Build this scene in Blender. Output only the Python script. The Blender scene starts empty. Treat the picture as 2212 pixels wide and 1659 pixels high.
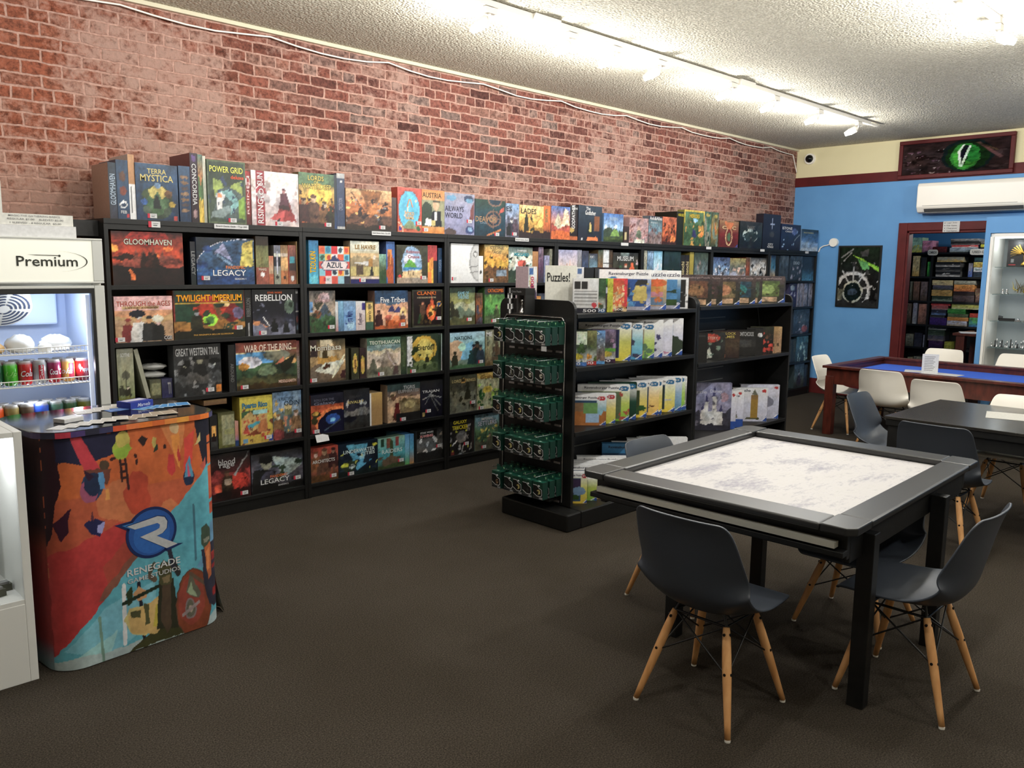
import bpy, math, random
import numpy as np
from mathutils import Vector, Matrix
PI = math.pi
C = bpy.context.scene.collection
sc = bpy.context.scene

# ------------------------------------------------------------------ camera
W, H, FPX = 2212, 1659, 1783.97
AZ, PITCH, ROLL, CAMH = 0.792161, 0.140583, 0.01166, 1.65
cd = bpy.data.cameras.new('camera')
cam = bpy.data.objects.new('camera', cd); C.objects.link(cam)
cd.sensor_width = 36.0; cd.lens = FPX / W * 36.0; cd.clip_start = 0.05
Fv = Vector((math.cos(AZ)*math.cos(PITCH), math.sin(AZ)*math.cos(PITCH), -math.sin(PITCH)))
Rv = Vector((math.sin(AZ), -math.cos(AZ), 0)); Uv = Rv.cross(Fv)
R2 = Rv*math.cos(ROLL) + Uv*math.sin(ROLL); U2 = -Rv*math.sin(ROLL) + Uv*math.cos(ROLL)
M = Matrix((R2, U2, -Fv)).transposed().to_4x4(); M.translation = Vector((0, 0, CAMH))
cam.matrix_world = M
sc.camera = cam

# ------------------------------------------------------------------ world, exposure
wd = bpy.data.worlds.new('world'); sc.world = wd; wd.use_nodes = True
wd.node_tree.nodes['Background'].inputs[0].default_value = (1.0, .97, .92, 1)
wd.node_tree.nodes['Background'].inputs[1].default_value = 0.42
sc.view_settings.view_transform = 'Standard'; sc.view_settings.look = 'None'
sc.view_settings.exposure = 0.0; sc.view_settings.gamma = 1.0
sc.view_settings.use_curve_mapping = False
sc.cycles.max_bounces = 7; sc.cycles.diffuse_bounces = 4; sc.cycles.glossy_bounces = 3
sc.cycles.transmission_bounces = 4; sc.cycles.transparent_max_bounces = 8
sc.cycles.sample_clamp_indirect = 4.0; sc.cycles.caustics_reflective = False; sc.cycles.caustics_refractive = False
sc.cycles.use_denoising = True

# room sizes (metres)
YW, YS, XB, ZC = 5.498, 5.076, 10.79, 3.262
BX0, BW, ZS = 1.704, 1.283, 1.902
TRACK_Y, TRACK2_Y = 3.90, 1.78
HEADS = [3.62, 4.38, 4.86, 5.40, 6.44, 7.18, 8.06, 8.98]
LAMPS = [(x-.03, TRACK_Y+.13, 3.06, 31) for x in HEADS] + [(2.45, TRACK_Y+.13, 3.06, 31), (1.0, TRACK_Y+.13, 3.06, 31)]
LAMPS += [(x, TRACK2_Y-.08, 3.05, 58) for x in (6.15, 5.32, 4.3, 2.9, 1.2)]
LAMPS += [(x, -0.9, 3.05, 64) for x in (1.5, 4.0, 6.5, 9.0)] + [(8.3, 1.2, 3.05, 50)]

# ------------------------------------------------------------------ materials
def lin(c):
    if isinstance(c, str):
        c = [int(c[i*len(c)//3:(i+1)*len(c)//3], 16) / (15. if len(c) == 3 else 255.) for i in range(3)]
    return tuple(x/12.92 if x <= .04045 else ((x+.055)/1.055)**2.4 for x in c)
def mat(name, col=(.5,.5,.5), rough=.5, metal=0, spec=.5, emis=None, es=0, alpha=1, trans=0, coat=0):
    m = bpy.data.materials.new(name); m.use_nodes = True
    b = m.node_tree.nodes['Principled BSDF']
    b.inputs['Base Color'].default_value = (*lin(col), 1) if isinstance(col, str) else (*col, 1)
    b.inputs['Roughness'].default_value = rough; b.inputs['Metallic'].default_value = metal
    b.inputs['Specular IOR Level'].default_value = spec
    b.inputs['Alpha'].default_value = alpha; b.inputs['Transmission Weight'].default_value = trans
    b.inputs['Coat Weight'].default_value = coat
    if emis: b.inputs['Emission Color'].default_value = (*lin(emis), 1); b.inputs['Emission Strength'].default_value = es
    return m
def nodes(m): return m.node_tree.nodes, m.node_tree.links, m.node_tree.nodes['Principled BSDF']
def N(n, t, **k):
    x = n.new(t)
    for a, v in k.items():
        if a in x.inputs: x.inputs[a].default_value = v
        else: setattr(x, a, v)
    return x
def ramp(n, stops, interp='LINEAR'):
    r = n.new('ShaderNodeValToRGB'); r.color_ramp.interpolation = interp
    e = r.color_ramp.elements
    while len(e) < len(stops): e.new(.5)
    for i, (p, c) in enumerate(stops): e[i].position = p; e[i].color = (*lin(c), 1)
    return r
def noisy(name, c1, c2, scale, rough=.6, bump=0, bscale=None, detail=6, spec=.4, stretch=None):
    m = mat(name, c1, rough, spec=spec); n, l, b = nodes(m)
    tc = n.new('ShaderNodeTexCoord'); src = tc.outputs['Object']
    if stretch:
        mp = n.new('ShaderNodeMapping'); mp.inputs['Scale'].default_value = stretch; l.new(src, mp.inputs[0]); src = mp.outputs[0]
    t = N(n, 'ShaderNodeTexNoise', Scale=scale, Detail=detail); l.new(src, t.inputs['Vector'])
    r = ramp(n, [(.35, c1), (.65, c2)]); l.new(t.outputs[0], r.inputs[0]); l.new(r.outputs[0], b.inputs['Base Color'])
    if bump:
        t2 = N(n, 'ShaderNodeTexNoise', Scale=bscale or scale, Detail=3); l.new(tc.outputs['Object'], t2.inputs['Vector'])
        bp = N(n, 'ShaderNodeBump', Strength=bump, Distance=.01); l.new(t2.outputs[0], bp.inputs['Height']); l.new(bp.outputs[0], b.inputs['Normal'])
    return m
# printed card: the colours of the print come with the mesh
def printed(name, rough, spec=.4, coat=0, k=1.0):
    m = mat(name, (.5,.5,.5), rough, spec=spec, coat=coat); n, l, b = nodes(m)
    a = N(n, 'ShaderNodeAttribute', attribute_name='Col')
    tc = n.new('ShaderNodeTexCoord'); t = N(n, 'ShaderNodeTexNoise', Scale=60., Detail=4)
    l.new(tc.outputs['Object'], t.inputs['Vector'])
    mr = N(n, 'ShaderNodeMapRange'); mr.inputs[3].default_value = .78*k; mr.inputs[4].default_value = 1.22*k
    l.new(t.outputs[0], mr.inputs[0])
    v = n.new('ShaderNodeVectorMath'); v.operation = 'SCALE'; l.new(a.outputs[0], v.inputs[0]); l.new(mr.outputs[0], v.inputs['Scale'])
    l.new(v.outputs[0], b.inputs['Base Color'])
    return m
PRINT = printed('printed_card', .38, .45, k=.80)
CANVAS = printed('painted_canvas', .85, .08, k=.75)
INK = printed('ink', .5, .3, k=.72)
FABRIC = printed('printed_fabric', .55, .3, k=.86)
BLACK = noisy('black_laminate', '070707', '0d0d0c', 30, .45, .05, 60)
BLACK2 = mat('black_metal', '070707', .42, spec=.5)
CHROME = mat('chrome', 'cccccc', .25, 1)
WHITE = mat('white_paint', 'e8e6de', .45)
WHITEP = mat('white_plastic', 'eeeadf', .35, coat=.2)
GREYP = mat('fridge_grey', 'c4c5c0', .4, .1)
GLASS = mat('clear_glass', (.03, .03, .03), .02, spec=.6, alpha=.07)
def glassy(m):
    m.surface_render_method = 'BLENDED' if hasattr(m, 'surface_render_method') else None
BULB = mat('lamp_bulb', 'ffffff', .5, emis='fff4de', es=30)
LITCOLD = mat('fridge_lit_panel', 'e8eeff', .5, emis='dce8ff', es=.35)

# ------------------------------------------------------------------ mesh builder
class MB:
    def __init__(s): s.v = []; s.f = []; s.c = []; s.n = 0; s.sm = []; s.mi = []; s.cm = 0
    def add(s, vs, fs, col='fff', smooth=False):
        vs = np.asarray(vs, float).reshape(-1, 3)
        if isinstance(col, str): col = lin(col)
        col = np.asarray(col, float)
        if col.ndim == 1: col = np.tile(col, (len(vs), 1))
        s.v.append(vs); s.c.append(col)
        for f in fs: s.f.append([i + s.n for i in f]); s.sm.append(smooth); s.mi.append(s.cm)
        s.n += len(vs); return s
    def box(s, x0, y0, z0, x1, y1, z1, col='fff', cols=None):
        # six faces with their own corners; cols: dict by face 'x-','x+','y-','y+','z-','z+'
        F = {'x-': [(x0,y1,z0),(x0,y0,z0),(x0,y0,z1),(x0,y1,z1)], 'x+': [(x1,y0,z0),(x1,y1,z0),(x1,y1,z1),(x1,y0,z1)],
             'y-': [(x0,y0,z0),(x1,y0,z0),(x1,y0,z1),(x0,y0,z1)], 'y+': [(x1,y1,z0),(x0,y1,z0),(x0,y1,z1),(x1,y1,z1)],
             'z-': [(x0,y1,z0),(x1,y1,z0),(x1,y0,z0),(x0,y0,z0)], 'z+': [(x0,y0,z1),(x1,y0,z1),(x1,y1,z1),(x0,y1,z1)]}
        if cols is None:
            V = [(x,y,z) for x in (x0,x1) for y in (y0,y1) for z in (z0,z1)]
            return s.add(V, [(0,1,3,2),(4,6,7,5),(0,4,5,1),(2,3,7,6),(0,2,6,4),(1,5,7,3)], col)
        for k, q in F.items():
            c = cols.get(k, col)
            if c is not None: s.add(q, [(0,1,2,3)], c)
        return s
    def grid(s, P, cols, smooth=False):
        # P (nv,nu,3) positions, cols (nv,nu,3)
        nv, nu = P.shape[:2]; n0 = 0
        i = np.arange((nv-1)*(nu-1)); r = i // (nu-1); q = i % (nu-1); a = r*nu + q
        s.add(P.reshape(-1, 3), np.stack([a, a+1, a+1+nu, a+nu], 1).tolist(), cols.reshape(-1, 3), smooth); return s
    def cyl(s, p0, p1, r0, r1=None, n=12, col='fff', caps=True, smooth=True):
        r1 = r0 if r1 is None else r1
        p0, p1 = Vector(p0), Vector(p1); d = (p1-p0).normalized()
        a = d.orthogonal().normalized(); b = d.cross(a)
        V = []
        for p, r in ((p0, r0), (p1, r1)):
            for k in range(n):
                t = 2*PI*k/n; V.append(p + a*(r*math.cos(t)) + b*(r*math.sin(t)))
        s.add(V, [(k, (k+1) % n, n+(k+1) % n, n+k) for k in range(n)], col, smooth)
        if caps:
            if r0 > 1e-4: s.add(V[:n], [tuple(range(n))[::-1]], col)
            if r1 > 1e-4: s.add(V[n:], [tuple(range(n))], col)
        return s
    def tube(s, pts, r, n=8, col='fff'):
        for a, b in zip(pts, pts[1:]): s.cyl(a, b, r, n=n, col=col)
        return s
    def lathe(s, prof, cx=0, cy=0, n=24, col='fff', cols=None):
        V = []; cc = []
        for i, (r, z) in enumerate(prof):
            for k in range(n):
                t = 2*PI*k/n; V.append((cx+r*math.cos(t), cy+r*math.sin(t), z))
                cc.append(lin(cols[i]) if cols else lin(col))
        m = len(prof)
        s.add(V, [(i*n+k, i*n+(k+1) % n, (i+1)*n+(k+1) % n, (i+1)*n+k) for i in range(m-1) for k in range(n)], np.array(cc), True)
        for i, rev in ((0, True), (m-1, False)):
            if prof[i][0] > 1e-4:
                q = V[i*n:(i+1)*n]; s.add(q, [tuple(range(n))[::-1] if rev else tuple(range(n))], cols[i] if cols else col)
        return s
    def prism(s, pts, O, X, Y, t, col='fff'):
        # polygon pts in the plane O + x*X + y*Y, thickness t along X x Y
        O, X, Y = Vector(O), Vector(X), Vector(Y); Nn = X.cross(Y).normalized() * t
        V = [O + X*a + Y*b for a, b in pts]; n = len(pts)
        V2 = [v + Nn for v in V]
        s.add(V + V2, [tuple(range(n))[::-1], tuple(range(n, 2*n))] + [(k, (k+1) % n, n+(k+1) % n, n+k) for k in range(n)], col); return s
    def build(s, name, m, parent=None, loc=(0,0,0), rot=0, bevel=0, seg=2, mats=None):
        me = bpy.data.meshes.new(name)
        V = np.concatenate(s.v); Cc = np.concatenate(s.c)
        tot = np.array([len(f) for f in s.f], np.int32); fl = np.array([i for f in s.f for i in f], np.int32)
        me.vertices.add(len(V)); me.vertices.foreach_set('co', V.ravel().astype(np.float32))
        me.loops.add(len(fl)); me.loops.foreach_set('vertex_index', fl)
        me.polygons.add(len(tot)); st = np.concatenate([[0], np.cumsum(tot)[:-1]]).astype(np.int32)
        me.polygons.foreach_set('loop_start', st)
        me.update(calc_edges=True); me.validate()
        if len(me.polygons) == len(s.sm):
            me.polygons.foreach_set('use_smooth', np.array(s.sm, bool))
            me.polygons.foreach_set('material_index', np.array(s.mi, np.int32))
        a = me.color_attributes.new('Col', 'FLOAT_COLOR', 'POINT')
        a.data.foreach_set('color', np.hstack([Cc, np.ones((len(Cc), 1))]).ravel().astype(np.float32))
        for q in (mats or [m]): me.materials.append(q)
        o = bpy.data.objects.new(name, me); C.objects.link(o); o.parent = parent
        o.location = loc; o.rotation_euler = (0, 0, rot)
        if bevel:
            md = o.modifiers.new('bevel', 'BEVEL'); md.width = bevel; md.segments = seg; md.limit_method = 'ANGLE'
        return o
LABELS = {}
def tag(o, label=None, cat=None, group=None, kind=None):
    if label: o['label'] = label
    if cat: o['category'] = cat
    if group: o['group'] = group
    if kind: o['kind'] = kind
    return o
def struct(o): o['kind'] = 'structure'; return o
def empty(name, loc=(0,0,0), rot=0, **k):
    o = bpy.data.objects.new(name, None); C.objects.link(o); o.location = loc; o.rotation_euler = (0,0,rot)
    o.empty_display_size = .1; return tag(o, **k)
def copy_tree(o, parent=None):
    c = o.copy(); C.objects.link(c); c.parent = parent
    for ch in list(o.children): copy_tree(ch, c)
    return c
def bx(name, m, x0, y0, z0, x1, y1, z1, parent=None, bevel=0, col='fff', **k):
    return MB().box(x0,y0,z0,x1,y1,z1,col).build(name, m, parent, bevel=bevel, **k)

# ------------------------------------------------------------------ lettering
def text_mesh(mb, s, O, X, Y, w, h, col, outl=None, ang=0, thick=.0006, shear=0, spacing=1.0):
    """lettering s fitted in a w x h field centred on O, in the plane of unit vectors X, Y"""
    O, X, Y = Vector(O), Vector(X), Vector(Y); Z = X.cross(Y)
    for lay, c in ((0, outl), (1, col)):
        if not c: continue
        cu = bpy.data.curves.new('t', 'FONT'); cu.body = s; cu.align_x = 'CENTER'; cu.align_y = 'CENTER'
        cu.resolution_u = 2; cu.fill_mode = 'FRONT'; cu.shear = shear; cu.space_character = spacing
        cu.offset = .055 if lay == 0 else .012
        to = bpy.data.objects.new('t', cu); me = bpy.data.meshes.new_from_object(to)
        n = len(me.vertices)
        if n:
            v = np.empty(n*3, np.float32); me.vertices.foreach_get('co', v); v = v.reshape(-1, 3)
            mn, mx = v.min(0), v.max(0); sz = np.maximum(mx-mn, 1e-4)
            if lay == 0 or not outl: c0, s0 = (mn+mx)/2, sz
            q = (v - c0) / s0 * [w, h, 0]
            if ang: a = math.radians(ang); q = np.stack([q[:,0]*math.cos(a)-q[:,1]*math.sin(a), q[:,0]*math.sin(a)+q[:,1]*math.cos(a), q[:,2]], 1)
            P = np.array(O) + q[:, :1]*np.array(X) + q[:, 1:2]*np.array(Y) + np.array(Z)*(thick*(lay+.3))
            mb.add(P, [list(p.vertices) for p in me.polygons], c)
        bpy.data.objects.remove(to); bpy.data.curves.remove(cu); bpy.data.meshes.remove(me)
    return mb

# ------------------------------------------------------------------ print painter
def vnoise(U, V, sc_, seed):
    rng = np.random.RandomState(seed); n = 64; T = rng.rand(n, n)
    x, y = U*sc_, V*sc_; xi, yi = np.floor(x).astype(int), np.floor(y).astype(int); fx, fy = x-xi, y-yi
    fx, fy = fx*fx*(3-2*fx), fy*fy*(3-2*fy)
    g = lambda a, b: T[b % n, a % n]
    return (g(xi,yi)*(1-fx)+g(xi+1,yi)*fx)*(1-fy) + (g(xi,yi+1)*(1-fx)+g(xi+1,yi+1)*fx)*fy
def inpoly(U, V, pts):
    r = np.zeros(U.shape, bool); n = len(pts); j = n-1
    for i in range(n):
        (xi, yi), (xj, yj) = pts[i], pts[j]
        if yi != yj: r ^= ((yi > V) != (yj > V)) & (U < (xj-xi)*(V-yi)/(yj-yi)+xi)
        j = i
    return r
def paint(art, nu, nv, aspect=1.0, wk=1.0):
    U, V = np.meshgrid(np.linspace(0, 1, nu), np.linspace(0, 1, nv))
    I = np.zeros((nv, nu, 3)); wob = (vnoise(U, V, 14, 3)-.5)*.02+(vnoise(U, V, 40, 7)-.5)*.018; wob2 = (vnoise(U, V, 14, 5)-.5)*.02+(vnoise(U, V, 40, 8)-.5)*.018; wob *= wk; wob2 *= wk
    def put(m, c): I[m] = lin(c)
    for op in art.split(';'):
        t = op.split()
        if not t: continue
        k = t[0]
        if k == 'g':
            a, b, c = (np.array(lin(x)) for x in t[1:4]); w = V[..., None]
            I[:] = np.where(w > .5, b + (a-b)*(w-.5)*2, c + (b-c)*w*2)
        elif k == 'r':
            x0, y0, x1, y1 = (float(x)/100 for x in t[1:5]); put((U >= x0) & (U <= x1) & (V >= y0) & (V <= y1), t[5])
        elif k == 'e':
            x, y, a, b = (float(x)/100 for x in t[1:5]); put(((U+wob-x)/a)**2 + ((V+wob2-y)/b)**2 < 1, t[5])
        elif k == 'p':
            q = [float(x)/100 for x in t[2:]]; put(inpoly(U+wob, V+wob2, list(zip(q[::2], q[1::2]))), t[1])
        elif k == 'l':
            x0, y0, x1, y1, w = (float(x)/100 for x in t[1:6]); dx, dy = x1-x0, y1-y0
            s = np.clip(((U-x0)*dx+(V-y0)*dy)/(dx*dx+dy*dy), 0, 1); put(np.hypot(U-x0-s*dx, V-y0-s*dy) < w/2+.004, t[6])
        elif k == 'm':
            y, a, sd = float(t[1])/100, float(t[2])/100, int(t[4])
            rid = y + a*2*(.6*vnoise(U, U*0, 5, sd)+.4*vnoise(U, U*0, 17, sd+1)-.5); put(V < rid, t[3])
        elif k == 'f':
            x, y, h = (float(x)/100 for x in t[1:4]); c = t[4]; hc = t[5] if len(t) > 5 else c
            w = h*.42/aspect
            put(inpoly(U+wob, V+wob2, [(x-w*.75, y), (x+w*.75, y), (x+w*.62, y+h*.45), (x+w*.5, y+h*.72), (x+w*.15, y+h*.78), (x-w*.15, y+h*.78), (x-w*.5, y+h*.72), (x-w*.66, y+h*.4)]), c)
            put(((U-x)/(w*.27))**2 + ((V-y-h*.86)/(h*.14))**2 < 1, hc)
            put(((U-x)/(w*.30))**2 + ((V-y-h*.95)/(h*.07))**2 < 1, c)
        elif k == 's':
            rng = np.random.RandomState(int(t[4])); n_, r = int(t[1]), float(t[3])/100
            for _ in range(n_):
                x, y, a, b = rng.rand(), rng.rand()*.75, r*(.3+rng.rand()), r*(.3+rng.rand())
                put(((U+wob*2-x)/a)**2 + ((V+wob2*2-y)/b)**2 < 1, t[2])
        elif k == 'n':
            a, sd = float(t[1])/100, int(t[2])
            z = .38*vnoise(U, V, 9, sd)+.34*vnoise(U+.3, V, 22, sd+1)+.28*vnoise(U, V+.7, 45, sd+2)
            I *= np.maximum(.12, 1 + a*4.6*(z-.5))[..., None]; tn = (vnoise(U, V, 6, sd+3)-.5)*a*.5
            I[..., 0] *= 1+tn; I[..., 2] *= 1-tn
    g = I.mean(-1, keepdims=True); I = g + (I-g)*.84
    return np.clip(I, .001, .98)**1.12
def sticker(mb, O, X, Y, w=.055, h=.026):
    O, X, Y = Vector(O), Vector(X), Vector(Y)
    q = lambda a, b, c, d: [O+X*a+Y*b, O+X*c+Y*b, O+X*c+Y*d, O+X*a+Y*d]
    mb.add(q(0, 0, w, h), [(0,1,2,3)], 'dcdcdc'); Z = X.cross(Y)*.0003
    mb.add([p+Z for p in q(0, 0, w*.26, h)], [(0,1,2,3)], 'c6384a')
    mb.add([p+Z for p in q(w*.4, h*.6, w*.85, h*.72)], [(0,1,2,3)], '888888')
    mb.add([p+Z for p in q(w*.4, h*.25, w*.75, h*.42)], [(0,1,2,3)], '666666'); return mb
def game_box(name, label, cat, group, P, rot, w, h, d, art, texts='', st=None, px=340., tm=1):
    """printed box: front face in local XZ at y=0, facing local -Y; P = its bottom corner"""
    nu = int(min(90, max(6, w*px/2.2)))+1; nv = int(min(90, max(8, h*px/2.2)))+1
    A = paint(art, nu, nv, w/h)
    xs, zs = np.linspace(0, w, nu), np.linspace(0, h, nv); X, Z = np.meshgrid(xs, zs)
    mb = MB().grid(np.stack([X, X*0, Z], -1), A)
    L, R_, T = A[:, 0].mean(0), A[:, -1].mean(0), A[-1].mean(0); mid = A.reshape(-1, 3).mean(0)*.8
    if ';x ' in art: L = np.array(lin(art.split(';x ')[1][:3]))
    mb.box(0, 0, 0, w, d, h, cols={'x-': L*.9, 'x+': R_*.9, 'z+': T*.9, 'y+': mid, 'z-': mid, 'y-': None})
    o = mb.build(name, PRINT, None, P, rot); tag(o, label, cat, group)
    if texts:
        for i, t in enumerate(texts.split(';')):
            s, cx, cy, tw, th, col, ou = (t.split('|')+[''])[:7]; ang = float(t.split('|')[7]) if t.count('|') >= 7 else 0
            cx, cy, tw, th = (float(q)/100 for q in (cx, cy, tw, th))
            ww, hh = tw*w, th*h
            if abs(ang) == 90: ww, hh = th*h, tw*w
            m2 = MB(); text_mesh(m2, s, (0, 0, 0), (1,0,0), (0,0,1), ww, hh, col, ou, ang)
            if m2.n: m2.build('title' if i == 0 else 'subtitle', INK, o, (cx*w, -.0006, cy*h))
    if st:
        sticker(MB(), (0, 0, 0), (1,0,0), (0,0,1)).build('price_sticker', INK, o, (st[0]/100*w-.0275, -.0015, st[1]/100*h-.013))
    return o
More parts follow.
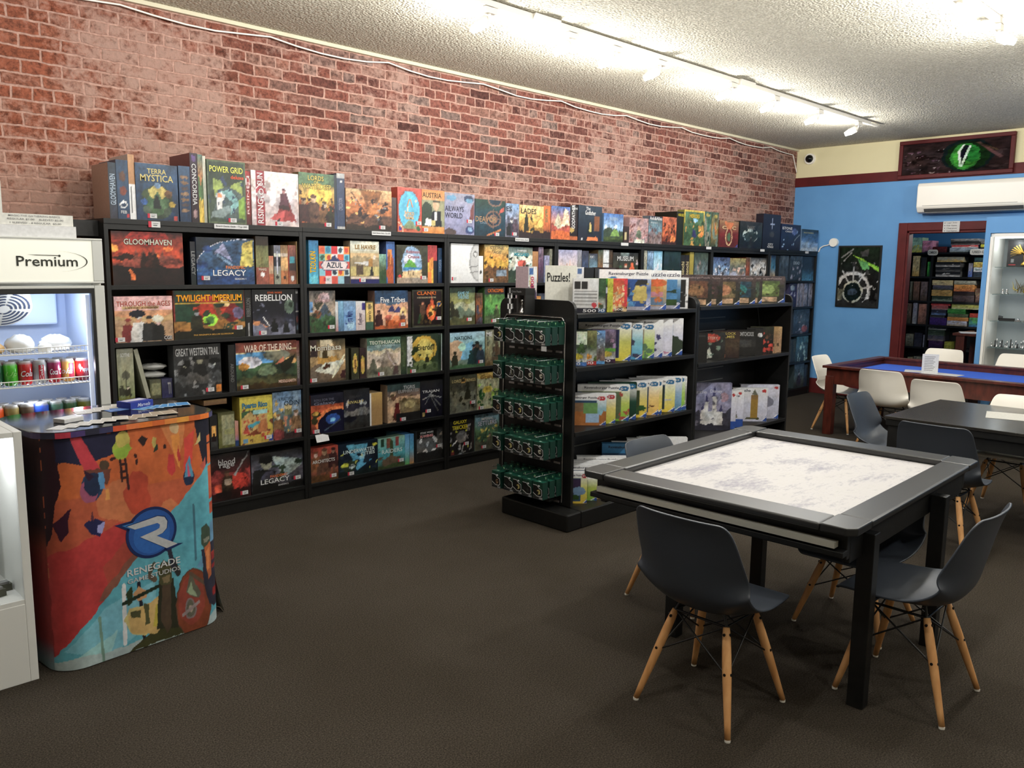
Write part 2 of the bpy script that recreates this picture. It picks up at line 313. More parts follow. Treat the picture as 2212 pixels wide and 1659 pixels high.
WALL_BOXES = [
(1.753, 0.043, 1.902, 0.318, 0.27, 'dark slate spine of a shrink wrapped board game, atop first bay from fridge', 0, 0, 'g 234 345 334;n 30 1;x a87', 'GLOOMHAVEN|50|52|70|55|bcd||90', None),
(1.798, 0.066, 1.902, 0.337, 0.27, 'blue spine with round brown emblems, atop first bay from fridge', 0, 0, 'g 246 357 246;e 50 72 30 8 643;e 50 48 30 8 843;e 50 24 32 7 eee;e 50 24 22 4 246;r 78 3 96 9 c33;n 25 2', 'FEB|50|12|50|5|ddd|', None),
(1.866, 0.036, 1.902, 0.373, 0.3, 'plain brown cardboard box with white label, atop first bay from fridge', 0, 0, 'g c96 b85 b85;r 0 0 100 55 eee;r 25 10 40 50 444;n 10 3', '', None),
(1.903, 0.249, 1.902, 0.33, 0.08, 'blue cover with gold title over green medallion, atop first bay from fridge', 0, 0, 'g 357 246 135;e 50 33 37 31 343;e 50 32 27 23 464;e 50 50 22 12 cb6;p 575 28 20 50 52 72 20;e 22 46 9 7 453;e 18 32 8 6 36a;e 84 30 7 6 ca3;e 76 48 9 6 753;e 24 18 9 7 565;e 72 16 9 7 454;e 50 62 8 5 79b;f 48 20 24 122;r 89 2 97 8 c43;n 35 4', 'TERRA|50|87|45|9|dc8|;MYSTICA|50|75|78|12|dc8|', (35, 8)),
(2.161, 0.071, 1.902, 0.335, 0.27, 'narrow blue spine with stacked bronze stones, atop first bay from fridge', 0, 0, 'g 357 246 135;e 50 80 34 3 975;e 50 70 34 3 864;e 50 60 34 3 544;e 50 50 34 3 975;e 50 40 34 3 864;e 50 30 34 3 544;e 50 20 34 3 975;n 25 5', '', None),
(2.235, 0.047, 1.902, 0.418, 0.3, 'tall dark maroon spine with white vertical title, atop first bay from fridge', 0, 0, 'g 323 302 201;e 50 92 30 5 648;e 50 12 30 6 a88;n 30 6;x 744', 'CONCORDIA|50|55|60|60|ddd||-90', None),
(2.283, 0.031, 1.902, 0.414, 0.28, 'tall narrow orange and teal painted spine, atop first bay from fridge', 0, 0, 'g 576 c72 a93;m 60 20 574 3;m 30 10 ca3 4;n 60 7', '', None),
(2.315, 0.019, 1.902, 0.408, 0.28, 'thin pale grey upright box, atop first bay from fridge', 0, 0, 'g ccb bba aa9;n 15 8', '', None),
(2.338, 0.255, 1.902, 0.391, 0.08, 'green control room cover with cream title, atop first bay from fridge', 0, 0, 'g 564 565 675;r 3 3 97 97 454;r 3 60 97 97 343;p 9a5 18 42 42 42 38 68 14 70;p 9a5 55 38 92 48 90 70 60 62;p 566 10 10 80 5 95 45 55 60 30 55;p 8bb 20 48 60 56 84 34 60 14 52 22 66 34 48 44 22 42;e 33 43 12 6 eee;e 30 45 5 4 e96;r 24 18 36 40 eee;p 899 6 8 40 10 62 22 54 30 10 18;p 8a4 78 10 96 8 96 45 80 40;s 14 346 5 3;n 30 9', 'POWER GRID|50|86|88|11|ee7|333;deluxe|78|75|34|6|e64|', (62, 6)),
(2.594, 0.037, 1.902, 0.341, 0.28, 'red vertical spine with oval badge, atop first bay from fridge', 0, 0, 'g a22 922 511;e 50 80 40 12 eee;e 50 80 30 9 a22;n 35 10', 'RISING|45|50|40|60|ecc||90', None),
(2.632, 0.342, 1.902, 0.351, 0.08, 'white cover with red vertical banner and red robed warrior, atop first bay from fridge', 0, 0, 'g eee edd ddd;m 45 20 cbb 5;r 9 0 27 100 923;e 20 62 13 12 eee;e 20 62 11 10 a34;s 9 baa 8 12;p 933 48 10 94 10 78 50 62 50;p c55 38 12 66 8 70 30 48 22;p 422 58 32 82 30 74 60 60 60;f 68 40 30 634 a77;l 52 5 58 14 3 333;n 30 11', 'RISING|18|26|12|44|eee||90;SUN|18|85|12|22|eee||90;O|20|62|10|12|eee|', (56, 5)),
(2.978, 0.277, 1.902, 0.369, 0.08, 'fiery cover with armoured warriors under gold title, atop second bay from fridge', 0, 1, 'g 675 da4 321;r 0 78 100 100 575;e 60 62 34 18 fc4;m 45 12 a52 6;f 40 8 52 643 ca8;f 12 10 44 422 a86;f 72 8 42 753 cba;f 90 5 36 331;r 0 0 100 9 321;s 16 311 5 13;n 45 12', 'LORDS|48|91|46|10|dc7|432;OF|48|83|12|6|dc7|;WATERDEEP|50|76|84|10|dc7|432', (80, 7)),
(3.257, 0.023, 1.902, 0.375, 0.26, 'very thin dark teal upright box, atop second bay from fridge', 0, 1, 'g 123 234 247;n 30 14', '', None),
(3.281, 0.065, 1.902, 0.386, 0.27, 'slate blue spine with silver ends, atop second bay from fridge', 0, 1, 'g bbb 345 bbb;r 0 5 100 92 346;e 60 85 16 3 ddd;n 20 15', 'CIVILIZATION|45|45|50|22|99a||90', None),
(3.349, 0.4, 1.902, 0.291, 0.08, 'brown battle scene cover with burning fortress, atop second bay from fridge', 0, 1, 'g ca7 b63 322;m 62 14 a63 8;m 40 12 643 9;p 852 30 98 80 98 70 72 40 72;s 10 fb6 5 16;s 26 322 6 17;p d84 45 40 60 70 80 65 70 42;l 12 90 40 45 2 532;s 14 888 3 18;m 12 8 321 3;n 55 16', '', (78, 9)),
(3.753, 0.047, 1.902, 0.25, 0.26, 'short dark brown spine beside the scalloped cover, atop second bay from fridge', 0, 1, 'g 544 433 322;n 25 19', '', None),
(3.804, 0.228, 1.902, 0.331, 0.08, 'red cover with scalloped sky blue oval, atop second bay from fridge', 0, 1, 'g c54 c43 c64;e 48 50 46 46 943;e 48 50 43 43 5bd;p 897 20 8 80 8 56 28 44 28;e 85 9 9 6 364;r 5 4 15 12 339;s 6 eca 5 21;n 20 20', 'YOKO|50|42|36|9|ec9|a63;HAMA|50|33|36|9|ec9|a63;/\\|50|66|28|18|d97|', (86, 22)),
(4.035, 0.224, 1.902, 0.33, 0.08, 'orange cover with waiter in black suit, atop second bay from fridge', 0, 1, 'g e83 cb8 d82;r 0 16 100 76 997;e 22 50 24 22 343;r 0 16 44 48 343;p 112 32 16 88 16 84 52 48 52;e 62 66 14 13 ca8;r 48 72 80 78 554;r 57 30 67 50 eee;r 40 18 60 30 cb7;p eee 12 20 40 16 40 34 20 36;n 20 22', 'AUSTRIA|44|88|84|12|443|', (14, 8)),
(4.261, 0.315, 1.902, 0.324, 0.08, 'lilac cover with grey lettering and toy trains, atop third bay from fridge', 0, 2, 'g 99a 99b 88a;e 22 88 16 7 69b;e 80 88 16 9 346;e 82 84 12 6 69b;p 744 82 30 98 40 98 80 90 70 84 50;e 18 6 20 9 544;e 84 12 14 10 347;e 84 14 9 5 8ac;n 20 23', 'AILWAYS|32|62|62|13|334|;WORLD|30|46|58|13|334|', (82, 34)),
(4.582, 0.341, 1.902, 0.295, 0.08, 'dark teal cover with bronze ship wheel, atop third bay from fridge', 0, 2, 'g 243 145 134;e 60 48 26 23 865;e 60 48 22 19 134;e 60 48 14 12 865;e 60 48 9 8 255;l 60 22 60 74 2 865;l 34 48 86 48 2 865;e 66 98 24 16 865;e 66 100 20 14 134;l 40 2 84 18 4 b74;p b54 78 62 94 70 98 84 84 76;n 30 24', 'DEAVOR|36|46|70|15|a86|;SAIL|28|36|24|6|789|', (72, 6)),
(4.928, 0.16, 1.902, 0.28, 0.08, 'grey blue cover with jagged dark letters and knights, atop third bay from fridge', 0, 2, 'g 79b 99a 334;m 50 18 667 31;f 45 10 45 334 bbb;f 75 5 50 545;f 25 5 36 222;n 55 25', 'ES|26|84|40|14|223|', (66, 10)),
(5.091, 0.303, 1.902, 0.278, 0.08, 'yellow cover with black dancing silhouettes, atop third bay from fridge', 0, 2, 'g ec8 da4 433;m 45 20 b83 33;s 10 ec6 10 34;p 332 18 20 40 20 34 70 26 76 22 50;p 332 42 20 62 25 50 72 44 60 60 40;m 22 10 322 35;n 40 26', 'LADES|38|82|62|16|222|', None),
(5.4, 0.09, 1.902, 0.287, 0.27, 'orange vertical spine with green title, atop third bay from fridge', 0, 2, 'g d72 d73 222;m 22 8 322 36;n 20 27', 'NAUPLIOS|40|70|40|40|475||-90', None),
(5.494, 0.251, 1.902, 0.292, 0.08, 'orange mountain cover under a blue sky, atop fourth bay from fridge', 0, 3, 'g 47b c86 b42;p dca 10 30 35 80 50 60 60 30;p fdb 50 35 72 95 90 90 98 40;m 40 14 b54 37;m 22 8 c62 38;n 45 28', '', None),
(5.748, 0.112, 1.902, 0.309, 0.27, 'black spine with white block lettering, atop fourth bay from fridge', 0, 3, 'g 222 322 211;e 30 30 30 8 ca5;r 0 0 100 10 b63;n 20 29', 'THE|70|92|50|5|ddd|;GODFATHER|45|68|40|70|eee||90', None),
(5.863, 0.337, 1.902, 0.321, 0.1, 'charcoal cover with suited man and white title, atop fourth bay from fridge', 0, 3, 'g 345 234 223;r 68 28 90 70 853;f 50 18 40 122 b97;p dc7 46 26 56 26 54 48 47 48;p e84 35 0 85 0 80 12 40 10;e 15 4 4 3 ddd;n 20 30', 'The|40|92|18|9|eee|;Godfather|50|80|46|14|eee|222', None),
(6.23, 0.299, 1.902, 0.267, 0.09, 'blue sky landscape cover with a green hill village, atop fourth bay from fridge', 0, 3, 'g 47b 9bd 453;s 8 eee 12 41;m 45 12 454 42;p 8a5 30 18 80 20 76 40 52 46;m 18 8 563 43;m 8 4 342 44;n 35 31', 'RUBIN|50|82|40|12|abc|', None),
(6.539, 0.088, 1.902, 0.157, 0.1, 'small dark brown box with pale square label, atop fourth bay from fridge', 0, 3, 'g 433 322 433;r 20 20 60 60 cb8', '', None),
(6.629, 0.309, 1.902, 0.247, 0.08, 'pinkish cover crowded with soldiers, atop fourth bay from fridge', 0, 3, 'g a88 b99 877;s 30 c99 6 45;s 16 744 5 46;e 50 55 9 12 ca9;e 50 35 14 16 676;r 30 0 80 14 ddc;n 45 32', '', None),
(6.946, 0.231, 1.902, 0.279, 0.08, 'grey war cover with white title bar at top, atop fifth bay from fridge', 0, 4, 'g 455 79a 654;r 0 88 100 100 334;m 40 14 877 47;s 20 644 6 48;n 45 33', 'Axis&Allies|52|92|92|12|eee|;Europe|40|76|50|5|ddd|', None),
(7.185, 0.249, 1.902, 0.282, 0.08, 'fiery orange red battle cover, atop fifth bay from fridge', 0, 4, 'g b64 c63 621;s 20 421 6 49;e 75 20 18 14 e83;m 14 10 422 50;s 7 e95 6 3;n 50 34', '', None),
(7.441, 0.128, 1.902, 0.349, 0.28, 'dark spine with yellow word and green tint, atop fifth bay from fridge', 0, 4, 'g 221 121 111;n 30 35', 'HEROES|60|90|80|8|cb3|', None),
(7.574, 0.388, 1.902, 0.375, 0.09, 'yellow framed cover with heroes in a green meadow, atop fifth bay from fridge', 0, 4, 'g db4 cb3 ca3;r 4 3 96 95 575;m 60 14 464 51;s 14 c94 7 52;p 336 40 24 62 24 58 44 44 46;e 88 35 6 9 e83;e 50 72 16 5 8bd;s 14 353 6 3;n 45 36', 'HEROES|50|84|50|12|db4|552', None),
(7.972, 0.14, 1.902, 0.376, 0.28, 'teal spine with small emblem, beside the yellow framed cover, atop fifth bay from fridge', 0, 4, 'g 465 476 343;e 50 90 26 5 a94;s 12 887 16 54;n 55 37', '', None),
(8.121, 0.14, 1.902, 0.378, 0.28, 'teal spine with golden dog figure, atop sixth bay from fridge', 0, 5, 'g 465 a84 343;e 50 88 26 5 a94;f 50 40 30 b73;s 10 787 16 56;n 55 38', '', None),
(8.274, 0.411, 1.902, 0.298, 0.08, 'red cover with orange vase like figure, atop sixth bay from fridge', 0, 5, 'g 975 722 622;e 50 40 18 34 db8;e 50 40 15 30 722;e 50 38 9 17 575;p c74 25 95 75 95 62 70 38 70;p 36b 84 0 97 0 97 12;n 25 39', 'C   C|50|74|72|12|dc9|', None),
(8.717, 0.512, 1.902, 0.31, 0.08, 'dark gothic cover with pale glowing arch, atop sixth bay from fridge', 0, 5, 'g 333 233 112;e 48 50 34 26 abb;e 48 44 28 20 344;s 22 233 7 57;f 50 8 40 222 777;n 50 40', 'DARK|50|78|36|12|111|999', None),
(9.247, 0.429, 1.902, 0.421, 0.1, 'tall near black cover with glowing sword, atop seventh bay from fridge', 0, 6, 'g 223 223 112;l 52 60 52 88 3 abd;l 42 72 62 72 3 abd;e 52 42 14 8 444;n 20 41', 'CITY|46|14|30|6|ddd|;KINGS|46|7|34|6|ddd|', None),
(9.701, 0.513, 1.902, 0.321, 0.08, 'midnight blue cover with white letters, atop seventh bay from fridge', 0, 6, 'g 224 124 113;e 70 72 16 12 569;s 8 9bd 4 58;l 70 40 94 62 2 89a;n 40 42', 'ISTONE|30|84|50|10|eee|;CREST|40|72|40|6|ddd|', None),
(10.244, 0.471, 1.902, 0.278, 0.08, 'misty blue and white cover at the end, atop seventh bay from fridge', 0, 6, 'g 233 47a 9bc;m 42 10 8ac 59;m 16 6 bcd 60;n 40 43', 'WAYFARERS|40|84|60|7|bb9|', None),
(1.748, 0.419, 1.518, 0.314, 0.1, 'wide fiery orange and black cover, city in flames, on top shelf, first bay from fridge', 1, 0, 'g 411 c41 211;e 50 88 30 16 a21;s 14 e72 8 61;p 310 0 50 26 40 34 55 20 60;m 50 16 943 62;p 843 28 42 32 72 36 46 42 70 47 44 57 74 62 44 70 66 74 42;e 3 68 6 7 fa3;m 36 6 211 63;f 44 32 28 310;f 52 32 30 521;f 60 32 27 310;p e72 24 30 30 20 32 10 26 8 22 26;n 60 50', 'GLOOMHAVEN|50|81|68|12|ddc|411', None),
(2.25, 0.387, 1.518, 0.295, 0.11, 'wide navy cover with night sky arc, white title, on top shelf, first bay from fridge', 1, 0, 'g 123 346 258;r 0 0 100 100 123;e 78 34 80 64 ccd;e 78 34 79 63 357;p cb5 74 40 98 40 98 96 80 90;p 99b 26 66 46 88 56 60 60 50 40 66;m 34 16 258 64;s 12 247 8 65;p 8ac 36 66 60 44 58 40 33 62;p dc6 84 40 94 40 94 54 84 54;m 22 8 247 66;n 55 51', 'LEGACY|56|25|60|14|eee|136;PANDEMIC|66|37|34|7|e84|;SEASON 1|74|12|20|4|eee|', (14, 14)),
(2.214, 0.033, 1.518, 0.266, 0.28, 'dark spine with spaced white letters, on top shelf, first bay from fridge', 1, 0, 'g 112 123 122;n 20 52', 'LEGACY|50|50|70|55|999||-90', None),
(2.652, 0.091, 1.518, 0.314, 0.27, 'tall olive and rust coloured spine, on top shelf, first bay from fridge', 1, 0, 'g 442 885 332;r 0 80 100 100 321;r 0 0 100 35 954;e 50 20 18 5 eee;l 50 55 50 75 4 332;n 35 53', 'MARS|50|31|60|5|edc|', None),
(2.744, 0.033, 1.518, 0.187, 0.27, 'short rust and cream spine, on top shelf, first bay from fridge', 1, 0, 'g c75 ca8 a64;r 0 0 100 35 b64;n 25 54', '', None),
(2.782, 0.048, 1.518, 0.258, 0.27, 'silver and black waterfall spine, on top shelf, first bay from fridge', 1, 0, 'g 778 888 999;r 0 72 100 80 ddc;r 0 45 100 72 223;r 0 0 100 35 998;l 50 35 50 75 16 dde;e 50 18 20 5 222;n 30 55', '', None),
(2.832, 0.054, 1.518, 0.26, 0.27, 'golden ochre spine with planet glow, on top shelf, first bay from fridge', 1, 0, 'g 864 ca7 b84;r 0 70 100 80 cba;e 70 55 60 14 eb7;r 0 0 100 34 b74;e 50 16 20 5 222;n 30 56', '', None),
(2.889, 0.058, 1.518, 0.261, 0.27, 'red edged spine with turquoise patch, on top shelf, first bay from fridge', 1, 0, 'g a65 433 a64;r 25 55 80 72 4ab;r 0 0 12 100 b43;r 12 34 100 50 433;e 50 14 22 6 ddd;n 30 57', '', None),
(2.951, 0.006, 1.518, 0.288, 0.28, 'plain kraft cardboard spine, on top shelf, first bay from fridge', 1, 0, 'g ca7 b96 b96;n 8 58', '', None),
(3.046, 0.077, 1.518, 0.3, 0.28, 'turquoise spine with yellow vertical letters, on top shelf, second bay from fridge', 1, 1, 'g 27a 39b 4bd;e 50 10 40 9 6cd;n 25 59', 'TZOLKIN|40|50|66|50|ec3|733|90', None),
(3.124, 0.249, 1.518, 0.263, 0.07, 'colourful tile mosaic cover, white nameplate, on top shelf, second bay from fridge', 1, 1, 'g edd edd edd;r 0 80 20 100 e74;r 20 80 40 100 6bc;r 40 80 60 100 d23;r 60 80 80 100 dee;r 80 80 100 100 f93;e 10 90 7 7 d53;e 30 90 8 8 38a;e 70 90 7 7 456;e 90 90 7 7 d43;r 0 60 20 80 7ba;r 20 60 40 80 fc5;r 60 60 80 80 e63;r 80 60 100 80 7cd;e 30 70 7 7 c43;e 90 70 7 7 28a;e 10 70 7 7 465;r 0 20 20 40 8cd;r 20 20 40 40 d23;r 40 20 60 40 dee;r 60 20 80 40 fb3;r 80 20 100 40 cdd;e 50 30 7 7 345;e 70 30 7 7 d43;e 90 30 7 7 456;r 0 0 20 20 e64;r 40 0 60 20 d54;r 60 0 80 20 9cd;r 80 0 100 20 334;r 0 40 12 60 d54;r 88 40 100 60 d54;p 347 30 60 50 76 70 60;p 347 4 50 14 36 86 36 96 50 86 62 14 62;p edd 7 50 16 38 84 38 93 50 84 60 16 60;n 8 60', 'AZUL|50|50|54|15|234|', (25, 12)),
(3.381, 0.25, 1.518, 0.306, 0.09, 'cream banner cover with courier and harbour stall, on top shelf, second bay from fridge', 1, 1, 'g ddc cb8 ba6;r 0 76 100 100 ddc;r 0 16 100 72 db8;m 62 8 a97 67;r 0 18 100 40 cb7;p ddd 5 50 60 52 74 42 50 44;p 654 20 20 45 20 45 44 20 44;p b84 60 40 76 42 78 60 62 58;p 333 66 18 80 18 78 40 70 40;e 84 62 5 5 edc;r 0 0 100 15 226;r 0 12 100 16 dcb;n 25 61', 'LE HAVRE|52|86|72|11|864|dc9', (40, 8)),
(3.635, 0.063, 1.518, 0.216, 0.27, 'leaf green spine with plant motif, on top shelf, second bay from fridge', 1, 1, 'g 8ba 564 453;m 50 20 353 68;n 40 62', '', None),
(3.7, 0.078, 1.518, 0.31, 0.27, 'blue edged spine with orange figure band, on top shelf, second bay from fridge', 1, 1, 'g 36a 47b 269;r 12 3 70 80 d83;s 8 a52 16 69;r 20 0 80 40 b52;n 30 63', '', None),
(3.792, 0.298, 1.518, 0.288, 0.09, 'desert island cover seen through a cave mouth, on top shelf, second bay from fridge', 1, 1, 'g 9bd cde ba8;r 0 0 100 100 443;e 48 52 32 46 9bd;e 40 60 18 18 eef;p 6a4 20 40 40 66 58 52 66 40;p 38b 20 34 80 38 80 42 20 42;p ec9 16 10 78 10 80 36 50 34 20 32;r 0 0 100 14 a98;e 10 18 5 4 c33;l 36 24 36 32 2 643;l 52 22 52 30 2 643;n 35 64', 'Robinson|52|83|44|9|834|dcd;Crusoe|54|70|38|9|834|dcd', (85, 15)),
(4.095, 0.093, 1.518, 0.293, 0.27, 'red spine over yellow flames, on top shelf, second bay from fridge', 1, 1, 'g a33 c44 222;r 0 0 60 55 fc3;r 0 0 40 30 f83;p e93 10 60 60 70 70 40 20 30;r 60 0 100 60 223;n 30 65', '', None),
(4.197, 0.043, 1.518, 0.274, 0.27, 'navy spine with pale vertical script, on top shelf, second bay from fridge', 1, 1, 'g 135 146 124;n 40 66', 'NAVEGADOR|50|50|60|34|89b||90', None),
(4.326, 0.299, 1.518, 0.314, 0.1, 'plain white cover with grey round vehicle, on top shelf, third bay from fridge', 1, 2, 'g eee eee ddd;e 100 55 34 52 aaa;e 103 55 32 48 ccc;e 88 74 8 8 777;e 88 74 5 5 ddd;l 66 40 98 44 2 888;l 70 26 98 30 2 888;n 4 67', '', (12, 11)),
(4.631, 0.05, 1.518, 0.22, 0.26, 'low white spine, on top shelf, third bay from fridge', 1, 2, 'g eee eee ddd;e 50 40 20 8 444;n 5 68', '', None),
(4.688, 0.279, 1.518, 0.314, 0.11, 'orange prehistoric village cover, on top shelf, third bay from fridge', 1, 2, 'g ba6 e92 842;r 0 0 100 5 d83;m 62 12 da3 70;s 10 fb4 7 71;m 42 14 753 72;s 12 431 6 73;r 50 18 92 34 89a;n 50 69', 'STONE|52|92|60|9|642|dc9;AGE|52|81|34|9|642|dc9', (28, 7)),
(4.969, 0.292, 1.518, 0.303, 0.08, 'white and green ink cover with red dragon, on top shelf, third bay from fridge', 1, 2, 'g 455 cdc 565;m 78 10 ddc 74;e 55 55 18 10 c54;s 20 232 6 75;m 34 14 343 76;s 12 ced 5 77;n 50 70', 'CHAMPIONS|54|90|40|5|eee|;MIDGARD|54|79|62|10|4ab|133', (60, 8)),
(5.268, 0.071, 1.518, 0.271, 0.28, 'kraft brown upright box beside the ink drawn cover, on top shelf, third bay from fridge', 1, 2, 'g b85 a74 a74;n 8 71', '', None),
(5.344, 0.063, 1.518, 0.309, 0.28, 'purple grey spine, on top shelf, third bay from fridge', 1, 2, 'g 878 646 334;n 50 72', '', None),
(5.419, 0.067, 1.518, 0.238, 0.28, 'pale violet short spine, on top shelf, third bay from fridge', 1, 2, 'g 99b 88a 679;n 40 73', '', None),
(5.488, 0.035, 1.518, 0.297, 0.28, 'grey upright box, on top shelf, third bay from fridge', 1, 2, 'g 998 887 776;n 40 74', '', None),
(5.599, 0.261, 1.518, 0.293, 0.08, 'pale cover with misty castle and red letters, on top shelf, fourth bay from fridge', 1, 3, 'g aac dcc dba;p ca9 20 20 30 60 36 30 44 66 52 30 60 72 66 20;m 30 6 ddd 78;r 24 8 40 18 b43;n 25 75', 'R A|60|16|50|10|b86|', None),
(5.867, 0.059, 1.518, 0.297, 0.27, 'light grey spine, on top shelf, fourth bay from fridge', 1, 3, 'g 99a 888 777;n 30 76', '', None),
(5.93, 0.097, 1.518, 0.29, 0.27, 'slate spine with orange base, on top shelf, fourth bay from fridge', 1, 3, 'g 445 457 a63;n 40 77', '', None),
(6.04, 0.119, 1.518, 0.267, 0.27, 'patchwork blue yellow box with printed name, on top shelf, fourth bay from fridge', 1, 3, 'g 445 79a cb4;r 40 20 90 50 9bd;r 0 0 50 35 db4;n 40 78', 'PORT|30|88|50|9|ddd|', None),
(6.169, 0.069, 1.518, 0.304, 0.27, 'striped brown spine, on top shelf, fourth bay from fridge', 1, 3, 'g 565 864 532;r 0 30 100 34 db6;r 0 20 100 24 db6;r 0 40 100 44 db6;n 40 79', '', None),
(6.246, 0.139, 1.518, 0.306, 0.27, 'white and black spine pair, on top shelf, fourth bay from fridge', 1, 3, 'g eee ddd ccb;r 60 0 100 100 543;r 0 55 100 60 222;n 30 80', '', None),
(6.388, 0.4, 1.518, 0.285, 0.09, 'dark museum cover with green and orange figures, on top shelf, fourth bay from fridge', 1, 3, 'g 333 443 322;r 30 88 62 100 788;f 30 0 56 464;f 50 0 62 a53 cba;f 75 0 66 d63;f 90 0 50 342;s 10 caa 5 79;n 50 81', 'MUSEUM|48|80|64|16|ddd|', None),
(6.88, 0.063, 1.518, 0.314, 0.27, 'thin white grey spine, on top shelf, fifth bay from fridge', 1, 4, 'g ccb 998 885;n 50 82', '', None),
(6.951, 0.099, 1.518, 0.314, 0.27, 'light blue and olive spine, on top shelf, fifth bay from fridge', 1, 4, 'g 9bd 68a 786;n 50 83', '', None),
(7.054, 0.146, 1.518, 0.314, 0.09, 'sky blue cover, on top shelf, fifth bay from fridge', 1, 4, 'g 7bd bde 6ac;s 6 eef 12 80;n 30 84', '', None),
(7.233, 0.304, 1.518, 0.314, 0.09, 'dark teal cover with hooded figure, on top shelf, fifth bay from fridge', 1, 4, 'g 244 234 122;m 60 30 133 81;p 864 44 8 64 8 54 46;n 30 85', '', None),
(7.548, 0.079, 1.518, 0.281, 0.27, 'black spine with cream script, on top shelf, fifth bay from fridge', 1, 4, 'g 222 222 222;n 20 86', 'tenchi|50|50|70|50|dc9||90', None),
(7.63, 0.08, 1.518, 0.282, 0.27, 'second black spine with cream script, on top shelf, fifth bay from fridge', 1, 4, 'g 222 322 222;n 20 87', 'tenchi|50|50|70|50|dc9||90', None),
(7.717, 0.076, 1.518, 0.314, 0.27, 'mustard yellow spine, on top shelf, fifth bay from fridge', 1, 4, 'g ba4 a93 a93;n 10 88', '', None),
(7.802, 0.267, 1.518, 0.314, 0.09, 'grey green misty cover, on top shelf, fifth bay from fridge', 1, 4, 'g 454 566 232;m 50 18 677 82;s 8 988 6 83;n 50 89', '', None),
(8.186, 0.344, 1.518, 0.269, 0.1, 'blue grey crowded action cover, on top shelf, sixth bay from fridge', 1, 5, 'g 347 79b 99a;s 20 dde 7 84;s 20 334 6 85;n 60 90', '', None),
(8.541, 0.346, 1.518, 0.264, 0.1, 'cover with yellow stripe and pink clouds, on top shelf, sixth bay from fridge', 1, 5, 'g a95 677 ca9;s 12 dba 9 86;m 30 14 aab 87;n 50 91', '', None),
(8.902, 0.086, 1.518, 0.278, 0.27, 'thin dark orange spine, on top shelf, sixth bay from fridge', 1, 5, 'g 543 a53 332;n 50 92', '', None),
(8.999, 0.373, 1.518, 0.277, 0.1, 'black and white graffiti cover with red hands, on top shelf, sixth bay from fridge', 1, 5, 'g 222 ddd 332;s 16 222 8 88;s 10 eee 6 89;r 20 0 50 16 c64;n 60 93', 'fury|72|78|34|14|eee|', None),
(9.498, 0.199, 1.518, 0.314, 0.26, 'blue orange spine pair, on top shelf, seventh bay from fridge', 1, 6, 'g 235 48a c93;r 60 0 100 100 222;n 50 94', '', None),
(9.733, 0.218, 1.518, 0.314, 0.26, 'grey blue box with faint lettering, on top shelf, seventh bay from fridge', 1, 6, 'g 567 456 345;n 50 95', '', None),
(9.987, 0.327, 1.518, 0.314, 0.1, 'slate cover with faded white capitals, on top shelf, seventh bay from fridge', 1, 6, 'g 456 345 234;s 9 889 7 90;n 50 96', 'DEAD|50|72|50|12|abc|', None),
(10.334, 0.321, 1.518, 0.314, 0.2, 'dark navy upright box, on top shelf, seventh bay from fridge', 1, 6, 'g 234 234 48a;n 50 97', '', None),
(1.744, 0.341, 1.178, 0.273, 0.09, 'tan cover with four portrait figures and red title, on second shelf, first bay from fridge', 2, 0, 'g eb9 d96 544;m 58 10 ca7 91;r 0 70 100 100 e9a;r 0 70 100 100 ebb;m 45 8 b97 92;r 12 72 76 80 ca7;f 22 0 52 833 a75;f 40 0 58 ddd c97;e 38 62 14 8 223;f 58 0 56 333 c96;f 74 0 50 222 dbb;e 73 50 9 8 ddc;r 82 2 98 10 322;n 30 101', 'THROUGH the AGES|50|84|94|13|a33|edc;A NEW STORY OF CIVILIZATION|46|75|56|4|632|;CGE|90|7|14|8|ddd|', (7, 7)),
(2.091, 0.468, 1.178, 0.305, 0.1, 'wide space war cover with flame coloured title, on second shelf, first bay from fridge', 2, 0, 'g 321 822 331;r 2 2 98 98 243;e 62 45 34 36 822;e 50 66 24 22 b31;e 71 72 7 8 fd9;p 753 52 72 62 68 72 30 66 24;m 34 10 a73 93;e 50 38 10 12 ae3;e 50 38 6 8 584;f 31 14 46 332 999;s 14 343 6 94;e 90 52 8 12 768;m 18 7 221 95;l 3 73 96 73 1 ca3;n 45 102', 'TWILIGHT IMPERIUM|50|84|92|15|fb2|921;PAX MAGNIFICA BELLUM GLORIOSUM|54|8|56|3|da5|', (90, 20)),
(2.564, 0.047, 1.178, 0.305, 0.28, 'black spine with grey vertical title, on second shelf, first bay from fridge', 2, 0, 'g 111 222 111;l 50 5 50 22 10 bbb;n 20 103', 'REBELLION|50|62|60|40|777||90', None),
(2.613, 0.314, 1.178, 0.305, 0.1, 'black starfield cover with large moon, on second shelf, first bay from fridge', 2, 0, 'g 111 112 556;e 86 62 12 16 676;e 90 66 5 6 232;s 24 667 2 96;p c85 0 34 14 30 38 16 0 6;l 24 40 38 20 1 eee;m 18 10 778 97;f 50 6 30 111;f 78 4 26 222 333;n 40 104', 'REBELLION|50|82|86|14|eee|;STAR WARS|52|93|34|4|d63|', (22, 6)),
(2.933, 0.024, 1.178, 0.305, 0.28, 'dark spine with round planet pictures, on second shelf, first bay from fridge', 2, 0, 'g 222 223 222;e 50 60 34 9 445;e 50 32 34 8 633;e 50 14 30 6 567;l 4 50 96 50 1 aaa;n 25 105', 'GAIA|50|93|76|6|ccc|', None),
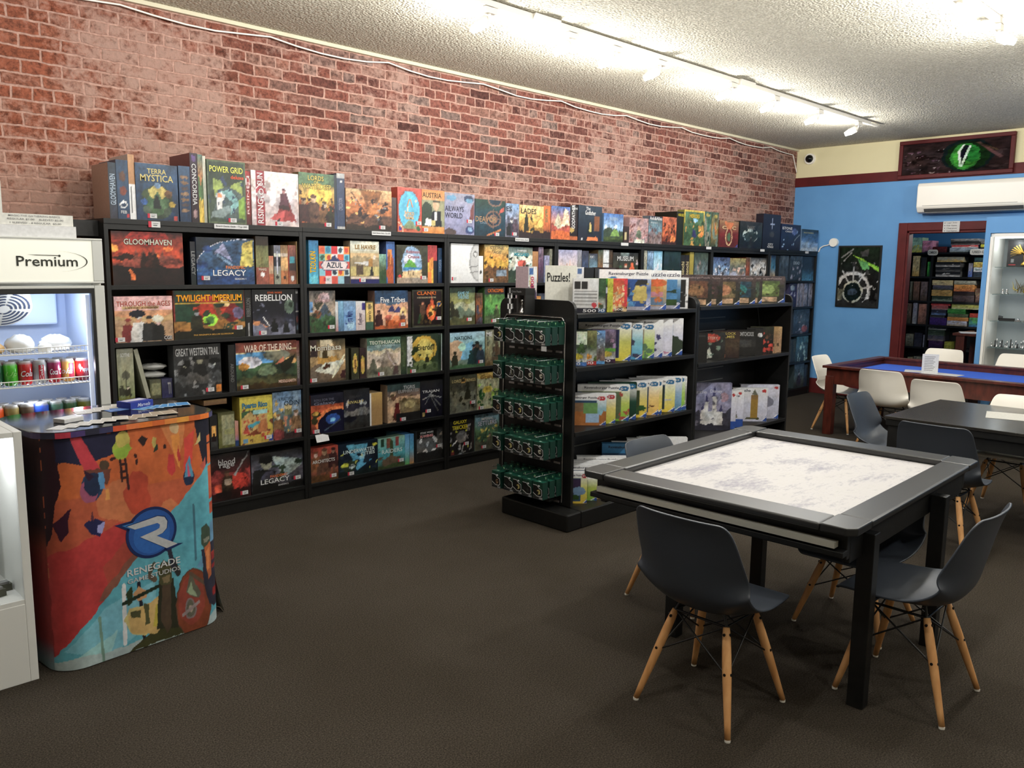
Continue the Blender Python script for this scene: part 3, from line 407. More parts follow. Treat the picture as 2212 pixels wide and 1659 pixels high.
(3.039, 0.209, 1.178, 0.292, 0.09, 'volcano landscape cover with prehistoric bird, on second shelf, second bay from fridge', 2, 1, 'g 555 a98 342;e 56 84 22 12 caa;p 456 20 30 58 72 98 30;r 0 50 14 74 58b;m 38 10 464 98;e 30 44 16 9 853;m 26 10 353 99;s 14 443 7 100;n 55 106', 'SPECIES|50|76|60|7|a88|', (82, 12)),
(3.251, 0.023, 1.178, 0.212, 0.27, 'thin white upright box, on second shelf, second bay from fridge', 2, 1, 'g ddd ccc b88;n 15 107', '', None),
(3.276, 0.043, 1.178, 0.215, 0.27, 'steel blue spine, on second shelf, second bay from fridge', 2, 1, 'g 8bd 69b 579;n 25 108', '', None),
(3.321, 0.102, 1.178, 0.213, 0.27, 'sky blue spine with dark vertical words, on second shelf, second bay from fridge', 2, 1, 'g 8ac 69c 8ac;e 60 20 30 14 acd;n 25 109', 'Terra Mare|44|44|60|44|348||90', None),
(3.425, 0.081, 1.178, 0.211, 0.27, 'pale pink spine with purple corner, on second shelf, second bay from fridge', 2, 1, 'g ddd dcc cbb;r 68 70 100 96 438;n 12 110', 'Keyflower|50|40|60|40|656||90', None),
(3.512, 0.066, 1.178, 0.21, 0.27, 'dark spine with yellow label, on second shelf, second bay from fridge', 2, 1, 'g 443 dc7 354;r 10 28 90 96 ec7;r 0 0 100 26 465;e 50 82 26 9 875;n 25 111', 'QUEBEC|50|46|36|40|333||-90', None),
(3.588, 0.306, 1.178, 0.286, 0.09, 'desert tents cover with orange camel bags, on second shelf, second bay from fridge', 2, 1, 'g 234 68a a75;r 0 72 100 100 246;m 66 8 da8 101;p 447 38 44 50 64 62 44;p 447 54 42 72 60 86 42;e 86 44 10 12 ec8;f 84 10 34 644 dba;f 12 4 46 422 643;r 32 0 92 22 c62;e 40 30 10 8 b65;e 64 26 12 8 d85;m 8 4 a52 102;n 40 112', 'Five Tribes|54|76|76|16|eee|135', (82, 10)),
(3.898, 0.033, 1.178, 0.276, 0.27, 'dark brown narrow spine, on second shelf, second bay from fridge', 2, 1, 'g 322 433 221;n 40 113', '', None),
(3.937, 0.303, 1.178, 0.289, 0.09, 'black framed cavern cover with fire glow, on second shelf, second bay from fridge', 2, 1, 'g 222 211 111;r 0 0 100 100 443;r 4 4 96 97 211;e 62 40 16 24 d62;e 62 42 8 14 fb5;f 34 34 34 643 c86;f 26 8 28 353;s 10 542 6 103;p c52 58 60 64 90 70 60;e 88 60 8 8 da4;e 88 60 6 6 247;n 45 114', 'CLANK!|46|91|64|11|d73|411;A DECK BUILDING ADVENTURE|46|79|62|4|cb9|', (86, 22)),
(4.317, 0.27, 1.178, 0.305, 0.09, 'misty grey green cover with castle cliffs, on second shelf, third bay from fridge', 2, 2, 'g 454 995 332;r 0 86 100 100 343;m 60 8 aa8 104;m 42 10 676 105;p 332 0 20 0 60 12 66 20 40 30 46 40 20;m 20 8 553 106;n 45 115', 'GAME OF|52|84|44|9|8bc|;THRONES|52|74|44|10|8bc|', (76, 14)),
(4.605, 0.073, 1.178, 0.256, 0.27, 'dark mottled spine, on second shelf, third bay from fridge', 2, 2, 'g 443 a63 223;s 8 556 14 107;n 60 116', '', None),
(4.696, 0.231, 1.178, 0.305, 0.09, 'green swamp cover with orange title, on second shelf, third bay from fridge', 2, 2, 'g 332 6a5 453;r 0 78 100 100 333;s 12 7a5 9 108;f 60 10 40 453 876;m 20 10 564 109;n 50 117', 'CATACOMBS|54|90|80|11|d73|411', (45, 7)),
(5.311, 0.072, 1.178, 0.218, 0.25, 'pale yellow upright box, on second shelf, third bay from fridge', 2, 2, 'g b73 ed8 9cd;n 15 118', '', None),
(5.389, 0.073, 1.178, 0.242, 0.25, 'grey blue narrow upright box, on second shelf, third bay from fridge', 2, 2, 'g 334 789 89a;n 25 119', '', None),
(10.016, 0.201, 1.178, 0.305, 0.2, 'indigo cover with pale badge, on second shelf, seventh bay from fridge', 2, 6, 'g 335 336 224;e 40 80 30 12 89a;s 6 aab 9 110;n 50 120', '', None),
(10.23, 0.155, 1.178, 0.305, 0.26, 'grey white spines cluster, on second shelf, seventh bay from fridge', 2, 6, 'g 99a 889 778;r 30 0 40 100 334;n 60 121', '', None),
(10.404, 0.251, 1.178, 0.305, 0.26, 'slate upright boxes, on second shelf, seventh bay from fridge', 2, 6, 'g 778 99a 667;r 45 0 55 100 234;n 60 122', '', None),
(1.744, 0.095, 0.82, 0.323, 0.26, 'tall faded olive box with wanderers, on third shelf, first bay from fridge', 3, 0, 'g 998 aa8 785;e 50 50 24 8 665;l 50 34 50 56 8 554;f 22 12 20 443;f 58 10 20 332 dcb;m 10 6 773 111;n 20 123', 'SCYTHE|50|88|56|7|ddd|', None),
(2.078, 0.305, 0.82, 0.323, 0.09, 'grey cowboys cover with curved white title, on third shelf, first bay from fridge', 3, 0, 'g 222 444 333;f 24 20 50 222 998;e 22 64 16 6 111;f 54 22 54 222 887;r 38 70 74 76 111;e 55 78 12 8 333;f 86 22 50 333 ddc;e 86 66 13 6 111;m 40 10 555 112;m 24 12 333 113;s 12 888 5 114;r 88 4 99 18 d82;n 40 124', 'GREAT WESTERN TRAIL|50|86|92|15|bbb|', (74, 9)),
(2.437, 0.046, 0.82, 0.307, 0.28, 'near black spine with faint letters, on third shelf, first bay from fridge', 3, 0, 'g 222 222 333;n 25 125', 'AROUND|50|40|50|40|777||-90', None),
(2.486, 0.444, 0.82, 0.315, 0.1, 'wide cover with dragon battle under rusty banner, on third shelf, first bay from fridge', 3, 0, 'g 933 464 332;r 0 82 100 100 843;r 0 55 60 78 59c;e 22 58 18 12 dde;e 12 50 8 8 d93;e 66 70 22 12 776;p c75 64 52 78 66 80 50 70 44;p 343 30 30 60 52 98 48 90 20 60 14 30 14;e 50 38 16 11 786;e 90 56 10 8 da6;p 221 70 50 98 70 90 40 76 30;m 26 10 553 115;m 12 6 431 116;l 0 78 100 82 1 dc9;n 50 126', 'WAR OF THE RING|52|87|78|15|edc|;MIDDLE-EARTH|83|12|30|7|dcb|a43', (12, 7)),
(2.931, 0.026, 0.82, 0.308, 0.27, 'brown spine with grey vertical words, on third shelf, first bay from fridge', 3, 0, 'g 844 987 545;n 40 127', 'MIDDLE-EARTH|50|40|56|50|aaa||90', None),
(3.035, 0.289, 0.82, 0.306, 0.09, 'sepia cover with quill, maps and coins, on third shelf, second bay from fridge', 3, 1, 'g 332 ca7 543;p cb9 30 100 62 100 70 60 26 60;p c94 22 60 76 60 88 40 20 36;e 30 22 34 22 765;p ddc 10 28 40 44 100 50 70 14;l 62 10 98 62 3 eec;f 42 56 26 542;e 50 38 8 5 532;e 40 34 6 4 532;p 422 84 6 100 6 100 26 88 24;p 433 0 60 20 60 20 100 0 100;n 35 128', 'Mombasa|45|81|90|15|ddc|532', (8, 7)),
(3.328, 0.028, 0.82, 0.233, 0.27, 'thin dark olive spine, on third shelf, second bay from fridge', 3, 1, 'g 332 443 332;n 30 129', '', None),
(3.379, 0.067, 0.82, 0.229, 0.27, 'dark leather spine with yellow cartouche, on third shelf, second bay from fridge', 3, 1, 'g 443 332 443;e 50 48 30 32 cb4;e 50 48 22 26 da5;n 30 130', 'Agricola|50|48|40|30|332||90', None),
(3.452, 0.053, 0.82, 0.225, 0.27, 'second leather spine with yellow cartouche, on third shelf, second bay from fridge', 3, 1, 'g 433 322 433;e 50 44 32 30 cb4;e 50 44 24 24 da5;n 30 131', '', None),
(3.514, 0.309, 0.82, 0.294, 0.09, 'pink clouds pyramid cover with white title, on third shelf, second bay from fridge', 3, 1, 'g 566 9bb 876;r 0 80 100 100 465;m 68 6 dca 117;m 58 8 cba 118;p 987 36 20 56 74 96 20;p baa 56 74 66 40 96 20 80 20;s 12 a98 5 119;m 22 10 776 120;f 18 6 40 665;f 84 2 30 544 876;n 40 132', 'TEOTIHUACAN|52|88|90|9|eed|;CITY OF GODS|52|80|60|5|bcc|', (40, 7)),
(3.829, 0.053, 0.82, 0.303, 0.27, 'dark green mossy spine, on third shelf, second bay from fridge', 3, 1, 'g 232 564 343;n 50 133', 'Everdell|50|40|40|40|675||90', None),
(3.885, 0.307, 0.82, 0.301, 0.1, 'golden forest glade cover with ribbon bookmark, on third shelf, second bay from fridge', 3, 1, 'g 564 cb5 332;r 0 0 100 100 343;e 54 60 42 36 ca3;e 56 62 28 26 dc6;m 24 8 564 121;e 50 24 30 8 785;f 64 24 22 332;l 84 30 84 50 3 443;p ddd 0 14 16 14 16 96 0 96;p 343 0 14 8 22 16 14;s 12 342 7 122;n 30 134', 'Everdell|60|66|56|16|332|', (18, 6)),
(4.196, 0.031, 0.82, 0.285, 0.27, 'very dark green spine, on third shelf, second bay from fridge', 3, 1, 'g 343 232 343;n 50 135', '', None),
(4.233, 0.007, 0.82, 0.298, 0.27, 'white spine with small brown mushrooms, on third shelf, second bay from fridge', 3, 1, 'g 9ba cdd ddd;s 5 964 12 123;n 25 136', 'Everdell|50|44|40|40|889||90', None),
(4.317, 0.382, 0.82, 0.294, 0.09, 'light blue cover with crowd of leaders, on third shelf, third bay from fridge', 3, 2, 'g 9bc 8bb 664;e 16 50 30 28 ca8;p 7bd 30 24 60 24 66 74 38 66;e 34 60 10 12 adc;f 14 6 42 332;f 68 8 56 234 865;f 78 6 66 233 654;f 88 6 56 345 876;f 60 4 44 244;m 10 6 464 124;n 30 137', 'NATIONS|38|85|50|10|233|', (88, 14)),
(4.71, 0.189, 0.82, 0.303, 0.09, 'brown grey soldier cover, on third shelf, third bay from fridge', 3, 2, 'g 776 997 654;f 66 6 60 543 654;s 12 554 8 125;m 16 10 653 126;n 50 138', 'ME|22|88|36|12|ddd|', None),
(10.173, 0.446, 0.82, 0.323, 0.16, 'slate blue cover with red skull shape, on third shelf, seventh bay from fridge', 3, 6, 'g 345 456 223;s 12 99a 6 127;e 70 20 18 14 844;n 60 139', '', None),
(2.296, 0.049, 0.452, 0.227, 0.25, 'black box with orange sunset strip, on fourth shelf, first bay from fridge', 4, 0, 'g 222 333 333;r 25 25 80 68 fb5;f 50 20 26 211;r 10 8 90 24 444;n 30 140', '', None),
(2.351, 0.113, 0.452, 0.235, 0.25, 'olive gold box with vertical title, on fourth shelf, first bay from fridge', 4, 0, 'g 553 774 663;r 25 6 98 94 997;n 30 141', 'AGRICOLA|64|45|60|16|bb7||90', None),
(2.465, 0.024, 0.452, 0.168, 0.22, 'thin blue and pink striped box, on fourth shelf, first bay from fridge', 4, 0, 'g c98 c87 25a;r 0 0 100 22 247;n 15 142', '', None),
(2.5, 0.235, 0.452, 0.321, 0.11, 'bright yellow cover with fruit market scene, on fourth shelf, first bay from fridge', 4, 0, 'g dc4 cb4 ca4;r 4 20 84 70 ca6;p 464 4 55 30 68 50 60 84 66 84 72 4 70;r 40 62 84 70 9cc;s 16 c53 4 128;p 4ab 20 40 70 50 60 42 26 32;f 70 22 36 b74 c96;p b43 8 24 30 20 20 44;s 16 743 5 129;p 842 10 18 60 18 50 30;r 6 4 22 12 69b;p 249 84 0 100 0 100 18;n 20 143', 'Puerto Rico|46|82|78|12|48a|246', (84, 10)),
(2.738, 0.219, 0.452, 0.333, 0.1, 'viking mountains cover with raised cup, on fourth shelf, first bay from fridge', 4, 0, 'g 79b 89a 643;m 66 14 9ab 130;m 56 8 677 131;s 16 ca5 6 132;r 40 50 66 68 775;e 53 68 13 5 cb8;p c86 36 50 44 20 50 48;p c86 60 46 74 20 56 30;f 18 10 44 864 ccb;f 80 14 44 975 dba;m 18 8 433 133;e 18 10 20 12 944;n 45 144', 'A FEAST FOR|46|84|52|7|345|;ODIN|66|75|54|10|234|', (86, 14)),
(3.032, 0.27, 0.452, 0.282, 0.09, 'orange and blue space cover with neon title, on fourth shelf, second bay from fridge', 4, 1, 'g 222 d63 112;r 0 74 100 100 223;e 74 24 60 42 e84;e 78 18 58 40 113;e 66 34 22 14 25a;e 66 32 8 6 7be;e 16 50 14 8 332;e 14 52 9 5 ca4;e 10 34 10 10 442;l 40 6 90 30 2 456;n 40 145', 'ROLL FOR THE|40|86|60|6|667|;Galaxy|42|76|66|10|778|', (14, 7)),
(3.305, 0.226, 0.452, 0.292, 0.09, 'dark grey cover with stormy ships, on fourth shelf, second bay from fridge', 4, 1, 'g 222 334 222;s 8 aaa 7 134;m 50 10 777 135;m 34 6 333 136;e 20 26 28 8 112;n 50 146', 'RIVALRY|46|68|62|7|cb7|;GALAXY|46|82|50|6|444|', None),
(3.537, 0.113, 0.452, 0.247, 0.2, 'plain kraft box with white edge, on fourth shelf, second bay from fridge', 4, 1, 'g b95 a85 a85;r 0 0 8 100 eee;n 5 147', '', None),
(3.694, 0.315, 0.452, 0.294, 0.09, 'desert river cover with robed bearded man, on fourth shelf, second bay from fridge', 4, 1, 'g 344 976 332;r 0 84 100 100 344;m 66 4 ca8 137;m 58 6 875 138;f 18 0 80 ca8 643;p 622 16 4 40 4 34 52 24 52;e 68 44 16 10 ba7;s 10 653 5 139;r 26 0 100 22 222;n 40 148', 'TIGRIS|66|90|36|9|bbb|;EUPHRATES|64|80|62|9|999|', (46, 6)),
(4.012, 0.228, 0.452, 0.295, 0.09, 'black cover with white folded cloth lines, on fourth shelf, second bay from fridge', 4, 1, 'g 222 223 112;l 10 50 48 60 2 999;l 48 60 96 50 2 aaa;l 48 60 90 30 2 888;l 46 58 78 16 2 777;l 40 56 20 36 2 777;e 45 60 8 5 999;r 8 4 20 14 985;n 45 149', 'TRAJAN|46|70|76|9|ccc|', (34, 18)),
(4.318, 0.293, 0.452, 0.308, 0.09, 'charcoal cover with gold ring emblem, on fourth shelf, third bay from fridge', 4, 2, 'g 333 554 332;r 0 78 100 100 443;m 60 8 776 140;f 66 34 36 332;s 14 332 7 141;e 49 86 11 7 a84;e 49 86 8 5 332;n 45 150', 'LORD|24|86|34|8|ba7|;RINGS|78|86|34|8|ba7|', (84, 24)),
(4.616, 0.256, 0.452, 0.308, 0.09, 'yellow cover with green vineyard splashes, on fourth shelf, third bay from fridge', 4, 2, 'g ca5 562 8a4;r 4 4 92 84 672;m 84 6 aa8 142;s 20 363 9 143;s 8 9b4 8 144;e 46 54 22 10 cb4;n 45 151', 'Granja|48|88|70|14|752|', (18, 5)),
(10.106, 0.167, 0.452, 0.306, 0.26, 'row of dark narrow spines, on fourth shelf, seventh bay from fridge', 4, 6, 'g 332 443 222;r 40 0 50 100 111;n 60 152', '', None),
(10.294, 0.332, 0.452, 0.333, 0.2, 'teal grey cover of monsters, on fourth shelf, seventh bay from fridge', 4, 6, 'g 478 467 234;s 14 9bb 8 145;n 60 153', '', None),
(2.23, 0.023, 0.1, 0.317, 0.2, 'thin yellow box edge, on lowest shelf, first bay from fridge', 5, 0, 'g ca3 c93 b83;r 0 80 100 100 a32;n 20 154', '', None),
(2.256, 0.304, 0.1, 0.317, 0.1, 'black and red battle cover with orange glow, on lowest shelf, first bay from fridge', 5, 0, 'g 222 522 411;m 60 14 833 146;e 70 34 26 20 b32;e 30 26 14 12 d53;f 46 18 44 432 643;e 48 38 9 7 987;p 888 60 52 96 96 98 96 66 50;m 18 8 311 147;e 38 12 20 8 211;n 60 155', 'blood|46|82|38|12|bbb|;rage|46|72|34|11|bbb|', (84, 9)),
(2.568, 0.389, 0.1, 0.274, 0.1, 'black and white soldier portrait cover, on lowest shelf, first bay from fridge', 5, 0, 'g 222 667 222;p 9aa 36 90 98 72 98 56 60 30 50 60;s 10 343 8 148;e 28 84 14 14 222;e 28 72 11 14 887;p 222 0 20 40 20 48 50 30 58 4 60;e 28 82 13 10 111;p 445 14 30 44 34 42 56 26 52;p 111 0 0 100 0 100 18 60 14 30 22 0 24;n 55 156', 'LEGACY|45|27|58|14|ddd|333;PANDEMIC|52|38|34|7|d74|;SEASON 2|60|13|20|4|ccc|', (88, 24)),
(3.023, 0.225, 0.1, 0.249, 0.08, 'red brown cover with robed builders, on lowest shelf, second bay from fridge', 5, 1, 'g a43 954 742;f 18 30 60 853 dba;f 50 24 72 643 a86;f 82 36 58 422 865;r 22 0 34 46 643;r 52 0 64 50 643;r 78 0 90 46 643;m 14 8 642 149;n 40 157', 'ARCHITECTS|46|60|84|11|ddd|432', (80, 12)),
(3.251, 0.348, 0.1, 0.246, 0.1, 'underwater blue cover with yellow submarine, on lowest shelf, second bay from fridge', 5, 1, 'g 123 59b 112;r 0 0 100 100 123;p 5ac 20 96 74 92 66 60 84 40 46 12 34 50;e 92 86 6 5 cc3;e 26 30 20 18 343;e 16 34 10 6 cc3;e 34 28 7 7 bcc;e 60 52 10 5 9cd;s 14 234 7 150;s 6 cc5 3 151;m 14 6 122 152;n 40 158', 'UNDERWATER|52|74|80|11|dee|;CITIES|74|62|36|10|dee|', (30, 7)),
(3.601, 0.255, 0.1, 0.239, 0.08, 'teal sky cover with longship prow and sails, on lowest shelf, second bay from fridge', 5, 1, 'g 8ba 4ab 453;r 32 66 46 98 854;r 66 70 78 100 944;r 10 74 24 98 243;p 453 44 10 56 10 56 88 48 96 44 84;s 12 654 6 153;p 654 10 0 90 0 70 34 50 40 30 36;m 10 6 453 154;n 30 159', 'RAIDERS|52|56|76|13|dee|', (84, 20)),
(3.863, 0.041, 0.1, 0.239, 0.25, 'light blue spine, on lowest shelf, second bay from fridge', 5, 1, 'g 59c 7bd 6a5;n 20 160', '', None),
(3.908, 0.041, 0.1, 0.237, 0.25, 'mid blue spine with orange base, on lowest shelf, second bay from fridge', 5, 1, 'g 48b 5ac b84;n 20 161', '', None),
(3.976, 0.264, 0.1, 0.254, 0.09, 'black cover with grey starships and red title, on lowest shelf, second bay from fridge', 5, 1, 'g 222 666 222;r 0 72 78 98 111;s 12 ccc 8 155;m 30 6 222 156;p 987 86 76 96 92 98 76;n 50 162', 'X-WING|36|80|52|9|c33|eee;STAR WARS|38|91|50|6|ddd|', (84, 42)),
(4.318, 0.24, 0.1, 0.317, 0.09, 'black cover with robot ship and yellow title, on lowest shelf, third bay from fridge', 5, 2, 'g 222 222 222;e 52 46 24 16 777;s 22 999 5 157;l 10 26 30 36 3 ddd;l 50 0 62 24 3 ddd;r 4 2 18 12 833;s 6 cc3 4 158;n 50 163', 'GALAXY|46|86|64|10|dc3|332;TRUCKER|46|72|74|12|dc3|332', (74, 26)),
(4.563, 0.026, 0.1, 0.301, 0.22, 'thin dark box edge, on lowest shelf, third bay from fridge', 5, 2, 'g 222 433 222;n 30 164', '', None),
(4.594, 0.282, 0.1, 0.31, 0.09, 'grey green cover with forest settlers, on lowest shelf, third bay from fridge', 5, 2, 'g 79a 575 443;m 60 14 575 159;s 18 cb5 5 160;m 24 12 554 161;f 60 4 40 554 987;n 50 165', 'IMPERIAL|50|86|50|7|ddd|;SETTLERS|50|74|78|14|ccd|344', (36, 8)),
(10.276, 0.279, 0.1, 0.317, 0.16, 'slate cover with crowned figure, on lowest shelf, seventh bay from fridge', 5, 6, 'g 456 566 233;f 50 10 60 334 99a;n 60 166', '', None),
(10.568, 0.087, 0.1, 0.292, 0.24, 'narrow navy spine, on lowest shelf, seventh bay from fridge', 5, 6, 'g 345 345 234;n 40 167', '', None),
]
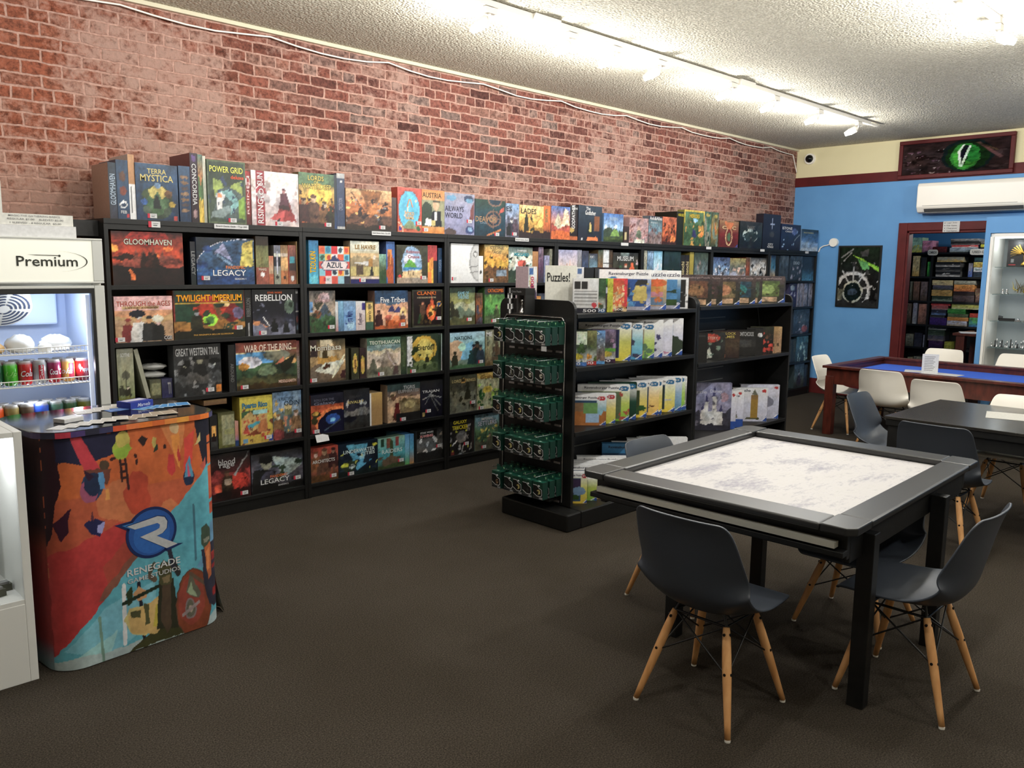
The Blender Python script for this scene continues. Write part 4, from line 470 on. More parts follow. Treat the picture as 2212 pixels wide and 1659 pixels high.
GONDOLA_BOXES = [
(4.035, 3.54, 1.363, 0.165, 0.22, 0.05, 'white poster style jigsaw box with grid of tiny pictures on top of near island', 'g eee ddd ccc;r 0 0 100 13 223;r 4 70 30 90 333;r 34 70 56 90 333;r 4 62 96 64 888;r 4 52 96 56 999;r 4 42 96 46 999;r 4 32 96 36 aaa;r 4 22 96 26 aaa;e 84 22 10 8 c34;n 8 201', '500|66|6|52|9|eee|'),
(4.109, 3.54, 1.363, 0.165, 0.22, 0.05, 'green forest jigsaw box with light blue footer on top of near island', 'g 464 353 ddd;r 0 0 100 12 47a;e 70 22 14 8 d74;s 10 564 8 202;n 45 202', '00|80|6|34|8|eee|'),
(4.18, 3.543, 1.363, 0.17, 0.22, 0.05, 'purple and lime jigsaw box on top of near island', 'g 5a3 424 433;r 0 50 100 78 435;r 50 56 96 74 ccd;r 0 0 100 12 211;r 80 0 100 100 cc3;n 30 203', ''),
(4.319, 3.557, 1.363, 0.19, 0.219, 0.05, 'red and orange candy jigsaw box on top of near island', 'g d43 e84 c43;r 0 0 100 13 211;s 40 ec9 7 204;s 30 d54 6 205;s 20 e94 5 206;p d34 88 100 100 100 100 14 90 14;n 35 204', '500|70|6|34|7|eee|'),
(4.46, 3.675, 1.363, 0.36, 0.279, 0.05, 'wide white jigsaw box picturing a tower and gold vehicle on top of near island', 'g eee 36a dde;r 0 78 100 100 fff;r 0 10 92 77 259;s 8 59c 12 207;p 334 52 34 56 72 60 34;p 333 66 60 92 64 92 76 74 76;p cb6 64 22 92 22 92 60 70 60;p 234 6 30 40 30 38 48 20 54;s 20 ba5 4 208;r 0 0 100 9 aab;p 25a 84 0 100 0 100 17;l 86 1 100 15 1 fff;n 16 205', 'Ravensburger Puzzle|56|89|76|10|556|'),
(4.661, 3.661, 1.363, 0.34, 0.277, 0.05, 'white jigsaw box picturing an autumn palace on top of near island', 'g eed ca6 58a;r 0 78 100 100 fff;r 6 10 92 77 c94;e 80 68 20 10 d62;r 6 34 92 44 c89;r 6 12 92 30 68a;s 14 c73 6 209;r 0 0 100 9 aab;p 25a 84 0 100 0 100 17;l 86 1 100 15 1 fff;n 16 206', 'Puzzle|78|89|40|10|667|'),
(4.834, 3.661, 1.363, 0.34, 0.275, 0.05, 'white jigsaw box picturing blue sky over firs on top of near island', 'g eed 48b 343;r 0 78 100 100 fff;r 6 10 92 77 48b;s 12 dde 10 210;p 243 6 34 92 50 92 42 6 50;r 6 10 92 24 352;r 0 0 100 9 aab;p 25a 84 0 100 0 100 17;l 86 1 100 15 1 fff;n 16 207', 'Puzzle|78|89|40|10|667|'),
(4.992, 3.606, 1.363, 0.26, 0.225, 0.05, 'white framed black jigsaw box on top of near island', 'g eee eee eee;r 5 5 92 93 222;s 8 888 4 211;n 10 208', ''),
(3.936, 3.536, 1.024, 0.16, 0.23, 0.05, 'small jigsaw box picturing a dark green park on second shelf of near island', 'g 232 565 ddd;r 40 60 100 96 dec;s 14 463 8 212;r 0 0 100 12 47b;e 60 26 26 9 cb2;n 45 209', '300|50|6|50|8|eee|'),
(4.041, 3.529, 1.024, 0.15, 0.222, 0.05, 'small jigsaw box with red footer and tan scene on second shelf of near island', 'g 885 564 ddd;s 10 673 8 213;r 0 0 100 12 b33;e 60 24 20 8 d93;n 45 210', '00|70|6|34|8|eee|'),
(4.126, 3.529, 1.024, 0.15, 0.218, 0.05, 'small blue topped jigsaw box in shrink wrap on second shelf of near island', 'g 69c 777 865;s 12 bcd 8 214;r 0 0 100 9 59c;n 50 211', '00|50|92|50|9|dee|'),
(4.231, 3.536, 1.024, 0.16, 0.222, 0.05, 'small jigsaw box picturing purple blossom on second shelf of near island', 'g 879 444 ddd;s 10 a8a 10 215;r 0 34 100 44 6a4;r 0 0 100 12 424;e 60 26 26 9 cb3;n 45 212', '00|60|6|40|8|eee|'),
(4.254, 3.675, 1.024, 0.36, 0.262, 0.05, 'yellow edged jigsaw box with dark blue picture on second shelf of near island', 'g fff dd6 ed2;r 0 84 100 100 fff;r 0 8 78 82 357;r 40 8 76 82 225;e 56 40 16 20 475;p 25a 84 0 100 0 100 17;l 86 1 100 15 1 fff;e 89 90 9 7 27a;n 8 1362', 'Ravensburger Puzzle|46|91|66|8|334|;9+|88|90|12|7|eee|'),
(4.4, 3.661, 1.024, 0.34, 0.254, 0.05, 'sky blue edged jigsaw box with orange brown picture on second shelf of near island', 'g fff 8cd 4ad;r 0 84 100 100 fff;r 0 8 78 82 357;r 30 8 78 82 633;s 9 446 9 217;p 25a 84 0 100 0 100 17;l 86 1 100 15 1 fff;e 89 90 9 7 27a;n 8 1387', 'Ravensburger Puzzle|46|91|66|8|334|;9+|88|90|12|7|eee|'),
(4.538, 3.661, 1.024, 0.34, 0.245, 0.05, 'lime edged jigsaw box with tan picture on second shelf of near island', 'g fff cd7 8c3;r 0 84 100 100 fff;r 0 8 78 82 357;r 30 8 78 82 a97;s 9 686 9 218;p 25a 84 0 100 0 100 17;l 86 1 100 15 1 fff;e 89 90 9 7 27a;n 8 1412', 'Ravensburger Puzzle|46|91|66|8|334|;9+|88|90|12|7|eee|'),
(4.638, 3.661, 1.024, 0.34, 0.268, 0.05, 'white jigsaw box with purple lettering picture on second shelf of near island', 'g fff dde ccd;r 0 84 100 100 fff;r 0 8 78 82 357;r 30 8 78 82 88b;s 12 447 7 219;p 25a 84 0 100 0 100 17;l 86 1 100 15 1 fff;n 8 1430', 'Ravensburger Puzzle|46|91|66|8|334|'),
(4.755, 3.661, 1.024, 0.34, 0.267, 0.05, 'pale jigsaw box with grey and pink picture on second shelf of near island', 'g fff dde dde;r 0 84 100 100 fff;r 0 8 78 82 357;r 30 8 78 82 888;s 8 c8a 8 220;p 25a 84 0 100 0 100 17;l 86 1 100 15 1 fff;n 8 1451', 'Ravensburger Puzzle|46|91|66|8|334|'),
(4.888, 3.661, 1.024, 0.34, 0.269, 0.05, 'white jigsaw box with sky and treeline picture on second shelf of near island', 'g fff dde eef;r 0 84 100 100 fff;r 0 8 78 82 357;r 30 8 78 82 49c;m 46 10 343 221;p 25a 84 0 100 0 100 17;l 86 1 100 15 1 fff;n 8 1473', 'Ravensburger Puzzle|46|91|66|8|334|'),
(5.32, 3.415, 1.024, -0.015, 0.249, 0.05, 'light blue jigsaw box with mossy green picture on second shelf of near island', 'g fff 9ce 4ad;r 0 84 100 100 fff;r 0 8 78 82 357;r 30 8 78 82 342;s 9 563 8 222;p 25a 84 0 100 0 100 17;l 86 1 100 15 1 fff;e 89 90 9 7 27a;n 8 1502', 'Ravensburger Puzzle|46|91|66|8|334|;8+|88|90|12|7|eee|'),
(4.049, 3.633, 0.607, 0.3, 0.205, 0.05, 'low jigsaw box with brown dinosaur picture on third shelf of near island', 'g fff 9cd 6bd;r 0 84 100 100 fff;r 0 8 78 82 357;r 8 14 50 74 975;m 40 14 b73 223;r 50 40 80 74 7a6;r 54 10 84 38 ace;p 25a 84 0 100 0 100 17;l 86 1 100 15 1 fff;e 89 90 9 7 c23;n 8 1308', 'Ravensburger Puzzle|46|91|66|8|334|;5+|88|90|12|7|eee|'),
(4.15, 3.633, 0.607, 0.3, 0.205, 0.05, 'low yellow edged jigsaw box with red age badge on third shelf of near island', 'g fff ed7 dd3;r 0 84 100 100 fff;r 0 8 78 82 357;r 30 8 74 78 675;p 25a 84 0 100 0 100 17;l 86 1 100 15 1 fff;e 89 90 9 7 c23;n 8 1329', 'Ravensburger Puzzle|46|91|66|8|334|;5+|88|90|12|7|eee|'),
(4.258, 3.675, 0.607, 0.36, 0.251, 0.05, 'green edged jigsaw box with flower picture on third shelf of near island', 'g fff cd6 8c2;r 0 84 100 100 fff;r 0 8 78 82 357;r 8 6 84 80 675;s 16 b54 6 225;p 25a 84 0 100 0 100 17;l 86 1 100 15 1 fff;e 89 90 9 7 27a;n 8 1358', 'Ravensburger Puzzle|46|91|66|8|334|;6+|88|90|12|7|eee|'),
(4.35, 3.661, 0.607, 0.34, 0.26, 0.05, 'dark green jigsaw box on third shelf of near island', 'g fff 254 132;r 0 84 100 100 fff;r 0 8 78 82 357;r 0 84 100 100 143;p 25a 84 0 100 0 100 17;l 86 1 100 15 1 fff;e 89 90 9 7 27a;n 8 1373', 'Ravensburger Puzzle|46|91|66|8|334|;6+|88|90|12|7|eee|'),
(4.474, 3.661, 0.607, 0.34, 0.258, 0.05, 'yellow edged jigsaw box, picture of dark plants on third shelf of near island', 'g fff ed7 fd0;r 0 84 100 100 fff;r 0 8 78 82 357;r 30 8 84 76 453;s 9 363 8 226;p 25a 84 0 100 0 100 17;l 86 1 100 15 1 fff;e 89 90 9 7 27a;n 8 1396', 'Ravensburger Puzzle|46|91|66|8|334|;6+|88|90|12|7|eee|'),
(4.616, 3.661, 0.607, 0.34, 0.252, 0.05, 'pale orange jigsaw box with cream picture on third shelf of near island', 'g fff fd8 fc5;r 0 84 100 100 fff;r 0 8 78 82 357;r 30 8 74 78 cb8;s 9 742 5 227;p 25a 84 0 100 0 100 17;l 86 1 100 15 1 fff;e 89 90 9 7 27a;n 8 1422', 'Ravensburger Puzzle|46|91|66|8|334|;6+|88|90|12|7|eee|'),
(4.656, 3.661, 0.607, 0.34, 0.252, 0.05, 'narrow visible yellow jigsaw box edge on third shelf of near island', 'g fff ed7 fd0;r 0 84 100 100 fff;r 0 8 78 82 357;p 25a 84 0 100 0 100 17;l 86 1 100 15 1 fff;e 89 90 9 7 27a;n 8 1429', 'Ravensburger Puzzle|46|91|66|8|334|;6+|88|90|12|7|eee|'),
(4.816, 3.661, 0.607, 0.34, 0.248, 0.05, 'yellow edged jigsaw box with poppies picture on third shelf of near island', 'g fff ee9 fd0;r 0 84 100 100 fff;r 0 8 78 82 357;r 30 8 76 76 343;s 9 b33 8 228;s 5 ccc 7 2;p 25a 84 0 100 0 100 17;l 86 1 100 15 1 fff;e 89 90 9 7 27a;n 8 1456', 'Ravensburger Puzzle|46|91|66|8|334|;7+|88|90|12|7|eee|'),
(4.903, 3.661, 0.607, 0.34, 0.255, 0.05, 'steel blue jigsaw box on third shelf of near island', 'g fff 9bd 59b;r 0 84 100 100 fff;r 0 8 78 82 357;p 25a 84 0 100 0 100 17;l 86 1 100 15 1 fff;e 89 90 9 7 27a;n 8 1471', 'Ravensburger Puzzle|46|91|66|8|334|;8+|88|90|12|7|eee|'),
(4.945, 3.661, 0.607, 0.34, 0.254, 0.05, 'green edged jigsaw box behind the steel blue one on third shelf of near island', 'g fff bd6 8c2;r 0 84 100 100 fff;r 0 8 78 82 357;p 25a 84 0 100 0 100 17;l 86 1 100 15 1 fff;e 89 90 9 7 27a;n 8 1479', 'Ravensburger Puzzle|46|91|66|8|334|;8+|88|90|12|7|eee|'),
(4.967, 3.661, 0.607, 0.34, 0.25, 0.05, 'black and white mottled jigsaw box, deepest of its row on third shelf of near island', 'g fff 999 777;r 0 84 100 100 fff;r 0 8 78 82 357;s 40 eee 5 229;s 30 222 4 230;p 25a 84 0 100 0 100 17;l 86 1 100 15 1 fff;e 89 90 9 7 27a;n 8 1487', 'Ravensburger Puzzle|46|91|66|8|334|;8+|88|90|12|7|eee|'),
(3.93, 3.525, 0.115, 0.179, 0.207, 0.05, 'bottom row yellow jigsaw box with racing picture on base of near island', 'g fff dd6 ec2;r 0 84 100 100 fff;r 0 8 78 82 357;r 20 30 76 80 435;r 20 12 70 28 352;e 70 40 24 14 79b;p 25a 84 0 100 0 100 17;l 86 1 100 15 1 fff;e 89 90 9 7 c23;n 8 1264', 'Ravensburger Puzzle|46|91|66|8|334|;4+|88|90|12|7|eee|'),
(3.944, 3.608, 0.115, 0.3, 0.172, 0.05, 'bottom row green jigsaw box on base of near island', 'g fff bc5 8b3;r 0 84 100 100 fff;r 0 8 78 82 357;r 74 8 78 82 453;p 25a 84 0 100 0 100 17;l 86 1 100 15 1 fff;n 8 1279', 'Ravensburger Puzzle|46|91|66|8|334|'),
(4.002, 3.608, 0.115, 0.3, 0.157, 0.05, 'bottom row plain yellow jigsaw box on base of near island', 'g fff fc3 fc1;r 0 84 100 100 fff;r 0 8 78 82 357;p 25a 84 0 100 0 100 17;l 86 1 100 15 1 fff;n 8 1293', 'Ravensburger Puzzle|46|91|66|8|334|'),
(4.08, 3.608, 0.115, 0.3, 0.133, 0.05, 'bottom row pale jigsaw box behind the yellow on base of near island', 'g fff cc9 bcc;r 0 84 100 100 fff;r 0 8 78 82 357;p 25a 84 0 100 0 100 17;l 86 1 100 15 1 fff;n 8 1307', 'Ravensburger Puzzle|46|91|66|8|334|'),
(4.069, 3.65, 0.115, 0.36, 0.214, 0.05, 'white topped jigsaw box just behind the pale one on base of near island', 'g fff dde eee;r 0 84 100 100 fff;r 0 8 78 82 357;p 25a 84 0 100 0 100 17;l 86 1 100 15 1 fff;n 8 1317', 'Ravensburger Puzzle|46|91|66|8|334|'),
(4.114, 3.65, 0.115, 0.36, 0.219, 0.05, 'white topped jigsaw box two behind the pale one on base of near island', 'g fff dde eee;r 0 84 100 100 fff;r 0 8 78 82 357;p 25a 84 0 100 0 100 17;l 86 1 100 15 1 fff;n 8 1326', 'Ravensburger Puzzle|46|91|66|8|334|'),
(4.171, 3.65, 0.115, 0.36, 0.226, 0.05, 'white topped jigsaw box just before the blue stripped one on base of near island', 'g fff dde eee;r 0 84 100 100 fff;r 0 8 78 82 357;p 25a 84 0 100 0 100 17;l 86 1 100 15 1 fff;n 8 1337', 'Ravensburger Puzzle|46|91|66|8|334|'),
(4.238, 3.65, 0.115, 0.36, 0.245, 0.05, 'bottom row white jigsaw box with blue strip on base of near island', 'g fff dde dde;r 0 84 100 100 fff;r 0 8 78 82 357;r 20 60 90 76 346;p 25a 84 0 100 0 100 17;l 86 1 100 15 1 fff;n 8 1350', 'Ravensburger Puzzle|46|91|66|8|334|'),
(4.317, 3.65, 0.115, 0.36, 0.23, 0.05, 'white topped jigsaw box second from the blue stripped one on base of near island', 'g fff dde dde;r 0 84 100 100 fff;r 0 8 78 82 357;p 25a 84 0 100 0 100 17;l 86 1 100 15 1 fff;n 8 1365', 'Ravensburger Puzzle|46|91|66|8|334|'),
(4.509, 3.65, 0.115, 0.36, 0.298, 0.05, 'bottom row teal ocean jigsaw box on base of near island', 'g fff 27a 3ac;r 0 84 100 100 fff;r 0 8 78 82 357;r 0 76 100 100 38b;p 25a 84 0 100 0 100 17;l 86 1 100 15 1 fff;n 8 1400', 'Ravensburger Puzzle|46|91|66|8|334|'),
(4.622, 3.65, 0.115, 0.36, 0.292, 0.05, 'pale jigsaw box just behind the teal one on base of near island', 'g fff dde ccd;r 0 84 100 100 fff;r 0 8 78 82 357;p 25a 84 0 100 0 100 17;l 86 1 100 15 1 fff;n 8 1420', 'Ravensburger Puzzle|46|91|66|8|334|'),
(4.797, 3.65, 0.115, 0.36, 0.292, 0.05, 'bottom row jigsaw box with blue and white top on base of near island', 'g fff 69c dde;r 0 84 100 100 fff;r 0 8 78 82 357;p 25a 84 0 100 0 100 17;l 86 1 100 15 1 fff;n 8 1450', 'Ravensburger Puzzle|46|91|66|8|334|'),
(4.917, 3.65, 0.115, 0.36, 0.289, 0.05, 'bottom row white jigsaw box near the middle panel on base of near island', 'g fff dde eee;r 0 84 100 100 fff;r 0 8 78 82 357;p 25a 84 0 100 0 100 17;l 86 1 100 15 1 fff;n 8 1470', 'Ravensburger Puzzle|46|91|66|8|334|'),
(4.953, 3.65, 0.115, 0.36, 0.282, 0.05, 'bottom row pale grey jigsaw box at the middle panel on base of near island', 'g fff ccd ccd;r 0 84 100 100 fff;r 0 8 78 82 357;p 25a 84 0 100 0 100 17;l 86 1 100 15 1 fff;n 8 1487', 'Ravensburger Puzzle|46|91|66|8|334|'),
(5.32, 3.595, 1.375, 0.244, 0.234, 0.06, 'dark mystery jigsaw box with tan creature picture on top of far island', 'g 544 333 332;r 10 24 88 80 643;e 50 50 26 20 864;s 14 332 6 1536;r 24 3 82 20 b97;p 25a 84 0 100 0 100 17;l 86 1 100 15 1 fff;n 45 1536', 'RavensburgerPuzzle|50|90|84|8|988|'),
(5.46, 3.606, 1.375, 0.26, 0.23, 0.06, 'dark mystery jigsaw box with dim maroon picture on top of far island', 'g 544 333 332;r 10 24 88 80 433;e 50 50 26 20 644;s 14 332 6 1559;r 24 3 82 20 b97;p 25a 84 0 100 0 100 17;l 86 1 100 15 1 fff;n 45 1559', 'RavensburgerPuzzle|50|90|84|8|988|'),
(5.689, 3.633, 1.375, 0.3, 0.227, 0.06, 'dark mystery jigsaw box with bronze figures picture on top of far island', 'g 544 333 332;r 10 24 88 80 764;e 50 50 26 20 a75;s 14 332 6 1597;r 24 3 82 20 b97;p 25a 84 0 100 0 100 17;l 86 1 100 15 1 fff;n 45 1597', 'RavensburgerPuzzle|50|90|84|8|988|'),
(5.931, 3.633, 1.375, 0.3, 0.227, 0.06, 'dark mystery jigsaw box with turquoise ghost picture on top of far island', 'g 544 333 332;r 10 24 88 80 245;e 50 50 26 20 277;s 14 332 6 1630;r 24 3 82 20 b97;p 25a 84 0 100 0 100 17;l 86 1 100 15 1 fff;n 45 1630', 'RavensburgerPuzzle|50|90|84|8|988|'),
(6.111, 3.564, 1.375, 0.2, 0.227, 0.06, 'dark mystery jigsaw box with pale grey smoke picture on top of far island', 'g 544 333 332;r 10 24 88 80 454;e 50 50 26 20 676;s 14 332 6 1645;r 24 3 82 20 b97;p 25a 84 0 100 0 100 17;l 86 1 100 15 1 fff;n 45 1645', 'RavensburgerPuzzle|50|90|84|8|988|'),
(6.384, 3.661, 1.375, 0.34, 0.224, 0.06, 'dark mystery jigsaw box with glowing green eye picture on top of far island', 'g 544 333 332;r 10 24 88 80 563;e 50 50 26 20 895;s 14 332 6 1697;r 24 3 82 20 b97;p 25a 84 0 100 0 100 17;l 86 1 100 15 1 fff;n 45 1697', 'RavensburgerPuzzle|50|90|84|8|988|'),
(6.607, 3.467, 1.375, 0.06, 0.212, 0.05, 'narrow black end box with blue base on top of far island', 'g 333 334 25a;r 0 0 100 22 25a;n 30 231', ''),
(5.395, 3.494, 0.947, 0.1, 0.222, 0.05, 'black box with faint number on middle shelf of far island', 'g 222 222 222;n 20 232', '1000|50|90|60|6|555|'),
(5.549, 3.592, 0.947, 0.24, 0.213, 0.05, 'mystery game box with red badge and white sails on middle shelf of far island', 'g 333 333 222;e 50 80 34 16 b43;p ccb 20 5 60 5 50 46;s 10 787 6 233;n 40 233', 'MYSTERY|50|80|50|10|dba|'),
(5.781, 3.578, 0.947, 0.22, 0.218, 0.05, 'detective game box with orange title on middle shelf of far island', 'g 322 543 322;p b64 0 0 50 0 40 34 10 38;n 35 234', 'SHERLOCK|50|90|70|9|cb6|;HOLMES|50|78|60|9|cb6|'),
(6.022, 3.592, 0.947, 0.24, 0.214, 0.05, 'black and white mystery game box on middle shelf of far island', 'g 111 333 111;f 26 4 50 eee;f 70 2 46 222 ccc;r 30 34 84 62 444;n 30 235', 'ALFRED|30|84|36|16|ccc|;HITCHCOCK|70|84|44|16|ccc|'),
(6.216, 3.522, 0.947, 0.14, 0.224, 0.05, 'narrow black game box with white oval on middle shelf of far island', 'g 222 222 222;e 80 74 14 8 ddd;n 30 236', 'The|30|88|40|8|cba|'),
(6.345, 3.564, 0.947, 0.2, 0.228, 0.05, 'black box with red flowers on middle shelf of far island', 'g 332 222 211;s 14 c43 8 237;s 8 643 6 238;n 35 237', ''),
(6.509, 3.467, 0.947, 0.06, 0.225, 0.05, 'first tan spine with black characters on middle shelf of far island', 'g a85 975 a86;e 50 30 20 6 543;n 25 238', ''),
(6.591, 3.467, 0.947, 0.06, 0.222, 0.05, 'second tan spine with black characters on middle shelf of far island', 'g b96 a86 a86;e 50 30 20 6 543;n 25 239', ''),
(5.591, 3.682, 0.365, 0.37, 0.384, 0.06, 'large lilac jigsaw box with turreted palace model on lowest shelf of far island', 'g 88b aac 557;r 0 0 100 100 99b;m 36 18 445 240;p ddd 34 8 34 44 42 44 42 60 50 60 50 40 58 40 58 72 68 72 68 40 82 40 82 8;p 447 42 60 46 78 50 60;p 447 58 72 63 94 68 72;p 447 34 44 38 58 42 44;p 447 74 40 78 56 82 40;e 84 70 9 10 b9a;e 14 56 8 8 dcd;s 14 778 4 241;m 12 6 334 242;n 30 240', 'puzzle|26|80|40|9|dde|;Disney|66|82|26|9|dde|'),
(5.848, 3.508, 0.365, 0.12, 0.313, 0.05, 'thin white jigsaw box with red badge on lowest shelf of far island', 'g eee dde ccd;r 0 0 100 20 25a;e 80 90 10 4 c33;n 10 241', ''),
(5.936, 3.536, 0.365, 0.16, 0.309, 0.05, 'white jigsaw box with iron tower model on lowest shelf of far island', 'g eee dde ccd;r 0 0 100 22 25a;e 80 92 9 4 c33;p 443 30 24 50 72 70 24 50 36;l 50 30 50 80 4 443;e 50 28 20 5 775;n 8 242', 'puzzle|44|84|70|8|556|'),
(6.228, 3.633, 0.365, 0.3, 0.287, 0.05, 'white jigsaw box with brown clock tower model on lowest shelf of far island', 'g eee dde ccd;p 553 36 6 82 6 74 12 44 12;r 52 10 74 66 a83;r 52 66 74 80 974;p 776 54 80 72 80 63 97;e 16 60 8 8 ccc;e 16 40 9 8 bbb;p c44 12 76 24 80 22 72;e 90 92 6 5 c33;p 25a 84 0 100 0 100 17;l 86 1 100 15 1 fff;n 10 243', 'puzzle|28|92|46|10|445|'),
(6.405, 3.661, 0.365, 0.34, 0.297, 0.05, 'pale grey jigsaw box with misty castle model on lowest shelf of far island', 'g dde ccd bbc;e 66 50 20 16 889;p 976 10 10 34 10 30 50 14 56;e 92 92 5 4 c33;p 25a 84 0 100 0 100 17;l 86 1 100 15 1 fff;n 15 244', ''),
]
BACK_BOXES = [
(3.736, 0.063, 1.9375, 0.067, '333', '888', 'dark box under the yellow one', 0, ''),
(3.841, 0.37, 1.9375, 0.064, '9ab', '788', 'pale blue box under the stack', 0, ''),
(4.261, 0.177, 1.9375, 0.081, '622', '411', 'dark red case', 0, ''),
(4.452, 0.14, 1.9375, 0.17, 'c8a', 'a78', 'pink roll bundle box', 0, ''),
(4.598, 0.164, 1.9375, 0.218, '9cb', 'cc4', 'pale teal and yellow bag box', 0, ''),
(3.74, 0.067, 2.0054, 0.041, 'cc3', 'aa2', 'yellow box over the dark one', 0, ''),
(3.844, 0.345, 2.0021, 0.035, 'c44', 'ddd', 'red and white box third in stack', 0, ''),
(3.823, 0.38, 2.0376, 0.05, '333', '877', 'black patterned box second in stack', 0, ''),
(3.744, 0.067, 2.047, 0.044, '777', '222', 'grey box over the yellow one', 0, ''),
(3.832, 0.376, 2.0882, 0.04, '999', '444', 'grey box topmost of its stack', 0, ''),
(4.041, 0.335, 1.5855, 0.073, '222', 'ccc', 'black speckled box under stack', 1, ''),
(3.886, 0.053, 1.5855, 0.196, '889', '36b', 'grey and blue upright box', 1, ''),
(3.707, 0.162, 1.5855, 0.074, '234', '345', 'navy box under stack by frame', 1, ''),
(4.617, 0.093, 1.5855, 0.3, 'cb8', 'b94', 'cream upright box', 1, ''),
(4.522, 0.07, 1.5855, 0.28, '333', '444', 'dark upright box beside cream one', 1, ''),
(4.457, 0.04, 1.5855, 0.214, '4a4', '262', 'bright green upright box', 1, ''),
(4.046, 0.336, 1.6587, 0.069, '222', '666', 'black box third in stack', 1, ''),
(3.713, 0.158, 1.6602, 0.062, 'bcc', 'dde', 'pale box with teal letters', 1, 'FIREBALL|50|50|70|40|577|'),
(4.052, 0.335, 1.728, 0.07, '222', 'bbb', 'black and white box second in stack', 1, ''),
(3.719, 0.157, 1.7228, 0.073, 'cb5', 'a83', 'yellow box in stack by frame', 1, ''),
(4.015, 0.356, 1.7983, 0.071, '998', 'ca5', 'grey box with gold title topmost', 1, ''),
(3.724, 0.147, 1.796, 0.063, '355', '234', 'teal box topmost by frame', 1, ''),
(3.832, 0.278, 1.2255, 0.092, '655', '433', 'brown box under middle stack', 2, ''),
(4.122, 0.278, 1.2255, 0.077, '343', '898', 'dark green box under stack', 2, ''),
(3.681, 0.134, 1.2255, 0.106, '976', '532', 'tan box lower by frame', 2, ''),
(4.695, 0.029, 1.2255, 0.282, '776', '554', 'narrow olive upright box', 2, ''),
(4.591, 0.08, 1.2255, 0.282, '865', '543', 'brown upright box', 2, ''),
(4.474, 0.093, 1.2255, 0.281, '766', '543', 'brown grey upright box', 2, ''),
(4.134, 0.277, 1.303, 0.086, 'b95', 'a84', 'plain kraft box in stack', 2, ''),
(3.831, 0.28, 1.3183, 0.057, '322', '432', 'very dark box in middle stack', 2, ''),
(3.689, 0.135, 1.3316, 0.095, '754', '986', 'brown box upper by frame', 2, ''),
(3.839, 0.271, 1.3762, 0.097, 'd94', 'b63', 'orange box in middle stack', 2, 'CATAN|55|50|60|40|a63|'),
(4.128, 0.272, 1.3898, 0.068, '556', '443', 'slate box second in stack', 2, ''),
(4.134, 0.278, 1.4586, 0.073, 'cb8', 'a97', 'cream box topmost of stack', 2, ''),
(3.827, 0.285, 1.4732, 0.058, 'aa9', '776', 'beige box topmost of middle stack', 2, ''),
(4.68, 0.069, 0.8755, 0.303, '765', '443', 'brown upright row of boxes', 3, ''),
(4.599, 0.055, 0.8755, 0.313, '99a', 'aaa', 'silver upright box', 3, ''),
(3.898, 0.267, 0.8755, 0.074, 'bbc', 'a97', 'pale box under middle stack', 3, ''),
(4.457, 0.116, 0.8755, 0.302, 'a76', '754', 'copper coloured upright boxes', 3, ''),
(4.174, 0.233, 0.8755, 0.108, '427', '316', 'purple box under stack', 3, ''),
(3.681, 0.19, 0.8755, 0.132, '5a6', '27b', 'green and blue box by door frame', 3, ''),
(3.885, 0.279, 0.9498, 0.052, 'd94', 'c83', 'thin orange box in middle stack', 3, ''),
(3.893, 0.268, 1.0027, 0.049, '675', '564', 'thin olive box in middle stack', 3, ''),
(4.209, 0.199, 0.9841, 0.039, '333', '555', 'thin dark box in stack', 3, ''),
(3.685, 0.185, 1.0081, 0.059, 'c42', 'a31', 'red box by door frame', 3, ''),
(4.193, 0.201, 1.0233, 0.077, '334', '68b', 'navy box with blue patch', 3, ''),
(3.93, 0.24, 1.0521, 0.07, '494', '383', 'vivid green box in middle stack', 3, ''),
(3.747, 0.373, 1.1228, 0.069, 'bb5', 'cc9', 'yellow box topmost of middle stack', 3, ''),
(4.169, 0.225, 1.1012, 0.061, 'a55', '988', 'grey red box second in stack', 3, ''),
(4.137, 0.267, 1.1627, 0.029, 'a22', 'c55', 'red box topmost of stack', 3, ''),
(4.619, 0.108, 0.5355, 0.182, '887', '554', 'pale grey speckled upright boxes', 4, ''),
(4.494, 0.11, 0.5355, 0.206, '334', '445', 'dark slate upright boxes', 4, ''),
(4.457, 0.02, 0.5355, 0.182, 'aab', '99a', 'white card upright box', 4, ''),
(4.201, 0.195, 0.5355, 0.105, '425', '314', 'dark purple box under low stack', 4, ''),
(4.079, 0.097, 0.5355, 0.1, 'aa3', '993', 'yellow green small box', 4, ''),
(4.195, 0.22, 0.6409, 0.079, '556', '877', 'grey box in low stack', 4, ''),
(4.19, 0.225, 0.7205, 0.084, '343', '565', 'dark olive box in low stack', 4, ''),
(4.172, 0.243, 0.8055, 0.037, '222', 'aaa', 'black box with white letters topmost', 4, ''),
(4.601, 0.077, 0.2205, 0.146, 'aa8', '887', 'cream short upright box', 5, ''),
(4.457, 0.131, 0.2205, 0.165, '998', '776', 'pale upright box with dark oval', 5, ''),
(4.212, 0.171, 0.2205, 0.129, '222', '444', 'black box with pale letters', 5, ''),
]

